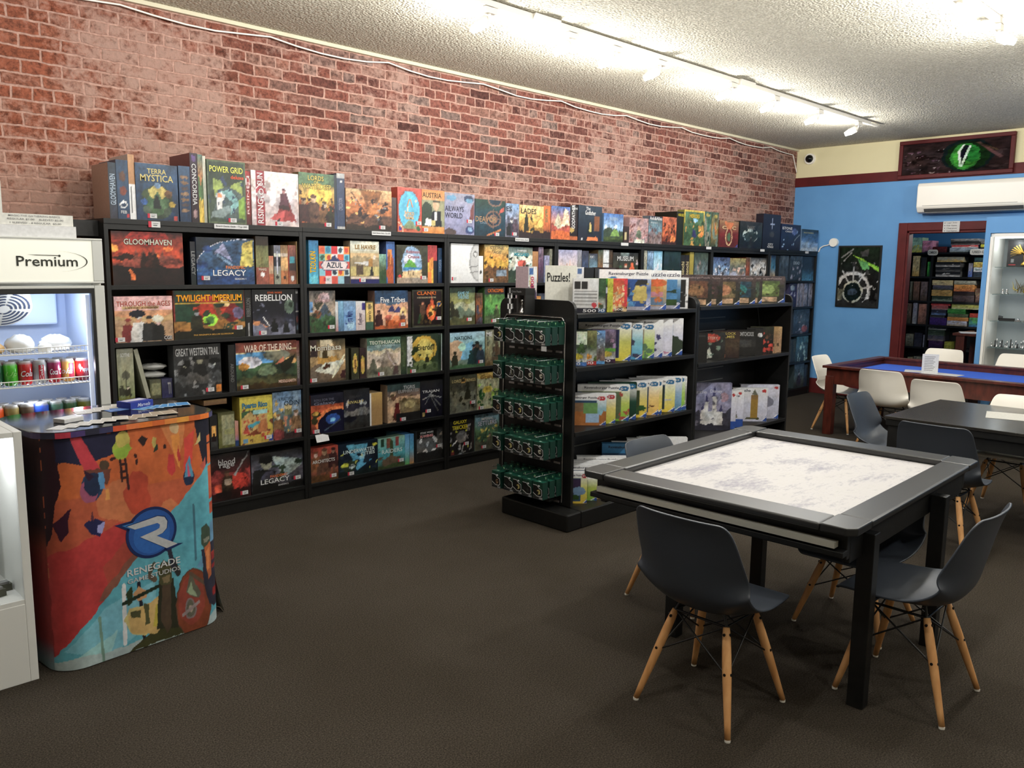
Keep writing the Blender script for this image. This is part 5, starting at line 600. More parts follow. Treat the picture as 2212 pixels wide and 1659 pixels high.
# ================================================================== ROOM
def brick_material():
    m = mat('brick_wall', 'a06050', .85, spec=.2); n, l, b = nodes(m)
    tc = n.new('ShaderNodeTexCoord'); mp = n.new('ShaderNodeMapping'); l.new(tc.outputs['Object'], mp.inputs[0])
    mp.inputs['Rotation'].default_value = (PI/2, 0, 0)
    nz = N(n, 'ShaderNodeTexNoise', Scale=9., Detail=6); l.new(mp.outputs[0], nz.inputs['Vector'])
    sub = n.new('ShaderNodeVectorMath'); sub.operation = 'SUBTRACT'; l.new(nz.outputs['Color'], sub.inputs[0]); sub.inputs[1].default_value = (.5,.5,.5)
    scv = n.new('ShaderNodeVectorMath'); scv.operation = 'SCALE'; l.new(sub.outputs[0], scv.inputs[0]); scv.inputs['Scale'].default_value = .032
    add = n.new('ShaderNodeVectorMath'); l.new(mp.outputs[0], add.inputs[0]); l.new(scv.outputs[0], add.inputs[1])
    br = n.new('ShaderNodeTexBrick'); l.new(add.outputs[0], br.inputs['Vector'])
    for k, v in {'Scale': 1.0, 'Brick Width': .222, 'Row Height': .0735, 'Mortar Size': .008, 'Mortar Smooth': .5, 'Bias': 0.0}.items(): br.inputs[k].default_value = v
    br.offset = .5; br.squash = .5; br.squash_frequency = 6
    br.inputs['Color1'].default_value = (0,0,0,1); br.inputs['Color2'].default_value = (1,1,1,1); br.inputs['Mortar'].default_value = (.5,.5,.5,1)
    tone = ramp(n, [(0, '52342f'), (.2, '70463e'), (.42, '845348'), (.6, '7c4b40'), (.8, '75615a'), (1, '8d6153')]); l.new(br.outputs['Color'], tone.inputs[0])
    # redder towards the fridge end, greyer further along
    sp = n.new('ShaderNodeSeparateXYZ'); l.new(tc.outputs['Object'], sp.inputs[0])
    mr = N(n, 'ShaderNodeMapRange'); mr.inputs[1].default_value = 1.6; mr.inputs[2].default_value = 3.6; mr.inputs[3].default_value = .7; mr.inputs[4].default_value = 0; l.new(sp.outputs[0], mr.inputs[0])
    mx0 = n.new('ShaderNodeMix'); mx0.data_type = 'RGBA'; l.new(mr.outputs[0], mx0.inputs[0]); l.new(tone.outputs[0], mx0.inputs[6]); mx0.inputs[7].default_value = (*lin('96553c'), 1)
    n5 = N(n, 'ShaderNodeTexNoise', Scale=26., Detail=9, Roughness=.75); l.new(mp.outputs[0], n5.inputs['Vector'])
    dk = ramp(n, [(.36, '959595'), (.56, 'ffffff'), (.7, 'ffffff')]); l.new(n5.outputs[0], dk.inputs[0])
    mxd = n.new('ShaderNodeMix'); mxd.data_type = 'RGBA'; mxd.blend_type = 'MULTIPLY'; mxd.inputs[0].default_value = 1; l.new(mx0.outputs[2], mxd.inputs[6]); l.new(dk.outputs[0], mxd.inputs[7])
    # patchy whitewash with ragged edges, heavier in broad bands
    n2 = N(n, 'ShaderNodeTexNoise', Scale=13., Detail=10, Roughness=.72); l.new(add.outputs[0], n2.inputs['Vector'])
    n3 = N(n, 'ShaderNodeTexNoise', Scale=.9, Detail=3); l.new(mp.outputs[0], n3.inputs['Vector'])
    ad = n.new('ShaderNodeMath'); ad.operation = 'MULTIPLY_ADD'; ad.inputs[1].default_value = .9; l.new(n3.outputs[0], ad.inputs[0]); l.new(n2.outputs[0], ad.inputs[2])
    ad2 = n.new('ShaderNodeMath'); ad2.operation = 'MULTIPLY_ADD'; ad2.inputs[1].default_value = .07; sb = n.new('ShaderNodeSeparateColor'); l.new(br.outputs['Color'], sb.inputs[0]); l.new(sb.outputs[0], ad2.inputs[0]); l.new(ad.outputs[0], ad2.inputs[2])
    zr = N(n, 'ShaderNodeMapRange'); zr.inputs[1].default_value = 3.1; zr.inputs[2].default_value = 2.3; zr.inputs[3].default_value = -.06; zr.inputs[4].default_value = .05; l.new(sp.outputs[2], zr.inputs[0])
    ad3 = n.new('ShaderNodeMath'); l.new(ad2.outputs[0], ad3.inputs[0]); l.new(zr.outputs[0], ad3.inputs[1])
    ws = N(n, 'ShaderNodeMapRange'); ws.inputs[1].default_value = .93; ws.inputs[2].default_value = 1.12; ws.inputs[3].default_value = 0; ws.inputs[4].default_value = .74; l.new(ad3.outputs[0], ws.inputs[0])
    mx = n.new('ShaderNodeMix'); mx.data_type = 'RGBA'; l.new(ws.outputs[0], mx.inputs[0]); l.new(mxd.outputs[2], mx.inputs[6]); mx.inputs[7].default_value = (*lin('a3877b'), 1)
    n4 = N(n, 'ShaderNodeTexNoise', Scale=40., Detail=5); l.new(mp.outputs[0], n4.inputs['Vector'])
    mo = ramp(n, [(.3, '957164'), (.7, 'b79385')]); l.new(n4.outputs[0], mo.inputs[0])
    # ragged mortar joints
    f1 = n.new('ShaderNodeMath'); f1.operation = 'MULTIPLY_ADD'; f1.inputs[1].default_value = 1.1; l.new(br.outputs['Fac'], f1.inputs[0]); l.new(n5.outputs[0], f1.inputs[2])
    f2 = N(n, 'ShaderNodeMapRange'); f2.inputs[1].default_value = .80; f2.inputs[2].default_value = 1.08; l.new(f1.outputs[0], f2.inputs[0])
    mx2 = n.new('ShaderNodeMix'); mx2.data_type = 'RGBA'; l.new(f2.outputs[0], mx2.inputs[0]); l.new(mx.outputs[2], mx2.inputs[6]); l.new(mo.outputs[0], mx2.inputs[7])
    vo = N(n, 'ShaderNodeTexVoronoi', Scale=1.25); l.new(mp.outputs[0], vo.inputs['Vector'])
    ho = ramp(n, [(.0, '000000'), (.012, '000000'), (.018, 'ffffff')]); l.new(vo.outputs['Distance'], ho.inputs[0])
    mx3 = n.new('ShaderNodeMix'); mx3.data_type = 'RGBA'; mx3.blend_type = 'MULTIPLY'; mx3.inputs[0].default_value = .9; l.new(mx2.outputs[2], mx3.inputs[6]); l.new(ho.outputs[0], mx3.inputs[7])
    l.new(mx3.outputs[2], b.inputs['Base Color'])
    iv = n.new('ShaderNodeMath'); iv.operation = 'MULTIPLY_ADD'; iv.inputs[1].default_value = -.6; l.new(br.outputs['Fac'], iv.inputs[0]); l.new(n4.outputs[0], iv.inputs[2])
    bp = N(n, 'ShaderNodeBump', Strength=.6, Distance=.012); l.new(iv.outputs[0], bp.inputs['Height']); l.new(bp.outputs[0], b.inputs['Normal'])
    return m
def ceiling_material():
    m = mat('popcorn_ceiling', 'b8b09a', .9, spec=.1); n, l, b = nodes(m)
    tc = n.new('ShaderNodeTexCoord')
    v = N(n, 'ShaderNodeTexVoronoi', Scale=55.); l.new(tc.outputs['Object'], v.inputs['Vector'])
    t = N(n, 'ShaderNodeTexNoise', Scale=70., Detail=3); l.new(tc.outputs['Object'], t.inputs['Vector'])
    r = ramp(n, [(.3, 'b3ad9b'), (.62, 'dcd6c4'), (.8, 'f4f0e2')]); l.new(t.outputs[0], r.inputs[0]); l.new(r.outputs[0], b.inputs['Base Color'])
    s = n.new('ShaderNodeMath'); s.operation = 'SUBTRACT'; l.new(t.outputs[0], s.inputs[0]); l.new(v.outputs['Distance'], s.inputs[1])
    bp = N(n, 'ShaderNodeBump', Strength=.7, Distance=.018); l.new(s.outputs[0], bp.inputs['Height']); l.new(bp.outputs[0], b.inputs['Normal'])
    return m
def carpet_material():
    m = mat('carpet', '3d362f', .95, spec=.05); n, l, b = nodes(m)
    tc = n.new('ShaderNodeTexCoord')
    t = N(n, 'ShaderNodeTexNoise', Scale=170., Detail=4, Roughness=.7); l.new(tc.outputs['Object'], t.inputs['Vector'])
    t2 = N(n, 'ShaderNodeTexNoise', Scale=1.3, Detail=3); l.new(tc.outputs['Object'], t2.inputs['Vector'])
    r = ramp(n, [(.3, '1f1d1b'), (.5, '3a3733'), (.72, '57534d')]); l.new(t.outputs[0], r.inputs[0])
    r2 = ramp(n, [(.3, 'e6dccf'), (.7, 'fff6ec')]); l.new(t2.outputs[0], r2.inputs[0])
    mx = n.new('ShaderNodeMix'); mx.data_type = 'RGBA'; mx.blend_type = 'MULTIPLY'; mx.inputs[0].default_value = 1
    l.new(r.outputs[0], mx.inputs[6]); l.new(r2.outputs[0], mx.inputs[7]); l.new(mx.outputs[2], b.inputs['Base Color'])
    bp = N(n, 'ShaderNodeBump', Strength=.5, Distance=.006); l.new(t.outputs[0], bp.inputs['Height']); l.new(bp.outputs[0], b.inputs['Normal'])
    return m
CARPET = carpet_material(); CEIL = ceiling_material(); BRICK = brick_material()
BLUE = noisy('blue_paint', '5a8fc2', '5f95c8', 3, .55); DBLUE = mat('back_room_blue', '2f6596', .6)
CREAM = mat('cream_paint', 'd8cfa6', .7); MAROON = noisy('maroon_paint', '4d191a', '581f1f', 6, .5, spec=.2)
struct(bx('floor', CARPET, -3, -4, -.1, 14, 5.6, 0))
struct(bx('ceiling', CEIL, -3, -4, ZC, XB, YW+.1, ZC+.1))
struct(bx('wall_brick', BRICK, -3, YW, 0, XB, YW+.12, ZC))
struct(bx('wall_side', mat('plain_wall', 'cfc7b5', .7), -3, -4.1, 0, 14, -4, ZC))
struct(bx('wall_near', mat('plain_wall_near', 'b8b0a0', .7), -3.1, -4, 0, -3, YW, ZC))
# blue wall with a doorway y 3.02..3.98
DY0, DY1, DZ = 3.00, 3.985, 2.148
w = MB(); w.box(XB, DY1, 0, XB+.12, YW, 2.77); w.box(XB, DY0, DZ, XB+.12, DY1, 2.77); w.box(XB, -4, 0, XB+.12, DY0, 2.77)
struct(w.build('wall_blue', BLUE))
struct(bx('wall_upper', CREAM, XB-.002, -4, 2.77, XB+.12, YW, ZC))
struct(bx('trim_1', MAROON, XB-.018, -4, 2.765, XB, YW, 2.885))
struct(bx('baseboard_blue', MAROON, XB-.015, DY1+.1, 0, XB, YW, .20))
# doorway surround
t = MB(); t.box(XB-.03, DY1-.005, 0, XB, DY1+.10, DZ+.10); t.box(XB-.03, DY0-.05, DZ, XB, DY1-.005, DZ+.10)
t.box(XB-.012, DY1-.03, 0, XB+.12, DY1, DZ); t.box(XB-.012, DY0, DZ-.03, XB+.12, DY1, DZ)
struct(t.build('door_1', MAROON, bevel=.006))
# pier that holds the lit display case
p = MB(); p.box(10.30, 2.915, 0, XB, 2.965, 2.26); p.box(10.30, 1.2, 2.085, XB, 2.915, 2.26); p.box(10.30, 1.2, 0, XB, 2.915, .45)
struct(p.build('wall_pier', BLUE))
# ceiling moulding and cable along the brick wall
struct(bx('trim_2', mat('moulding_cream', 'c9c2a8', .6), -3, YW-.03, ZC-.025, XB, YW, ZC))
pts = []
rng = random.Random(4)
for i in range(60):
    x = -1 + i*.2; sag = .035*abs(math.sin(i*PI/5.))
    pts.append((x, YW-.036, ZC-.05-sag-.01*rng.random()))
pts = [q for q in pts if q[0] < XB-.08] + [(XB-.05, YW-.03, ZC-.30)]
tag(MB().tube(pts, .006, 6).build('ceiling_cable', WHITEP), 'thin white cable sagging along the brick wall under the ceiling moulding', 'cable')
# back room beyond the doorway
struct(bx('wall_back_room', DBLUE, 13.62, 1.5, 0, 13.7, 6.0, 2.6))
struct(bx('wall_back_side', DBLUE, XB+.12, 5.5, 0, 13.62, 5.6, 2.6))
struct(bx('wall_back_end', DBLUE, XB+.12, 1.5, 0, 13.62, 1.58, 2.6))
struct(bx('ceiling_back', mat('back_ceiling', 'aaa89c', .8), XB+.12, 1.5, 2.6, 13.7, 5.6, 2.66))

# ================================================================== LAMPS
def lamp(x, y, z, pw, r=.045, col=(1, .985, .95), name='lamp_light'):
    ld = bpy.data.lights.new(name, 'POINT'); ld.energy = pw; ld.shadow_soft_size = r; ld.color = col
    o = bpy.data.objects.new(name, ld); C.objects.link(o); o.location = (x, y, z); return o
def track_head(x, y, label, d=(-.03, .13), group=None):
    o = empty('track_spotlight', (x, y, ZC-.045), label=label, cat='spotlight', group=group)
    MB().box(-.05, -.018, -.035, .05, .018, .0).build('adapter', WHITEP, o)
    MB().cyl((0,0,-.03), (0,.012,-.07), .008).build('stem', WHITEP, o)
    e = Vector((d[0], d[1], -.115)); s = Vector((0, .012, -.06)); q = s + (e-s)*.62
    b = MB().cyl(s, s+(q-s)*.2, .018, .034, 16); b.cyl(s+(q-s)*.2, q, .034, .036, 16, caps=False); b.build('lamp_shade', WHITEP, o)
    MB().cyl(q, e, .030, .020, 14).build('bulb', BULB, o)
    return o
tr = empty('lighting_track', (0, TRACK_Y, ZC), label='long white ceiling track carrying a row of spotlights beside the brick wall', cat='light track')
for a, b_ in ((.2, 4.1), (4.1, 6.62), (6.62, 9.25)):
    MB().box(a, -.018, -.04, b_-.004, .018, -.005).build('rail', WHITEP, tr)
for x in (4.1, 6.62): MB().box(x-.12, -.045, -.055, x+.12, .03, -.004).build('connector', WHITEP, tr)
MB().box(9.25, -.02, -.04, 9.42, .01, -.02).build('end_cap', WHITEP, tr)
nm = ['first','second','third','fourth','fifth','sixth','seventh','eighth']
for i, x in enumerate(HEADS):
    track_head(x, TRACK_Y, f'white track spotlight, {nm[i]} in view counting towards the blue wall', group='spotlights on the long ceiling track')
tr2 = empty('lighting_track', (0, TRACK2_Y, ZC), label='second white ceiling track over the game tables', cat='light track')
MB().box(-1, -.018, -.04, 6.2, .018, -.005).build('rail', WHITEP, tr2)
track_head(6.1, TRACK2_Y, 'white track spotlight at the end of the track over the tables', (.02, -.09))
track_head(5.32, TRACK2_Y, 'white track spotlight second from the end over the tables', (-.02, -.09))
for L in LAMPS: lamp(*L)

# ================================================================== SHELVING WALL
ZR = [1.902, 1.518, 1.178, .82, .452, .100]
bays = ['first', 'second', 'third', 'fourth', 'fifth', 'sixth', 'seventh']
def shelf_bay(i):
    x0 = BX0 + i*BW; x1 = x0 + BW - .002
    o = empty('shelf_unit', (x0, YS, 0), label=f'black laminate shelf unit, {bays[i]} bay from the fridge along the brick wall', cat='shelf unit', group='shelf units along the brick wall')
    W_ = x1-x0
    MB().box(0, 0, 0, .024, .40, ZS-.03).build('side_panel', BLACK, o, bevel=.001)
    MB().box(W_-.024, 0, 0, W_, .40, ZS-.03).build('side_panel', BLACK, o, bevel=.001)
    MB().box(0, -.004, ZS-.03, W_, .40, ZS).build('top_panel', BLACK, o, bevel=.001)
    MB().box(.024, .002, ZS-.062, W_-.024, .02, ZS-.03).build('top_rail', BLACK, o)
    MB().box(.024, .39, .0, W_-.024, .398, ZS-.03).build('back_panel', BLACK2, o)
    for z in ZR[1:]: MB().box(.024, .003, z-.026, W_-.024, .39, z).build('shelf_board', BLACK, o, bevel=.001)
    MB().box(.024, .01, 0, W_-.024, .025, .074).build('kick_plate', BLACK, o)
    return o
for i in range(7): shelf_bay(i)
# end shelf stub that sticks out behind the fridge
e = empty('low_shelf', (1.52, 5.16, 0), label='black laminate shelf end sticking out behind the drinks fridge', cat='shelf')
MB().box(0, 0, 1.80, .182, .30, ZS-.012).build('top_panel', BLACK, e); MB().box(0.0, 0, 0, .024, .30, 1.80).build('side_panel', BLACK, e)
for r, x, lab in ((0, 1.98, 'first'),):
    s = MB(); sticker(s, (0,0,0), (1,0,0), (0,0,1), .07, .035); tag(s.build('price_label', INK, None, (1.955, YS-.006, ZS-.042)), 'small red and white price label on top edge of first bay', 'label')
for i, (x, txt) in enumerate([(2.36, 'Board Game Geek - Top 200'), (3.55, 'Board Games Geek - Top 200'), (5.02, 'Board Game Geek'), (6.47, 'Strategy'), (7.98, 'Family'), (9.16, 'Co-op'), (10.32, 'War')]):
    wd_ = [.23, .17, .165, .115, .10, .10, .09][i]
    o = MB().box(0, 0, 0, wd_, .002, .028, 'ddd').build('shelf_label', INK, None, (x, YS-.008, ZS-.032)); tag(o, f'white strip label on top edge of the {bays[i]} shelf bay', 'label', 'white labels on the shelf tops')
    if i < 3: text_mesh(MB(), txt, (0,0,0), (1,0,0), (0,0,1), wd_*.9, .013, '444').build('lettering', INK, o, (wd_/2, -.0005, .014))
o = MB().box(0, 0, 0, .11, .001, .055, 'ddd').build('paper_tag', INK, None, (3.05, YS-.022, .400), .0); o.rotation_euler = (math.radians(-20), 0, .1); tag(o, 'curled white paper tag hanging from fourth shelf of second bay', 'tag')

for (x, w_, z, h_, d_, lab, r, bay, art, tx, st) in WALL_BOXES:
    yf = YS + .02 + (.0 if d_ < .15 else .006)
    dist = math.hypot(x, 5.0)
    game_box('board_game', lab, 'board game', None, (x, yf, z+.0005), 0, w_, h_, min(d_, .34), art, tx, st, px=1784/dist)

# plastic bags and boxes beside the leaning box, third shelf of first bay
o = MB().box(0, 0, 0, .025, .2, .31, '998').build('board_game', PRINT, None, (1.908, YS+.03, .829)); o.rotation_euler = (0, math.radians(-12), 0)
tag(o, 'thin grey box leaning against the olive box, third shelf, first bay', 'board game')
o = game_box('board_game', 'low box with yellow label under the plastic bags, third shelf, first bay', 'board game', None, (1.934, YS+.04, .8205), 0, .068, .12, .2, 'g 554 664 443;r 20 20 90 80 886;n 30 1')
o = game_box('board_game', 'low purple box under the plastic bags, third shelf, first bay', 'board game', None, (2.006, YS+.04, .8205), 0, .066, .12, .2, 'g 446 335 336;n 20 2', 'TI|70|50|30|60|aaa|')
BAG = mat('clear_plastic', 'c8c8c4', .15, spec=.8, alpha=.55)
for k, (x, z, lab) in enumerate(((1.990, .964, 'lower crumpled clear plastic bag on the low boxes'), (1.99, 1.012, 'upper crumpled clear plastic bag lying on the other bag'))):
    rg = np.random.RandomState(k+5); V, Fs = [], []
    nu, nv = 18, 9
    for j in range(nv+1):
        for i in range(nu):
            ph, th = 2*PI*i/nu, PI*j/nv; rr = 1+.25*(rg.rand()-.5)
            V.append((.078*rr*math.sin(th)*math.cos(ph), .07*rr*math.sin(th)*math.sin(ph), .020*rr*math.cos(th)))
    for j in range(nv):
        for i in range(nu): Fs.append((j*nu+i, j*nu+(i+1) % nu, (j+1)*nu+(i+1) % nu, (j+1)*nu+i))
    tag(MB().add(V, Fs, 'fff', True).build('plastic_bag', BAG, None, (x, YS+.12, z)), lab+', third shelf', 'bag')
game_box('board_game', 'flat brown box lying on the olive boxes, fourth shelf, first bay', 'board game', None, (2.262, YS+.03, .745), 0, .155, .035, .22, 'g a85 975 864;n 10 4')

# ================================================================== DRINKS FRIDGE
FX0, FX1, FY, FYB = .87, 1.532, 4.60, 5.14
fr = empty('drinks_fridge', (0, 0, 0), label='tall white glass door drinks fridge with lit shelves beside the first shelf bay', cat='fridge')
b = MB(); b.box(FX0, FY+.05, 0, FX0+.035, FYB, 1.77); b.box(FX1-.045, FY+.05, 0, FX1, FYB, 1.77); b.box(FX0+.035, FYB-.04, .1, FX1-.045, FYB, 1.77)
b.box(FX0+.035, FY+.05, 0, FX1-.045, FYB-.04, .10); b.box(FX0+.035, FY+.05, 1.52, FX1-.045, FYB-.04, 1.77); b.build('body', WHITEP, fr, bevel=.004)
hd = MB().box(FX0, FY, 1.552, FX1-.052, FY+.048, 1.760).build('header_sign', mat('header_white', 'f6f6ea', .4, emis='fffff0', es=.12), fr)
MB().box(FX0, FY-.004, 1.541, FX1, FY+.05, 1.552).box(FX0, FY-.004, 1.760, FX1, FY+.05, 1.771).box(FX1-.052, FY-.003, 1.552, FX1, FY+.05, 1.760).build('header_trim', GREYP, fr, bevel=.003)
t = MB(); text_mesh(t, 'Premium', (0,0,0), (1,0,0), (0,0,1), .278, .050, '33342c')
text_mesh(t, '.', (.055, 0, .028), (1,0,0), (0,0,1), .012, .012, '33342c')
arc = []
for k in range(25):
    a = math.radians(-78 + 160*k/24); arc.append((.035+.145*math.cos(a), .052*math.sin(a)*1.0))
out, inn = [], []
for k, (x, z) in enumerate(arc):
    wdt = .0008 + .0055*math.sin(PI*k/24)**2; n_ = Vector((x-.035, z*4)).normalized(); out.append((x+n_.x*wdt, z+n_.y*wdt*.3)); inn.append((x, z))
t.add([(x, -.0006, z) for x, z in out+inn[::-1]], [tuple(range(len(out)*2))], '44453c')
t.add([(-.09, -.0006, .033), (.055, -.0006, .031), (.055, -.0006, .027), (-.05, -.0006, .029)], [(0,3,2,1)], '66665c')
t.build('lettering', INK, hd, (1.27, FY-.001, 1.652))
b = MB(); b.box(FX1-.050, FY, .12, FX1, FY+.035, 1.530); b.box(FX0, FY, 1.515, FX1-.050, FY+.035, 1.530); b.box(FX0, FY, .12, FX0+.05, FY+.035, 1.515); b.box(FX0+.05, FY, .12, FX1-.05, FY+.035, .18)
dr = b.build('door', GREYP, fr, bevel=.003)
b = MB(); b.box(FX1-.066, FY+.003, .18, FX1-.050, FY+.03, 1.515); b.box(FX0+.05, FY+.003, 1.49, FX1-.066, FY+.03, 1.515); b.build('gasket', BLACK2, dr)
MB().box(FX0+.05, FY+.012, .18, FX1-.066, FY+.016, 1.49).build('glass_pane', GLASS, dr)
# inside
IN = mat('fridge_liner', 'c9d6ee', .5)
b = MB(); b.box(FX0+.036, FYB-.05, .12, FX1-.046, FYB-.042, 1.515); b.box(FX1-.052, FY+.06, .12, FX1-.047, FYB-.05, 1.515); b.box(FX0+.036, FY+.06, 1.505, FX1-.052, FYB-.05, 1.515); b.build('liner', IN, fr)
b = MB().box(FX0+.06, 5.0, 1.31, FX1-.12, FYB-.052, 1.504); b.build('cooling_unit', IN, fr, bevel=.01)
g_ = MB().cyl((1.13, 4.955, 1.475), (1.13, 4.885, 1.405), .14, .13, 32)
g_.build('fan_housing', WHITEP, fr)
g_ = MB()
for rr in (.03, .05, .07, .09, .11):
    for k in range(28):
        if k % 7: 
            a, c = 2*PI*k/28, 2*PI*(k+1)/28; o_ = Vector((1.13, 4.883, 1.403)); u_ = Vector((1,0,0))
            v_ = Vector((0, .707, -.707))
            g_.add([o_+u_*math.cos(q)*r_+v_*math.sin(q)*r_ for q, r_ in ((a, rr), (c, rr), (c, rr+.009), (a, rr+.009))], [(0,1,2,3)], '56607a')
g_.build('fan_grille', INK, fr)
MB().box(FX1-.075, FY+.07, .25, FX1-.055, FY+.085, 1.48).build('light_strip', LITCOLD, fr)
for k, z in enumerate((1.185, 1.020, .800)):
    b = MB(); y0, y1 = FY+.075, FYB-.08; x0, x1 = FX0+.045, FX1-.075
    b.tube([(x0, y0, z+.03), (x1, y0, z+.03)], .003, 6); b.tube([(x0, y0, z), (x1, y0, z)], .003, 6); b.tube([(x0, y1, z), (x1, y1, z)], .003, 6)
    for i in range(31):
        x = x0 + (x1-x0)*i/30; b.cyl((x, y0, z+.03), (x, y0, z), .0015, n=5); b.cyl((x, y0, z), (x, y1, z), .0018, n=5)
    b.build('wire_shelf', WHITEP, fr)
lamp(1.30, FY+.14, 1.40, 2.6, .03, (.80, .88, 1.0), 'fridge_light'); lamp(1.40, FY+.10, 1.10, 1.3, .02, (.80, .88, 1.0), 'fridge_light')
lamp(1.2, FY+.12, .95, .9, .02, (.80, .88, 1.0), 'fridge_light')
# cans
def can(x, y, z, body, top, label, words='', wc='eee', rot=0, name='drink_can', band=None):
    r = .033
    prof = [(.024, 0), (.033, .012), (.033, .103), (.026, .118), (.027, .1215), (.024, .120), (.022, .1175), (.002, .1175)]
    o = MB().lathe(prof, n=24, cols=[body, body, top, 'bbb', 'ccc', 'aaa', '999', '999']).build(name, INK_GLOSS, None, (x, y, z)); tag(o, label, 'drink can')
    if band:
        c0, c1, bc = band; V = []
        for k in range(9):
            a = math.radians(c0+(c1-c0)*k/8)
            V += [(math.sin(a)*.0334, -math.cos(a)*.0334, .018), (math.sin(a)*.0334, -math.cos(a)*.0334, .098)]
        MB().add(V, [(2*k, 2*k+2, 2*k+3, 2*k+1) for k in range(8)], bc).build('label_band', INK, o)
    if words:
        wd_, rz, wc = words
        t = MB(); text_mesh(t, wd_, (0,0,0), (1,0,0), (0,0,1), .058 if not rz else .078, .030 if not rz else .014, wc, None, rz, shear=.3)
        V = t.v = [np.stack([np.sin(v[:,0]/.034)*.0342, -np.cos(v[:,0]/.034)*.0342, v[:,2]+.058], 1) for v in t.v]
        t.build('lettering', INK, o)
    o.rotation_euler.z = rot; return o
INK_GLOSS = printed('can_print', .25, .6)
zc = 1.0235
can(1.040, 4.755, zc, '042', '042', 'dark green drink can at the very edge of the front row')
can(1.106, 4.755, zc, '381', '4a2', 'bright green drink can in front row of fridge', ('Up', 0, '8c6'))
can(1.174, 4.755, zc, '911', 'a11', 'red drink can with white script in front row of fridge', ('Cola', 0, 'eee'))
can(1.241, 4.755, zc, '777', '888', 'silver drink can with red band and vertical script', ('Coke', 90, 'eee'), band=(-22, 22, 'b23'))
can(1.309, 4.755, zc, '811', '714', 'red and magenta drink can with white script', ('Coca C', 0, 'eee'))
can(1.3755, 4.755, zc, 'b84', 'c95', 'cream and red drink can with script fragment', ('ola', 0, 'eee'), rot=-.5, band=(20, 75, '823'))
can(1.4435, 4.755, zc, '501', '911', 'dark red drink can at hinge end of front row', ('Pepper', 0, 'ccc'), rot=.35)
for i, (c, t_) in enumerate([('912', 'red'), ('822', 'dark red'), ('635', 'purple topped'), ('714', 'plum'), ('ca7', 'cream'), ('a23', 'scarlet')]):
    can(1.075+i*.069, 4.826, zc, c, c, f'{t_} drink can in the row behind, {nm[i]} along')
for j in range(2):
    for i, (c, t_) in enumerate([('d52', 'orange'), ('874', 'olive'), ('543', 'brown'), ('35b', 'blue'), ('465', 'grey green'), ('353', 'green'), ('662', 'mustard')][:7]):
        can(1.030+i*.069-.02*j, 4.75+j*.075, .8035, c, c, f'{t_} topped drink can on lower fridge shelf, {"front" if j == 0 else "second"} row')
# wrapped food on the upper wire shelf
def lump(name, lab, cat, loc, sx, sy, sz, seed, m, amp=.22, col='fff'):
    rg = np.random.RandomState(seed); V, Fs = [], []; nu, nv = 20, 10
    for j in range(nv+1):
        for i in range(nu):
            ph, th = 2*PI*i/nu, PI*j/nv; rr = 1+amp*(rg.rand()-.5)
            V.append((sx*rr*math.sin(th)*math.cos(ph), sy*rr*math.sin(th)*math.sin(ph), max(-sz*.6, sz*rr*math.cos(th))+sz*.6))
    for j in range(nv):
        for i in range(nu): Fs.append((j*nu+i, (j+1)*nu+i, (j+1)*nu+(i+1) % nu, j*nu+(i+1) % nu))
    return tag(MB().add(V, Fs, col, True).build(name, m, None, loc), lab, cat)
WRAP = mat('white_wrap', 'f2f0ea', .35); TAN = noisy('pastry', 'b98a4a', 'd9b57a', 60, .6)
lump('wrapped_sandwich', 'large white wrapped sandwich on the upper fridge shelf', 'wrapped food', (1.17, 4.79, 1.189), .07, .06, .055, 3, WRAP)
lump('wrapped_sandwich', 'white and tan wrapped sandwich nearer the hinge side', 'wrapped food', (1.335, 4.80, 1.189), .075, .06, .05, 5, WRAP)
lump('wrapped_sandwich', 'low pale wrapped sandwich in front of the tan one', 'wrapped food', (1.26, 4.705, 1.189), .035, .02, .03, 7, WRAP)
lump('wrapped_pastry', 'golden pastry in clear wrap at the edge of the fridge shelf', 'wrapped food', (1.045, 4.79, 1.189), .05, .06, .035, 9, TAN)
# papers on the fridge
def paper(name, lab, x0, x1, y, z0, z1, lines, cat='sign', col='f1f0e8', th=.002):
    o = MB().box(x0, y, z0, x1, y+th, z1, col).build(name, INK, None); tag(o, lab, cat)
    t = MB()
    for (s, cx, cz, w_, h_, c_) in lines: text_mesh(t, s, (cx, y-.0008, cz), (1,0,0), (0,0,1), w_, h_, c_)
    if t.n: t.build('lettering', INK, o)
    return o
o = MB().box(.95, 4.63, 1.7715, 1.42, 4.80, 1.828, 'eee').build('paper_box', INK, None); tag(o, 'low white box lying on top of the drinks fridge', 'box')
paper('price_sign', 'white price sign with three lines of grey capitals on fridge', .98, 1.411, 4.64, 1.829, 1.883, [('MAGIC THE GATHERING BASICS', 1.235, 1.873, .23, .009, '999'), ('REGULAR $1.00    SLEEVED $2.00', 1.24, 1.856, .25, .010, '888'), ('1 SLEEVED - 4 REGULAR  $5.00', 1.24, 1.838, .23, .010, '888')])
paper('paper_sign', 'taller blank white sign at the edge behind the price sign', .90, 1.102, 4.66, 1.829, 2.035, [], col='e9e9e2')

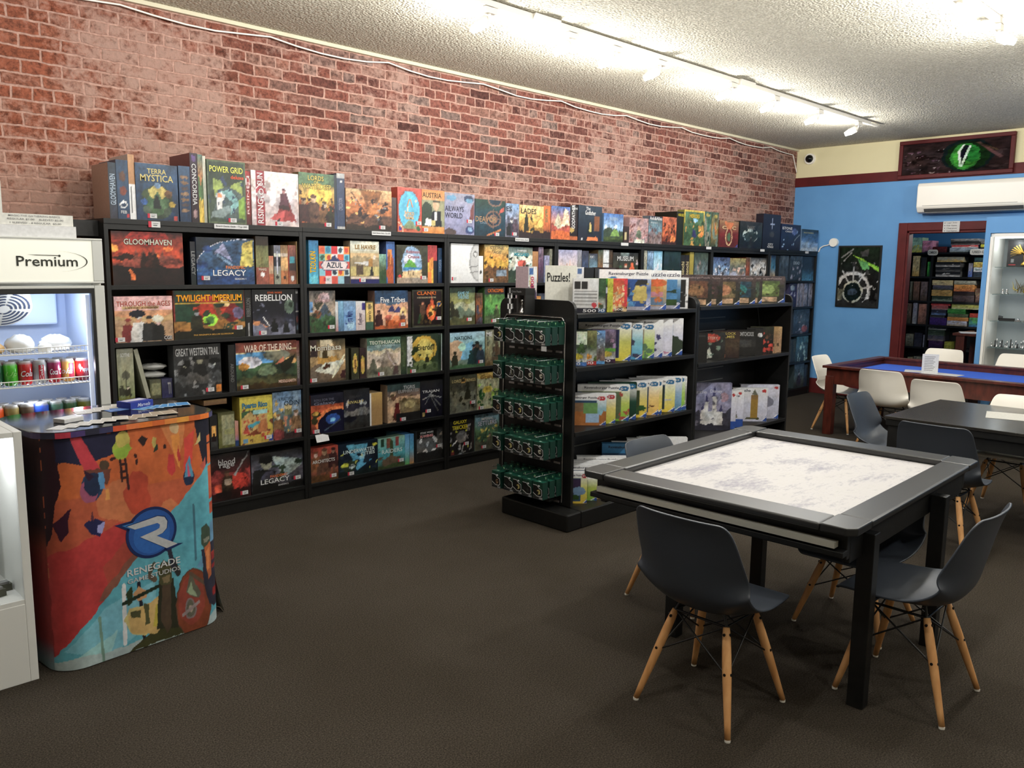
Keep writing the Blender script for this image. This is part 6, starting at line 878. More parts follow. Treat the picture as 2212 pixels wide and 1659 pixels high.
# ================================================================== LIT WHITE DISPLAY CASE (near the kiosk)
dc = empty('display_case', (0, 0, 0), label='low white display case with brightly lit glass front beside the printed counter', cat='display case')
CX0, CX1, CY0, CY1, CZ = -.35, .842, 3.522, 3.96, 1.007
CW = mat('case_white', 'cfcfca', .4)
MB().box(CX1-.030, CY0, 0, CX1, CY1, CZ).build('side_panel', CW, dc, bevel=.002)
MB().box(CX0, CY0, 0, CX0+.03, CY1, CZ).build('side_panel', CW, dc, bevel=.002)
MB().box(CX0+.03, CY0, 0, CX1-.03, CY0+.02, .322).build('lower_panel', CW, dc, bevel=.002)
MB().box(CX0+.03, CY0+.002, .322, CX1-.03, CY1-.02, .340).build('deck', CW, dc)
MB().box(CX0+.03, CY0+.001, CZ-.02, CX1-.03, CY1-.02, CZ-.001).build('top_panel', CW, dc)
MB().box(CX0+.03, CY1-.02, 0, CX1-.03, CY1, CZ-.02).build('back_panel', CW, dc)
MB().box(CX0+.03, CY0+.008, .340, CX1-.03, CY0+.012, CZ-.02).build('glass_front', GLASS, dc)
MB().box(CX0+.04, CY0+.03, CZ-.032, CX1-.04, CY0+.05, CZ-.022).build('light_strip', mat('case_light', 'ffffff', .5, emis='f4f8ff', es=3), dc)
for x in (.1, .4, .7): lamp(x, CY0+.10, CZ-.10, 1.9, .03, (.92, .96, 1), 'case_light')
o = MB().box(.40, 3.78, .341, .74, 3.80, .66, 'bcc').build('backing_board', INK, None); tag(o, 'pale grey board leaning at the back inside the lit case', 'board')
for k, (x, y) in enumerate(((.715, 3.60), (.745, 3.66), (.62, 3.62))):
    o = MB().box(0, 0, 0, .06, .035, .028, '443').box(.008, .004, .028, .05, .03, .038, '777').build('boxed_miniature', INK_GLOSS, None, (x, y, .3405), .3-.2*k)
    tag(o, ['small dark boxed miniature at the corner of the lit case', 'dark boxed miniature behind the corner one in the lit case', 'dark boxed miniature further inside the lit case'][k], 'miniature')

# ================================================================== PRINTED COUNTER (kiosk)
KX, KY, KR = 1.245, 3.775, math.radians(5.5)
def kiosk_outline(hw, hd, r, n=10):
    P = []
    for cx, cy, a0 in ((-hw+r, -hd+r, 180), (hw-r, -hd+r, 270), (hw-r, hd-r, 0), (-hw+r, hd-r, 90)):
        for k in range(n+1):
            a = math.radians(a0+90*k/n); P.append((cx+r*math.cos(a), cy+r*math.sin(a)))
    return P
KH = .966
ki = empty('promo_counter', (KX, KY, 0), KR, label='printed promotional counter with orange and blue fantasy art, blue R emblem', cat='counter')
HWK, HDK, RK = .368, .265, .115
# front wrap: from the middle of one side, round the front, to the middle of the other side
def wrap_point(s, hw=HWK, hd=HDK, r=RK):
    segs = [hd-r, PI*r/2, 2*(hw-r), PI*r/2, hd-r]; d = s*sum(segs)
    if d < segs[0]: return (-hw, -d)
    d -= segs[0]
    if d < segs[1]: a = PI + d/r; return (-hw+r+r*math.cos(a), -hd+r+r*math.sin(a))
    d -= segs[1]
    if d < segs[2]: return (-hw+r+d, -hd)
    d -= segs[2]
    if d < segs[3]: a = 1.5*PI + d/r; return (hw-r+r*math.cos(a), -hd+r+r*math.sin(a))
    d -= segs[3]; return (hw, -hd+r+d)
ART = ('g c63 b53 a22;r 0 74 100 100 c62;s 18 c74 9 3;s 12 b42 8 9;m 34 8 922 5;p b33 0 0 60 48 40 60 0 50;p a43 30 42 56 60 56 40 34 26;'
 'p 854 26 27 40 29 56 47 48 44 30 33;p b32 34 24 60 40 62 30 40 20;'
 'p 312 0 100 0 55 4 60 6 72 10 80 9 92 16 98 16 100;p 413 4 64 14 70 12 60 8 56;p 224 8 100 8 90 24 88 42 90 48 94 48 100;s 0 000 1 1;'
 'p c34 16 100 22 100 32 84 24 82;p 743 22 86 38 84 34 78 26 80;'
 'e 44 92 5 5 ab3;e 45 96 4 4 cb5;p 9b3 39 92 41 88 47 88 50 92 48 94;p 322 54 95 57 97 60 95 57 92;p ba5 63 95 65.5 95 65 90 63 90;p 343 64 90 66 92 66 89 63 88;'
 'l 43 87 43.5 78 .6 422;l 46 87 47 74 .6 422;l 43 85 46 85 .5 422;l 43 82 46 82 .5 422;l 44 79 46.5 79 .5 422;'
 'e 26 78 6 6 246;e 24 76 5 5 a57;e 26.5 79 5 5 235;p 59c 30 83 33 83 33 76 30 76;p 313 22 86 28 82 24 80;p d94 33 76 35 76 36 71 33 71;'
 'p 225 20 62 24 58 29 56 32 62 27 64 23 63;p 99c 28 61 32 62 30 57 27 58;p 634 24 64 25 68 26 63;'
 'p d84 68 100 84 100 82 90 78 84 72 92;p e93 74 94 80 96 80 78 77 84;p d43 83 92 90 96 86 74 82 76;p 835 82 76 86 84 88 72;'
 'p c33 72 86 76 86 77 78 74 76 71 79;p c33 78 86 79 90 81 83 79 82;e 85 74 3.6 4 235;p 59b 82 74 88 74 86 84 84 80;p c57 84 74 86 74 85.5 82;'
 'p 223 90 100 100 100 100 78 96 76 92 88;p cb7 89 88 94 94 94 90;p b54 93 78 98 82 97 72;e 77 98 3 2.5 db8;'
 's 0 000 1 1;e 53 85 .8 1.4 422;e 52 88 1 1 422;e 34 86 3 2 543;e 39 88 2 .7 422;e 70 90 1 1 422;'
 'p 5ab 6 10 100 79 100 0 0 0 0 6;p 7bc 6 8 30 24 60 30 60 10 30 2;p 9cc 10 4 36 12 30 0 8 0;m 4 3 abb 7;'
 'p 69b 88 30 100 50 100 30;l 41 31 40 5 1.6 ddd;l 26 20 27 0 .8 798;l 50 30 52 0 1.4 223;'
 'l 87 34 87 60 .7 478;p 442 40 0 64 8 78 10 78 0;'
 'p cb7 40 15 44 20 52 19 62 20 63 8 52 5 44 8;p ca6 42 16 44 8 60 4 66 10 64 22 56 20;p 553 44 18 50 17 50 14 44 15;p 553 52 20 55 19 56 10 53 10;p ba3 58 8 64 8 64 16 60 18;'
 'p c96 46 26 50 29 55 26 54 23 49 22;p 342 42 27 46 30 46 22 43 21;l 40 23 66 27 1 232;'
 'p 332 62 30 60 6 74 4 72 28;p 553 62 34 66 38 71 35 71 27 67 24 62 27;p 875 64 30 70 30 69 27 65 27;p 543 64 26 70 26 69 6 66 2 63 10;l 57 34 60 37 1.6 554;l 60 30 57 32 2 654;l 72 36 75 30 2.6 333;l 72 34 70 42 2 334;'
 'e 85 13 12.5 17 643;e 85 13 12 16.4 842;e 83 15 9 12 943;e 82 11 4 5 877;e 82 11 3 4 665;e 82 11 1.4 1.6 a98;l 77 9 88 13 .8 988;'
 'p 665 82 26 79 19 88 15 90 17 86 22 84 28;p 9a8 83 24 80 19 87 16 84 21;l 83 28 97 18 1 654;'
 'p 334 91 38 100 40 100 8 96 10 92 20;p 454 91 41 92 48 96 50 99 46 99 38 94 37;p 887 93 43 98 43 98 41 93 41;p b63 93 39 99 40 99 24 96 22 94 30;p d84 94 36 97 38 97 28 95 27;'
 'e 70 52 15 0 000;n 13 77')
nu, nv = 270, 250
A = paint(ART, nu, nv, 1.0, .45)
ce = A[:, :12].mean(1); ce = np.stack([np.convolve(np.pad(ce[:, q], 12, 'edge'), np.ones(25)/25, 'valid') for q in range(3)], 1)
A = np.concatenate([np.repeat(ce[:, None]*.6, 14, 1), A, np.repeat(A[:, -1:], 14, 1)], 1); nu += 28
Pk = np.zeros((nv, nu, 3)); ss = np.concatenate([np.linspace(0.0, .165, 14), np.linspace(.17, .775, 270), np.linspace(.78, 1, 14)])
for i, s in enumerate(ss):
    x, y = wrap_point(s); Pk[:, i, 0] = x; Pk[:, i, 1] = y; Pk[:, i, 2] = np.linspace(.004, KH, nv)
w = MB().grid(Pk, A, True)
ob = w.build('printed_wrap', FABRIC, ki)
P = kiosk_outline(HWK-.004, HDK-.004, RK-.003); P = [q for q in P]
MB().prism(P, (0,0,.004), (1,0,0), (0,1,0), KH-.006, '332a2a').build('core', INK, ki)
to = kiosk_outline(HWK+.014, HDK+.012, RK+.01, 12)
MB().prism(to, (0,0,KH), (1,0,0), (0,1,0), .026).build('counter_top', mat('counter_gloss', '0e0f16', .08, spec=.6), ki, bevel=.004)
# printed rim round the slab
n_ = len(to); cols = ['334', '324', '435', '223', 'a34', '436', '223', '335', 'c53', 'd74', 'd73', 'c63', 'd84', 'd94', 'c63', 'd73', '446', '335', '99a', '334']
rim = MB()
Lr = 60; pts_r = []
for i in range(Lr+1):
    x, y = wrap_point(.05+.90*i/Lr, HWK+.0155, HDK+.0135, RK+.011); pts_r.append((x, y))
for i in range(Lr):
    c = cols[min(len(cols)-1, int(i/Lr*len(cols)))]; (x0, y0), (x1, y1) = pts_r[i], pts_r[i+1]
    rim.add([(x0,y0,KH+.001), (x1,y1,KH+.001), (x1,y1,KH+.024), (x0,y0,KH+.024)], [(0,1,2,3)], c)
rim.build('printed_rim', FABRIC, ki)
# emblem and lettering stand on the flat of the front
em = MB(); Y0 = -HDK-.0012; ex, ez = .035, .505
def flat(pts, c, dy): em.add([(ex+x, Y0-dy, ez+z) for x, z in pts], [tuple(range(len(pts)))], c)
circ = lambda r, n=40: [(r*math.cos(2*PI*k/n), r*math.sin(2*PI*k/n)) for k in range(n)]
flat(circ(.112), '1b2a5a', .0); flat([(-.155,.066),(-.03,.074),(-.04,-.01)], '1b2a5a', .0); flat([(.03,-.06),(.14,-.082),(.06,-.10)], '1b2a5a', .0)
flat(circ(.100), '2c58a0', .0004); flat([(-.125,.058),(-.05,.062),(-.09,.035)], '3f7fc0', .0004)
flat([(x*.8, z*.8-.012) for x, z in circ(.100)], '3468b4', .0006)
Rp = [(-.105,.050),(.028,.066),(.058,.056),(.070,.034),(.066,.004),(.046,-.014),(.020,-.020),(.112,-.078),(.062,-.086),(-.052,-.008),(.018,.006),(.034,.012),(.037,.026),(.026,.036),(-.072,.030)]
flat([(x*1.06, z*1.06) for x, z in Rp], '1e3568', .0008); flat(Rp, 'c2c4c6', .0012)
em.build('emblem', INK, ki)
t = MB(); text_mesh(t, 'RENEGADE', (.038, Y0-.0004, .352), (1,0,0), (0,0,1), .235, .030, 'ddd', None, 0)
text_mesh(t, 'GAME STUDIOS', (.038, Y0-.0004, .315), (1,0,0), (0,0,1), .235, .020, 'ccc', None, 0); t.build('lettering', INK, ki)
# the loose hem at the foot of the wrap
hm = MB(); V = []
for j in range(9):
    z = .30*j/8; fl_ = .055*(1-j/8)**2
    for i in range(5):
        yy = -.16+.26*i/4; V.append((HWK+.001+fl_*(1-.25*abs(i-1)), yy-.02*(1-j/8), .003+z))
hm.add(V, [(j*5+i, j*5+i+1, (j+1)*5+i+1, (j+1)*5+i) for j in range(8) for i in range(4)], 'a98', True)
hm.build('loose_hem', FABRIC, ki)
KT = KH+.0265
def kp(x, y): # counter-local to world
    return (KX+x*math.cos(KR)-y*math.sin(KR), KY+x*math.sin(KR)+y*math.cos(KR), KT)
o = MB().box(-.046, -.033, 0, .046, .033, .018, 'ddd').build('card_deck', INK, None, kp(-.19, -.055), KR+.3, bevel=.002); tag(o, 'neat white deck of cards on the printed counter', 'card deck')
def cards(pts, col, lab, grp):
    for i, (x, y, a) in enumerate(pts):
        p_ = kp(x, y); o = MB().box(-.031, -.044, 0, .031, .044, .0006, col).box(-.026, -.038, .0006, .026, .038, .0008, {'e6e4de': 'ccc8c0', 'd9d2c4': 'a89a88', 'bcd0e0': '3f86c4', '4a6cb0': '6d90cc'}[col]).build('playing_card', INK, None, (p_[0], p_[1], p_[2]+.0002+.0009*i), KR+a)
        tag(o, f'{lab}, {nm[i]} from the lit case', 'card', grp)
cards([(-.27+.05*i, -.17+.004*i, -.9+.1*i) for i in range(6)], 'e6e4de', 'pale card fanned by the front rim', 'pale cards by the front rim')
cards([(-.06+.045*i, .12+.012*i, -.2-.05*i) for i in range(5)], 'e6e4de', 'pale card in the row by the far rim', 'pale cards by the far rim')
cards([(.02+.042*i, -.16+.012*(i % 2), -.7+.12*i) for i in range(5)], 'd9d2c4', 'brownish card along the front rim', 'brownish cards')
cards([(.17+.034*i, .03-.006*i, -1.1+.15*i) for i in range(6)], 'bcd0e0', 'blue and white card spread beside the blue box', 'blue and white cards')
cards([(.055+.03*i, .085, .2*i) for i in range(2)], '4a6cb0', 'small dark blue card behind the blue box', 'dark blue cards')
p_ = kp(.165, .10)
o = MB().box(-.062, -.045, 0, .062, .045, .030, '2b3c98').box(-.052, -.010, .030, .055, .034, .0306, 'ccd').build('card_box', INK, None, (p_[0], p_[1], p_[2]), KR+.25); tag(o, 'blue and white card box lying on the printed counter', 'card box')
t = MB(); text_mesh(t, 'Marvels', (.01, -.0456, .015), (1,0,0), (0,0,1), .07, .016, 'dde', shear=.3); t.build('lettering', INK, o)

# ================================================================== ISLAND SHELVING (two back-to-back units)
def round_panel(y0, y1, z0, z1, r, x, th, both=True):
    P = [(y1, z0), (y0, z0)]
    for k in range(9): a = PI + -PI/2*k/8; P.append((y0+r+r*math.cos(a), z1-r+r*math.sin(a)))
    for k in range(9): a = PI/2 - PI/2*k/8; P.append((y1-r+r*math.cos(a), z1-r+r*math.sin(a)))
    return MB().prism(P, (x, 0, 0), (0,1,0), (0,0,1), th)
SLOT = mat('slot_rail_grey', '6a6a66', .4, .3)
GX0, GX1, GX2 = 3.90, 5.285, 6.765
def island(x0, x1, zs, label):
    o = empty('island_shelving', (0, 0, 0), label=label, cat='shelf unit')
    round_panel(3.405, 4.075, .118, 1.445, .06, x0, .025).build('end_panel', BLACK, o, bevel=.002)
    round_panel(3.405, 4.075, .118, 1.445, .06, x1-.027, .025).build('end_panel', BLACK, o, bevel=.002)
    MB().box(x0+.025, 3.728, .118, x1-.027, 3.752, 1.33).build('centre_panel', BLACK2, o)
    MB().box(x0, 3.31, 0, x1, 3.905, .115).build('base', BLACK, o, bevel=.008)
    for i, z in enumerate(zs):
        MB().box(x0+.026, 3.40, z-.028, x1-.028, 3.727, z).build('shelf_board', BLACK, o, bevel=.002)
        MB().box(x0+.026, 3.753, z-.028, x1-.028, 4.08, z).build('shelf_board', BLACK, o, bevel=.002)
    zz = .2
    b = MB()
    while zz < 1.28:
        if all(abs(zz-z) > .05 for z in zs): b.box(x0+.03, 3.722, zz, x0+(x1-x0)*.62, 3.728, zz+.008)
        zz += .105
    b.build('slot_rail', SLOT, o); return o
isl = island(GX0, GX1, (1.363, 1.024, .607), 'near black island shelving unit stocked with jigsaw boxes and a peg end')
isl2 = island(GX1+.003, GX2, (1.375, .947, .365), 'far black island shelving unit with dark mystery jigsaws on top')
MB().box(3.765, 3.31, 0, 3.90, 3.905, .115).build('end_base', BLACK, isl, bevel=.01)
MB().box(3.80, 3.50, .155, 3.90, 3.99, .170).build('foot_shelf', BLACK, isl)
b = MB().tube([(3.893, 3.475, .14), (3.893, 3.475, 1.30), (3.893, 3.50, 1.335), (3.893, 4.0, 1.335), (3.893, 4.03, 1.30), (3.893, 4.03, .14)], .005, 8); b.build('wire_frame', CHROME, isl)
PB = [1.172, .93, .695, .45, .193]
PY = [3.462, 3.553, 3.644, 3.730, 3.842]
PEG = mat('peg_strip', '7d7573', .5)
for r, z in enumerate(PB):
    b = MB()
    for k in range(6): b.box(3.892, 3.50+.085*k, z-.060, 3.899, 3.55+.085*k, z-.048)
    b.build('label_holder', PEG, isl)
    for k, y in enumerate(PY):
        MB().tube([(3.898, y+.043, z+.146), (3.672, y+.043, z+.146), (3.662, y+.043, z+.156)], .0025, 6).build('peg_hook', CHROME, isl)
# hanging metal puzzle packs
def make_pack(v):
    wd_, ht, dp = .085, .112, .048; o = empty('puzzle_pack', (0,0,0))
    A = paint('g 1b5443 14382e 333;r 0 0 100 16 555;r 4 3 60 12 222;r 66 3 96 12 999;p 111 3 80 42 80 62 66 90 58 94 30 82 18 44 18 3 34;r 5 86 70 95 143;' + ['e 58 42 16 14 ba6;e 50 40 8 8 111;', 'e 60 46 14 12 ccb;e 64 44 7 6 222;', 'l 50 30 60 60 4 aaa;l 60 60 72 30 4 998;', 'e 56 40 12 10 333;', 'e 60 40 12 14 975;e 60 42 6 6 111;'][v] + 'n 40 %d' % (v+3), 26, 32)
    X, Z = np.meshgrid(np.linspace(0, wd_, 26), np.linspace(0, ht, 32))
    m = MB().grid(np.stack([X, X*0, Z], -1), A)
    m.box(0, 0, 0, wd_, dp, ht, cols={'x-': '174a3b', 'x+': '12332a', 'z+': '1c5646', 'y+': '132', 'z-': '333', 'y-': None}); m.build('carton', PRINT, o)
    pl = [(3,80),(42,80),(62,66),(90,58),(94,30),(82,18),(44,18),(3,34)]; q = MB()
    for (a, b_) in zip(pl, pl[1:]):
        p0 = Vector((a[0]/100*wd_, -.0012, a[1]/100*ht)); p1 = Vector((b_[0]/100*wd_, -.0012, b_[1]/100*ht)); d_ = (p1-p0).normalized(); n_ = Vector((d_.z, 0, -d_.x))*.0017
        q.add([p0-n_, p1-n_, p1+n_, p0+n_], [(0,1,2,3), (3,2,1,0)], 'ddd')
    q.add([(wd_*.55, -.0015, ht*.74), (wd_*.72, -.0015, ht*.74), (wd_*.72, -.0015, ht*.83), (wd_*.55, -.0015, ht*.83)], [(0,1,2,3)], 'eee')
    q.add([(wd_*.35, dp*.3, ht+.0006), (wd_*.6, dp*.3, ht+.0006), (wd_*.6, dp*.55, ht+.0006), (wd_*.35, dp*.55, ht+.0006)], [(0,1,2,3)], 'bdc')
    q.build('printed_outline', INK, o)
    h_ = MB().box(0, dp-.002, ht, wd_*.36, dp-.0005, ht+.036, '174a3b').box(wd_*.64, dp-.002, ht, wd_, dp-.0005, ht+.036, '174a3b').box(wd_*.36, dp-.002, ht, wd_*.64, dp-.0005, ht+.024, '174a3b')
    h_.add([(wd_*.74, dp-.003, ht+.026), (wd_*.88, dp-.003, ht+.026), (wd_*.81, dp-.003, ht+.010)], [(0,2,1)], '9c9'); h_.build('hang_tab', PRINT, o)
    return o
protos = [make_pack(v) for v in range(5)]; used = [False]*5
depths = ['front', 'middle', 'rear']; pn = ['first', 'second', 'third', 'fourth', 'fifth']; rg = random.Random(8)
for r, z in enumerate(PB):
    for k, y in enumerate(PY):
        x_off = [0, 0, 0, 0, .0][k] + rg.uniform(-.006, .006)
        for d_ in range(3):
            v = rg.randrange(5) if not (r == 0 and k == 0 and d_ == 0) else 1
            o = protos[v] if not used[v] else copy_tree(protos[v]); used[v] = True
            o.location = (3.698+.064*d_+x_off*(d_ == 0), y+.085, z); o.rotation_euler = (0, 0, -PI/2+rg.uniform(-.05, .05))
            tag(o, f'green metal puzzle pack, {depths[d_]} of {pn[k]} peg from jigsaw side, {["top","second","third","fourth","bottom"][r]} row', 'puzzle pack', 'green puzzle packs on the island end')
tag(MB().box(0, 0, 0, .002, .042, .03, 'ccc').build('price_tag', INK, None, (3.70, 3.455, 1.138)), 'white price tag hanging below the top row of puzzle packs', 'tag')
# boxed chess piece puzzle on the end
o = empty('boxed_chess_puzzle', (3.745, 3.845, 1.348), -PI/2+.12, label='black and checkered window box holding a silver chess piece', cat='puzzle box')
wd_, ht, dp = .145, .17, .10
MB().box(0, 0, 0, wd_, dp, .006, '111').box(0, 0, ht-.045, wd_, dp, ht, '111').box(wd_-.010, 0, .006, wd_, dp, ht-.045, '222').box(0, dp-.004, .006, wd_-.01, dp, ht-.045, '444').build('carton', PRINT, o)
q = MB(); A = np.zeros((9, 5, 3)); 
for j in range(5):
    for i in range(3):
        q.add([(-.001+i*.013, 0, j*ht/5), (-.001+(i+1)*.013, 0, j*ht/5), (-.001+(i+1)*.013, 0, (j+1)*ht/5), (-.001+i*.013, 0, (j+1)*ht/5)], [(0,1,2,3), (3,2,1,0)], 'eee' if (i+j) % 2 else '222')
        q.add([(-.001, .02*i, j*ht/5), (-.001, .02*(i+1), j*ht/5), (-.001, .02*(i+1), (j+1)*ht/5), (-.001, .02*i, (j+1)*ht/5)], [(0,1,2,3), (3,2,1,0)], 'eee' if (i+j) % 2 else '222')
q.build('checkered_edge', PRINT, o)
MB().lathe([(.026, .010), (.026, .018), (.018, .028), (.009, .060), (.014, .064), (.008, .072), (.013, .080), (.016, .092), (.012, .098), (.0, .098)], .085, .05, 20).build('chess_piece', CHROME, o)
t = MB(); text_mesh(t, 'Chess Puzzle', (wd_/2, -.0008, ht-.022), (1,0,0), (0,0,1), .08, .012, '999'); t.build('lettering', INK, o)
# sign and boxes on the far side of the island top
o = MB().box(0, 0, 0, .206, .004, .30, 'f8f6ea').build('puzzle_sign', INK, None, (3.968, 3.725, 1.364), math.radians(-40)); tag(o, 'white cardboard sign with black word and exclamation mark on island top', 'sign')
t = MB(); text_mesh(t, 'Puzzles!', (.088, -.001, .225), (1,0,0), (0,0,1), .150, .060, '222'); t.build('lettering', INK, o)
for (x, y, w_, h_, d_, lab, art, tx) in [
    (4.02, 3.93, .085, .292, .12, 'tall white jigsaw box end with pink number', 'g eee eee a5a;r 15 82 60 96 47b;m 30 10 c58 4;s 6 dc6 12 5;s 5 546 14 6;n 25 1', '1000|45|60|40|34|d46||90'),
    (4.50, 3.93, .095, .292, .12, 'tall white jigsaw box end with blue badge', 'g eee ddd ddd;r 25 84 75 97 57a;n 10 2', '1000|45|50|50|14|aaa||90'),
    (4.605, 3.93, .10, .290, .12, 'tall black jigsaw box end with grey number', 'g 222 222 222;n 10 3', '1000|45|50|50|14|ba9||90'),
    (4.72, 3.93, .05, .285, .12, 'narrow dark grey jigsaw box end', 'g 444 333 333;n 10 3', ''),
    (4.83, 3.93, .13, .292, .12, 'dark brown jigsaw box top, fourth along', 'g 433 544 333;n 20 5', ''), (5.0, 3.93, .11, .290, .12, 'dark brown jigsaw box top, fifth along', 'g 433 432 333;n 20 6', '')]:
    game_box('jigsaw_box', lab+' on far side of near island', 'jigsaw', None, (x, y, 1.3635), 0, w_, h_, d_, art, tx)
th = math.radians(-44); byz = {}
for g in GONDOLA_BOXES: byz.setdefault(g[2], []).append(g)
for z, L in byz.items():
    L.sort(key=lambda g: g[0]+g[3]*math.cos(th))
    for i, (x, y, z_, w_, h_, d_, lab, art, tx) in enumerate(L):
        e0 = x+w_*math.cos(th); gap = (L[i+1][0]+L[i+1][3]*math.cos(th)-e0) if i+1 < len(L) else .2
        d2 = max(.008, min(d_, gap*.70-.003))
        a0 = th
        game_box('jigsaw_box', lab, 'jigsaw', None, (x, y, z_+.0006), a0, w_, h_, d2, art, tx, None, 400)

# ================================================================== CHAIRS
def chair_shell(k=1.0):
    prof = [(.228,.402,.17,.0),(.226,.415,.19,.0),(.19,.424,.208,.002),(.12,.418,.220,.008),(.03,.406,.230,.018),(-.06,.398,.236,.032),(-.13,.405,.24,.05),(-.18,.436,.24,.064),(-.208,.487,.236,.064),(-.225,.56,.230,.052),(-.238,.62,.223,.040),(-.25,.68,.215,.030),(-.264,.735,.206,.024),(-.276,.768,.196,.020),(-.283,.784,.183,.017),(-.287,.792,.168,.015)]
    nu = 17; V = []
    for j, (x, z, hw, lift) in enumerate(prof):
        # direction in which the edges curl up: up for the seat, forward for the back
        t = min(1, max(0, (z-.43)/.12)) if x < -.1 else 0
        for i in range(nu):
            u = -1+2*i/(nu-1); c = abs(u)**2.4*lift*1.5
            V.append((x + c*t, hw*u*(1-.0*abs(u)), z + c*(1-t)))
    n = len(prof); F = [(j*nu+i, (j+1)*nu+i, (j+1)*nu+i+1, j*nu+i+1) for j in range(n-1) for i in range(nu-1)]
    return MB().add(V, F, 'fff', True)
WOOD = noisy('beech_wood', 'c08a55', 'd3a06a', 30, .45, stretch=(1, 1, .15), detail=3)
def make_chair(name, shellmat):
    o = empty(name)
    s = chair_shell().build('seat_shell', shellmat, o)
    sd = s.modifiers.new('smooth', 'SUBSURF'); sd.levels = 1; sd.render_levels = 2
    so = s.modifiers.new('thickness', 'SOLIDIFY'); so.thickness = .007; so.offset = -1
    feet = [(.2,.2), (.2,-.2), (-.2,.2), (-.2,-.2)]; tops = [(.115,.11), (.115,-.11), (-.09,.11), (-.09,-.11)]
    for (fx, fy), (tx, ty) in zip(feet, tops):
        a = Vector((fx, fy, .008)); c = Vector((tx, ty, .362)); m_ = c+(a-c)*.35
        l = MB(); ax = (a-c).normalized(); e1 = ax.orthogonal().normalized(); e2 = ax.cross(e1); R_ = [.0, .0120, .0150, .0166, .0168, .0160, .0148, .0134, .0120, .0108, .0]; T_ = [0, 0, .08, .22, .36, .5, .62, .74, .87, 1, 1]
        V = [c+(a-c)*t_+(e1*math.cos(2*PI*k/14)+e2*math.sin(2*PI*k/14))*max(r_, 1e-4) for r_, t_ in zip(R_, T_) for k in range(14)]
        l = l.add(V, [(i*14+k, i*14+(k+1) % 14, (i+1)*14+(k+1) % 14, (i+1)*14+k) for i in range(10) for k in range(14)], 'fff', True).build('leg', WOOD, o)
        d_ = (a-c); g = MB().cyl(a+d_.normalized()*.0, (fx, fy, .0), .0112, .0108, 12); g.build('foot_glide', WHITEP, l)
        bl = MB()
        for f_ in (.06, .42):
            q = c+d_*f_; s_ = 1 if fy > 0 else -1; bl.cyl(q+Vector((0, s_*.012, 0)), q+Vector((0, s_*.0185, 0)), .0055, n=8)
            bl.cyl(q+Vector((.012 if fx > 0 else -.012, 0, 0)), q+Vector((.0185 if fx > 0 else -.0185, 0, 0)), .0055, n=8)
        bl.build('bolt', BLACK2, l)
    P = [Vector((tx, ty, .362)) for tx, ty in tops]; K = [Vector((tx, ty, .362))+(Vector((fx, fy, 0))-Vector((tx, ty, .362)))*.44 for (fx, fy), (tx, ty) in zip(feet, tops)]
    b = MB()
    for a, c in ((0,1), (1,3), (3,2), (2,0)):
        b.cyl(P[a], K[c], .0035, n=6); b.cyl(P[c], K[a], .0035, n=6); b.cyl(P[a]+Vector((0,0,.0)), P[c], .005, n=6)
    for q in P: b.cyl(q, q+Vector((-q.x*.15, -q.y*.15, .038)), .006, n=6)
    b.build('wire_brace', BLACK2, o); return o
DGREY = mat('slate_plastic', '353a42', .42, spec=.45); CWHITE = mat('white_shell', 'e9e4d8', .38, spec=.4)
pg = make_chair('shell_chair', DGREY); pw = make_chair('shell_chair', CWHITE)
CH = [(pg, 2.655, 1.585, 0, 'slate grey shell chair with wooden legs, its back to the drawer side of near table', 1),
 (pg, 3.302, 1.09, 90, 'slate grey shell chair pulled to the short side nearest the camera corner', 1),
 (pg, 3.45, 2.25, -90, 'slate grey shell chair across the near table, beside the jigsaw island', .98),
 (pg, 3.79, 1.51, 180, 'slate grey shell chair tucked fully under the near table', .86),
 (pg, 5.20, 1.60, 0, 'slate grey shell chair facing the end of the plain black table', 1),
 (pg, 6.18, 2.30, -90, 'blue grey shell chair beyond the black table, next to the white chairs', .93),
 (pw, 8.435, 3.67, -90, 'white shell chair at the corner end of the blue felt table, seen sideways', .96),
 (pw, 8.06, 3.03, 0, 'white shell chair turned away, nearer the corner leg of felt table', .93),
 (pw, 7.68, 2.42, 0, 'white shell chair turned away, behind the plain black table', .93),
 (pw, 9.80, 3.20, 180, 'white shell chair at far side of felt table before the doorway', .99),
 (pw, 9.80, 2.45, 180, 'white shell chair at far side of felt table before the lit cabinet', .99),
 (pw, 6.45, 1.58, 180, 'white shell chair at the far side of the plain black table, seat underneath', .98)]
seen_p = set()
for p_, x, y, a, lab, s_ in CH:
    o = p_ if id(p_) not in seen_p else copy_tree(p_); seen_p.add(id(p_))
    o.location = (x, y, 0); o.rotation_euler = (0, 0, math.radians(a)); o.scale = (s_ if s_ > .93 else 1, s_ if s_ > .93 else 1, s_)
    tag(o, lab, 'chair', 'slate shell chairs' if p_ is pg else 'white shell chairs')

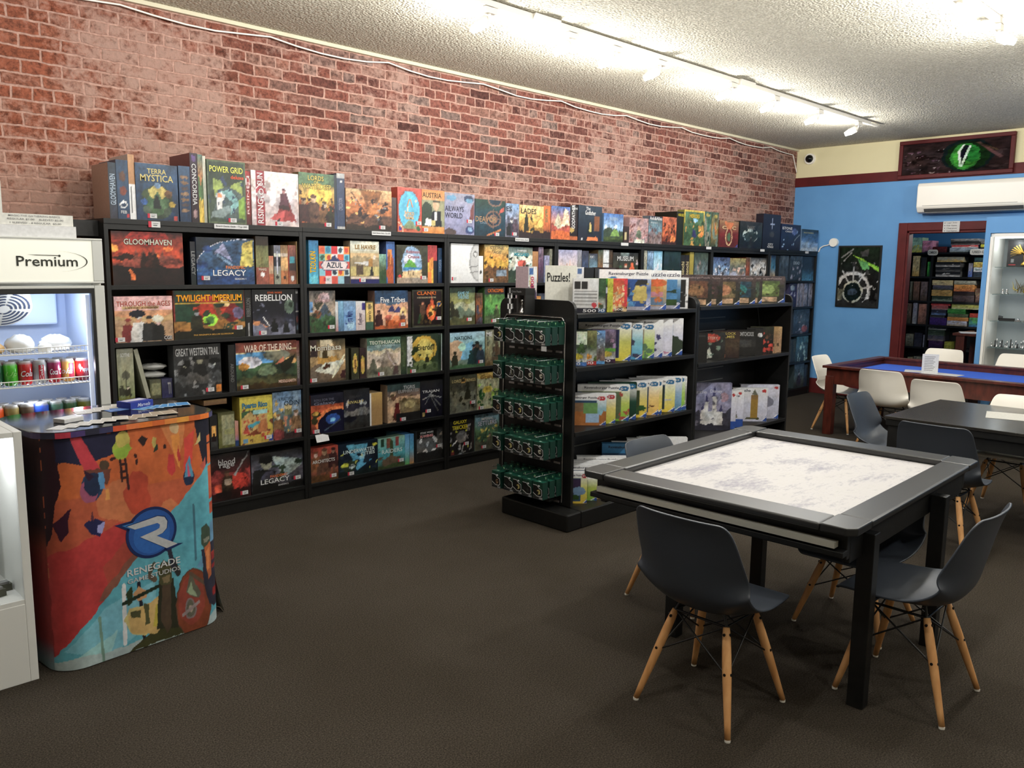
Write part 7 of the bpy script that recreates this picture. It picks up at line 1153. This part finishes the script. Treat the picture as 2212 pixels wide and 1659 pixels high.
# ================================================================== NEAR GAME TABLE
TR = .0342; tb = empty('game_table', (2.801, 1.133, 0), TR, label='square black game table with sunken pale marbled play surface', cat='table')
RW, RD, RZ = 1.546, 1.222, .755
SATIN = mat('black_satin_rail', '232323', .33, spec=.5)
rw = .125
def rail(x0, y0, x1, y1, nmz='top_rail'): return MB().box(x0, y0, RZ-.028, x1, y1, RZ).build(nmz, SATIN, tb, bevel=.009, seg=3)
rail(0, rw+.002, rw+.02, RD-rw-.002); rail(RW-rw-.02, rw+.002, RW, RD-rw-.002); rail(rw+.042, 0, RW-rw-.042, rw); rail(rw+.042, RD-rw, RW-rw-.042, RD)
for (x0, y0, sx, sy) in ((0, 0, 1, 1), (RW, 0, -1, 1), (0, RD, 1, -1), (RW, RD, -1, -1)):
    P = [(.03, 0), (rw+.04, 0), (rw+.04, rw), (0, rw), (0, .03)]
    P = [(x0+sx*a, y0+sy*b_) for a, b_ in P]
    if sx*sy < 0: P = P[::-1]
    MB().prism(P, (0, 0, RZ-.029), (1,0,0), (0,1,0), .0305).build('corner_cap', SATIN, tb, bevel=.005)
FELT = mat('marble_mat', 'd0ccca', .5, spec=.3); n, l, b = nodes(FELT)
tc = n.new('ShaderNodeTexCoord'); mp = n.new('ShaderNodeMapping'); mp.inputs['Scale'].default_value = (1, 2.2, 1); mp.inputs['Rotation'].default_value = (0, 0, .8); l.new(tc.outputs['Object'], mp.inputs[0])
t1 = N(n, 'ShaderNodeTexNoise', Scale=24., Detail=10, Roughness=.75); l.new(mp.outputs[0], t1.inputs['Vector']); t2 = N(n, 'ShaderNodeTexNoise', Scale=2.6, Detail=3); l.new(mp.outputs[0], t2.inputs['Vector'])
ad = n.new('ShaderNodeMath'); l.new(t1.outputs[0], ad.inputs[0]); l.new(t2.outputs[0], ad.inputs[1]); dv = n.new('ShaderNodeMath'); dv.operation = 'MULTIPLY'; dv.inputs[1].default_value = .5; l.new(ad.outputs[0], dv.inputs[0])
r = ramp(n, [(.36, '82808b'), (.44, '9f9c9f'), (.49, 'b2afae'), (.58, 'afacaa'), (.66, '8a8793')]); l.new(dv.outputs[0], r.inputs[0]); l.new(r.outputs[0], b.inputs['Base Color'])
MB().box(rw-.01, rw-.01, .712, RW-rw+.01, RD-rw+.01, .724).build('play_surface', FELT, tb)
b = MB(); x0, y0, x1, y1 = rw+.015, rw, RW-rw-.015, RD-rw
b.box(x0-.02, y0-.02, .70, x0, y1+.02, RZ-.024).box(x1, y0-.02, .70, x1+.02, y1+.02, RZ-.024).box(x0, y0-.02, .70, x1, y0, RZ-.024).box(x0, y1, .70, x1, y1+.02, RZ-.024); b.build('inner_wall', BLACK, tb)
b = MB(); b.box(.06, .045, .62, .09, RD-.05, RZ-.03).box(RW-.09, .045, .62, RW-.06, RD-.05, RZ-.03).box(.09, .045, .60, RW-.09, .075, RZ-.03).box(.09, RD-.08, .60, RW-.09, RD-.05, RZ-.03); b.build('apron', BLACK, tb, bevel=.004)
MB().box(.006, .07, .672, .040, RD-.09, .694).build('accessory_rail', mat('rail_metal', 'b4b2a6', .38, .35), tb); MB().box(.010, .04, .640, .058, RD-.05, .662).build('tray', BLACK, tb, bevel=.003)
MB().box(.09, .075, .69, RW-.09, RD-.08, .70).build('under_panel', BLACK, tb)
for (lx, ly) in ((3.01, 1.145), (3.814, 1.145), (3.01, 2.049), (3.814, 2.049)):
    c_, s_ = math.cos(-TR), math.sin(-TR); dx, dy = lx-2.801, ly-1.133; X_, Y_ = dx*c_-dy*s_, dx*s_+dy*c_
    hx = -1 if lx > 3.5 else 1; hy = -1 if ly > 1.5 else 1
    MB().box(0, 0, 0, .056, .062, .69).build('leg', BLACK, tb, (X_+.002-(.0 if hx > 0 else .056)+(.0), Y_-.002-(.0 if hy > 0 else .062), 0), bevel=.003)

# ================================================================== BLUE FELT TABLE, PLAIN BLACK TABLE
DW = noisy('dark_red_wood', '3a1711', '52231a', 8, .35, stretch=(.3, 3, 1)); BF = noisy('blue_felt', '2a52b4', '2f5abf', 90, .9)
t2_ = empty('felt_table', (8.06, 0, 0), label='long dark red wooden game table sunken with bright blue felt', cat='table')
zt = .705; L0, L1, Wd = .62, 3.705, 1.42
b = MB(); MB().box(0, L0, zt-.025, .10, L1, zt).build('top_rail', DW, t2_, bevel=.003); MB().box(Wd-.10, L0, zt-.025, Wd, L1, zt).build('top_rail', DW, t2_, bevel=.003)
MB().box(.10, L1-.10, zt-.025, Wd-.10, L1, zt).build('top_rail', DW, t2_, bevel=.003); MB().box(.10, L0, zt-.025, Wd-.10, L0+.10, zt).build('top_rail', DW, t2_, bevel=.003)
MB().box(.09, L0+.09, .60, Wd-.09, L1-.09, .632).build('felt', BF, t2_)
b.box(.04, L0+.04, .52, .09, L1-.03, zt-.025).box(Wd-.09, L0+.04, .52, Wd-.04, L1-.03, zt-.025).box(.09, L1-.08, .52, Wd-.09, L1-.03, zt-.025).box(.09, L0+.04, .52, Wd-.09, L0+.09, zt-.025); b.build('apron', DW, t2_)
for x, y in ((.03, L1-.11), (Wd-.12, L1-.11), (.03, L0+.03), (Wd-.12, L0+.03), (.5, 2.4)): MB().box(x, y, 0, x+.085, y+.085, .60).build('leg', DW, t2_, bevel=.003)
# rules card standing in the felt and the sheets round it
o = empty('menu_holder', (8.80, 2.93, .6325), math.radians(-62), label='clear upright holder with printed rules card on the blue felt', cat='sign')
MB().box(-.075, -.002, .004, .075, .002, .20, 'ececea').build('printed_card', INK, o); MB().box(-.08, -.04, 0, .08, .04, .004).build('base', GLASS, o)
t = MB()
for k in range(9): t.box(-.055, -.0026, .17-.017*k, .045-.01*(k % 3), -.0022, .176-.017*k, '999')
t.build('printed_lines', INK, o)
for k, (x, y, a) in enumerate(((8.93, 3.07, .3), (8.86, 2.80, -.1), (8.76, 2.84, .6))):
    tag(MB().box(-.11, -.14, 0, .11, .14, .0012, 'dedede').build('paper_sheet', INK, None, (x, y, .6322+.0014*k), a), ['white sheet under the rules card, towards the cabinet', 'white sheet under the rules card, turned slightly', 'white sheet lying nearest the black table under rules card'][k], 'paper')
bt = empty('black_table', (5.56, 0, 0), label='plain dark wood table with a paper sheet, between the game tables', cat='table')
BW_ = noisy('black_stained_wood', '1c1a17', '2a2723', 10, .25, stretch=(3, .3, 1), spec=.55)
MB().box(0, .2, .682, 1.05, 2.11, .702).build('table_top', BW_, bt, bevel=.002)
MB().box(.008, .208, .64, 1.042, 2.102, .682).build('top_frame', BLACK, bt, bevel=.003)
MB().box(.03, .25, .56, .05, 2.06, .64).box(1.0, .25, .56, 1.02, 2.06, .64).box(.05, 2.04, .56, 1.0, 2.06, .64).box(.05, .25, .56, 1.0, .27, .64).build('apron', BLACK, bt)
for x, y in ((.02, 2.01), (.95, 2.01), (.02, .22), (.95, .22)): MB().box(x, y, 0, x+.08, y+.08, .64).build('leg', BLACK, bt, bevel=.003)
tag(MB().box(0, 0, 0, .30, .42, .0015, 'cfcdc4').build('place_mat', INK, None, (6.10, 1.22, .7025), .25), 'white printed sheet lying on the plain black table', 'paper')

# ================================================================== ON THE BLUE WALL
A = paint('g 322 433 322;s 30 211 6 3;s 60 756 1.4 11;s 60 a99 .9 12;r 50 0 100 100 322;s 12 433 5 9;e 62 52 24 50 122;e 62 50 20 44 131;e 60 48 13.5 40 383;e 60 46 11 34 4a3;e 66 54 7 26 283;e 58 52 4 30 131;p 112 56 20 54 60 60 84 64 78;l 56 20 54 66 1.4 dfd;l 57 18 64 80 1.4 dfd;l 54 64 58 84 1.2 dfd;l 72 86 92 40 3 644;l 70 88 88 62 2 543;n 45 5', 110, 50, 2.6)
o = empty('framed_painting', (XB-.06, 4.135, 2.775), -PI/2, label='wide maroon framed painting of a green reptile eye under the ceiling', cat='painting')
W_, H_ = 1.265, .455; X, Z = np.meshgrid(np.linspace(.04, W_-.04, 110), np.linspace(.04, H_-.04, 50))
MB().grid(np.stack([X, X*0+.018, Z], -1), A).build('canvas', CANVAS, o)
b = MB(); b.box(0, 0, 0, W_, .055, .045).box(0, 0, H_-.045, W_, .055, H_).box(0, 0, .045, .045, .055, H_-.045).box(W_-.045, 0, .045, W_, .055, H_-.045).box(.045, .03, .045, W_-.045, .05, H_-.045); b.build('frame', MAROON, o, bevel=.006)
# poster: a ringed craft and a green beam
A = paint('g 232 222 111;s 20 444 5 3;p 8c3 28 88 40 84 100 58 100 66;p ad4 34 86 60 74 100 60 100 63;p 6a6 46 78 70 74 76 62 60 62;s 14 777 2 8;p 555 50 92 72 96 70 84 56 84;l 6 82 34 96 2 888;l 12 76 30 90 1.5 999;e 38 26 44 34 777;e 38 26 42 32.5 ccc;e 38 26 36 27 222;e 38 26 34 25 333;l 38 26 10 60 2 bbb;l 38 26 38 66 2 bbb;l 38 26 66 56 2 bbb;l 38 26 84 34 2 bbb;e 38 24 25 19 bba;e 38 24 21 16 122;e 38 24 12 6 456;r 0 0 100 5 222;r 0 0 3 100 111;m 8 6 333 3;p 776 0 30 16 26 10 8 0 10;s 18 aaa 1.3 4;n 40 6', 60, 84, .7)
o = empty('framed_poster', (XB-.022, 4.832, 1.182), -PI/2, label='black framed poster of a ringed craft with a green beam', cat='poster')
W_, H_ = .560, .795; X, Z = np.meshgrid(np.linspace(.015, W_-.015, 60), np.linspace(.015, H_-.015, 84))
MB().grid(np.stack([X, X*0+.006, Z], -1), A).build('poster_sheet', CANVAS, o)
b = MB(); b.box(0, 0, 0, W_, .021, .02).box(0, 0, H_-.02, W_, .021, H_).box(0, 0, .02, .02, .021, H_-.02).box(W_-.02, 0, .02, W_, .021, H_-.02).box(.02, .012, .02, W_-.02, .02, H_-.02); b.build('frame', BLACK, o)
# dome camera
o = empty('security_camera', (XB-.001, 5.305, 3.125), label='small white dome security camera with dark glass near the brick corner', cat='camera')
MB().cyl((0,0,0), (-.035,0,0), .075, .070, 28).build('mount', WHITEP, o)
V, Fs = [], []
for j in range(7):
    th_ = PI/2*j/6
    for i in range(20): V.append((-.035-.05*math.sin(th_), .052*math.cos(th_)*math.cos(2*PI*i/20), .052*math.cos(th_)*math.sin(2*PI*i/20)))
for j in range(6):
    for i in range(20): Fs.append((j*20+i, j*20+(i+1) % 20, (j+1)*20+(i+1) % 20, (j+1)*20+i))
MB().add(V, Fs, 'fff', True).build('dome', mat('smoked_dome', '08090c', .05), o)
# round disc on a cable above the poster
o = empty('wifi_disc', (XB-.02, 4.905, 2.02), label='round white disc with a white cable loop beside the poster', cat='wifi disc')
MB().cyl((.02,0,0), (-.02,0,0), .058, .055, 28).build('disc', WHITEP, o)
MB().tube([(.01, .05, -.02), (.0, .09, -.035), (-.0, .14, -.045), (-.0, .18, -.07), (-.0, .20, -.12)], .008, 8).build('cable', WHITEP, o)
MB().tube([(XB-.01, 5.10, 1.0), (XB-.01, 5.06, .6), (XB-.01, 4.96, .25), (XB-.01, 4.9, .05)], .004, 6); 
# wall air conditioner
o = empty('air_conditioner', (XB, 0, 0), label='long white wall mounted air conditioner above the doorway', cat='air conditioner')
pf = [(0, 2.385), (-.10, 2.345), (-.17, 2.36), (-.212, 2.42), (-.215, 2.66), (-.19, 2.70), (0, 2.72)]
MB().prism([(a, z) for a, z in pf][::-1], (0, 3.83, 0), (1,0,0), (0,0,1), 1.25).build('housing', WHITEP, o, bevel=.010, seg=3)
b = MB(); b.box(-.214, 2.75, 2.432, -.2165, 3.76, 2.436, '999'); b.build('panel_seam', INK, o)
MB().prism([(-.176, 2.358), (-.112, 2.343), (-.110, 2.338), (-.180, 2.352)], (0, 3.74, 0), (1,0,0), (0,0,1), 1.05, 'c8c6c0').build('air_flap', INK, o)
MB().prism([(-.206, 2.398), (-.182, 2.362), (-.186, 2.358), (-.212, 2.394)], (0, 3.74, 0), (1,0,0), (0,0,1), 1.05, '555').build('air_slot', INK, o)
# paper list over the doorway
o = empty('paper_sign', (XB-.036, 3.565, 2.125), -PI/2, label='white printed list taped over the maroon doorway head', cat='sign')
MB().box(0, 0, 0, .185, .002, .128, 'e2e0dc').build('sheet', INK, o)
t = MB()
for k, s in enumerate(('Lego Sets', 'Kids Games', 'Clearance', 'Used Games')): text_mesh(t, s, (.098, -.0008, .108-.031*k), (1,0,0), (0,0,1), .115, .017, '555'); t.box(.014, -.001, .102-.031*k, .026, -.0006, .114-.031*k, '888')
t.build('lettering', INK, o)

# ================================================================== LIT CABINET IN THE PIER
SIL = mat('cabinet_back', 'a9b2b4', .5); cb = empty('glass_cabinet', (0, 0, 0), label='tall lit glass display cabinet of figurines set into the blue pier', cat='display cabinet')
MB().box(10.33, 2.875, .46, 10.74, 2.912, 2.08).build('side_panel', WHITE, cb); MB().box(10.72, 1.25, .46, 10.745, 2.875, 2.08).build('back_panel', SIL, cb)
MB().box(10.31, 1.25, 2.045, 10.74, 2.875, 2.08).build('top_rail', WHITE, cb); MB().box(10.305, 2.885, .46, 10.33, 2.912, 2.045).build('door_frame', WHITE, cb)
MB().box(10.33, 1.25, .455, 10.72, 2.875, .47).build('floor_panel', WHITE, cb)
MB().box(10.308, 1.25, .47, 10.312, 2.885, 2.04).build('glass_door', GLASS, cb)
for y in (2.45, 1.7): MB().box(10.70, y, .47, 10.72, y+.022, 2.04).build('slotted_rail', mat('rail_grey', '6c7475', .4), cb)
for z in (1.715, 1.415, 1.115, .82): MB().box(10.36, 1.3, z-.008, 10.70, 2.86, z).build('glass_shelf', mat('shelf_glass', '6f8482', .1, alpha=.6), cb)
MB().box(10.40, 2.3, 2.03, 10.46, 2.86, 2.045).build('light_strip', mat('cabinet_light', 'ffffff', .5, emis='f2fbff', es=3), cb)
for z in (1.98, 1.66, 1.36, 1.06): lamp(10.42, 2.72, z, 1.3 if z > 1.9 else .5, .03, (.9, .98, 1), 'cabinet_light')
GOLD = mat('gold_model', 'c8a045', .35, .7)
o = empty('boxed_model', (10.55, 2.80, 1.7155), -PI/2, label='black boxed golden winged model on top shelf of lit cabinet', cat='boxed model')
MB().box(0, .02, 0, .42, .06, .30, '1c1c1e').build('carton', PRINT, o)
b = MB()
for sx in (-1, 1):
    for k in range(7): a = math.radians(62-13*k); b.prism([(0,0), (.014, .0), (.0+.15*math.cos(a)+.012, .15*math.sin(a)), (.15*math.cos(a), .15*math.sin(a)+.006)][::sx], (.19+.0, .012, .11+.008*k), (sx,0,0), (0,0,1), .004*sx)
b.lathe([(.0, .02), (.045, .02), (.04, .04), (.016, .06), (.022, .12), (.012, .15), (.004, .16)], .19, -.0, 14); b.build('golden_bird', GOLD, o)
t = MB(); t.box(.02, .019, .02, .09, .0195, .03, 'b44').box(.04, .019, .05, .07, .0195, .09, '888').box(.10, .019, .26, .20, .0195, .272, '888'); t.build('printed_marks', INK, o)
rg2 = random.Random(3)
o = empty('dried_plant_model', (10.55, 2.52, 1.4165), label='tangled golden leafy model on second shelf of lit cabinet', cat='model')
b = MB()
for k in range(90):
    p0 = Vector((rg2.uniform(-.07, .07), rg2.uniform(-.22, .17), rg2.uniform(.012, .05))); p1 = p0+Vector((rg2.uniform(-.04, .04), rg2.uniform(-.07, .07), rg2.uniform(.02, .13)))
    b.cyl(p0, p1, .007, .001, 5, rg2.choice(['a94', '875', 'cb6', '553', '776']))
b.build('leaves', PRINT, o)
for k, (y, lab) in enumerate(((2.74, 'small clear glass figure beside the golden leafy model'), (2.78, 'tiny clear glass figure at the cabinet side'))):
    tag(MB().lathe([(.0, 0), (.025, 0), (.02, .01), (.006, .02), (.012, .04), (.010, .055), (0, .06)], 0, 0, 14).build('glass_figure', CHROME, None, (10.45, y, 1.4155)), lab, 'figurine')
o = tag(MB().box(-.03, -.10, 0, .03, .05, .03, '151515').cyl((0, .06, .032), (0, .02, .032), .028, .02, 12, '111').build('camera_body', PRINT, None, (10.47, 2.74, 1.1155), .1), 'small black device on third shelf of lit cabinet', 'device')
for k in range(4): tag(MB().box(-.03, -.025, 0, .03, .03, .012, '9aa').lathe([(.0, .012), (.014, .012), (.010, .03), (0, .035)], 0, 0, 10, 'ccc').build('metal_miniature', CHROME, None, (10.45+.03*(k % 2), 2.60-.07*k, 1.1155), .3*k), f'small metal miniature on third cabinet shelf, {nm[k]} after the black device', 'figurine')
nm2 = nm + ['ninth','tenth','eleventh','twelfth','thirteenth','fourteenth','fifteenth','sixteenth']
for k in range(16):
    y = 2.84-.026*k; dark = k % 3 == 1; hgt = [.05, .075, .095, .06, .085][k % 5]
    o = MB().lathe([(.0, 0), (.013, 0), (.013, .006), (.006, .014), (.0045, hgt*.65), (.008, hgt*.7), (.005, hgt*.76), (.008, hgt*.9), (.0, hgt)], 0, 0, 12).build('chess_piece', BLACK2 if dark else CHROME, None, (10.44+.035*(k % 2), y, .8205))
    tag(o, f'{"black" if dark else "silver"} chess piece, {nm2[k]} counting from the doorway side, fourth cabinet shelf', 'chess piece', 'chess pieces in the lit cabinet')

# ================================================================== BACK ROOM STOCK
lamp(12.35, 3.0, 2.35, 50, .12, (1, .96, .9), 'back_room_lamp')
sh = empty('stock_shelving', (0, 0, 0), label='black stock shelving full of used games beyond the doorway', cat='shelf unit')
BXF = 13.05
ZB = [1.937, 1.585, 1.225, .875, .535, .22]
for y in (4.80, 4.425, 3.55, 2.9): MB().box(BXF, y, 0, BXF+.35, y+.03, 1.92).build('side_panel', BLACK, sh)
for i in range(3):
    y1 = (4.80, 4.425, 3.55)[i]; y0 = (4.455, 3.58, 2.93)[i]
    for z in ZB: MB().box(BXF, y0, z-.028, BXF+.35, y1, z).build('shelf_board', BLACK, sh)
MB().box(BXF+.35, 2.9, 0, BXF+.36, 5.03, 1.92).build('back_panel', BLACK2, sh)
bn = ['top of shelving', 'top shelf', 'second shelf', 'third shelf', 'fourth shelf', 'lowest shelf']
for (y, w_, z, h_, col, col2, lab, r, tx) in BACK_BOXES:
    game_box('used_game', f'{lab}, {bn[r]} of back room', 'board game', None, (BXF+.01, y+w_, z), -PI/2, w_, h_, .24, f'g {col} {col} {col2};s 5 {col2} 9 {int(y*100)};n 45 {int(w_*1000) % 50}', tx, None, 137)
for y, w_, s, z in ((4.36, .14, 'CARDS', 1.94), (3.60, .33, 'USED GAMES', 1.945)):
    P = kiosk_outline(w_/2, .042, .03, 5)
    o = MB().prism(P, (0, 0, 0), (1,0,0), (0,0,1), .003, 'dcdcd6').build('shelf_sign', INK, None, (BXF-.018, y+w_/2, z-.005), -PI/2); tag(o, f'rounded white shelf sign, {"short" if w_ < .2 else "long"} one, on back room shelving', 'sign')
    t = MB(); text_mesh(t, s, (0, -.0040, 0), (1,0,0), (0,0,1), w_*.8, .035, '222'); t.build('lettering', INK, o)
dk = empty('desk', (11.6, 2.6, 0), label='dark red wooden desk with papers in the back room', cat='desk')
MB().box(0, 0, .84, .7, 1.02, .87).build('desk_top', DW, dk); MB().box(.02, .88, 0, .12, .98, .84).build('leg', DW, dk); MB().box(.6, .88, 0, .68, .98, .84).build('leg', DW, dk); MB().box(.08, .05, .0, .12, .55, .80).build('modesty_panel', BLACK2, dk)
for k, (x, y, z, a) in enumerate(((11.72, 3.45, .871, .4), (11.84, 3.12, .871, -.2), (11.82, 3.13, .90, .7))):
    tag(MB().box(-.1, -.12, 0, .1, .12, .028 if k else .012, 'e4e6ea').build('paper_stack', INK, None, (x, y, z), a), ['thin paper stack near the desk edge in back room', 'white paper stack on the back room desk', 'topmost white paper pad on the back room desk'][k], 'paper')
tag(MB().box(-.05, -.06, 0, .06, .07, .05, '141414').box(-.03, -.03, .05, .03, .04, .075, '1c1c1c').build('card_reader', PRINT, None, (12.02, 3.40, .871), .5), 'black device among papers on the back room desk', 'device')
o = empty('cardboard_tray', (12.2, 3.35, 0), label='dark office chair back behind the back room desk', cat='office chair'); o.name = 'office_chair'
MB().box(-.03, -.33, .42, .03, .10, .80).build('backrest', BLACK2, o, bevel=.02); MB().box(-.25, -.3, .36, -.03, .08, .41).build('seat', BLACK2, o, bevel=.02)
MB().cyl((-.12, -.1, .04), (-.12, -.1, .36), .025).build('post', BLACK2, o); MB().box(-.35, -.13, 0, .1, -.07, .04).box(-.15, -.33, 0, -.09, .13, .04).build('base', BLACK2, o)
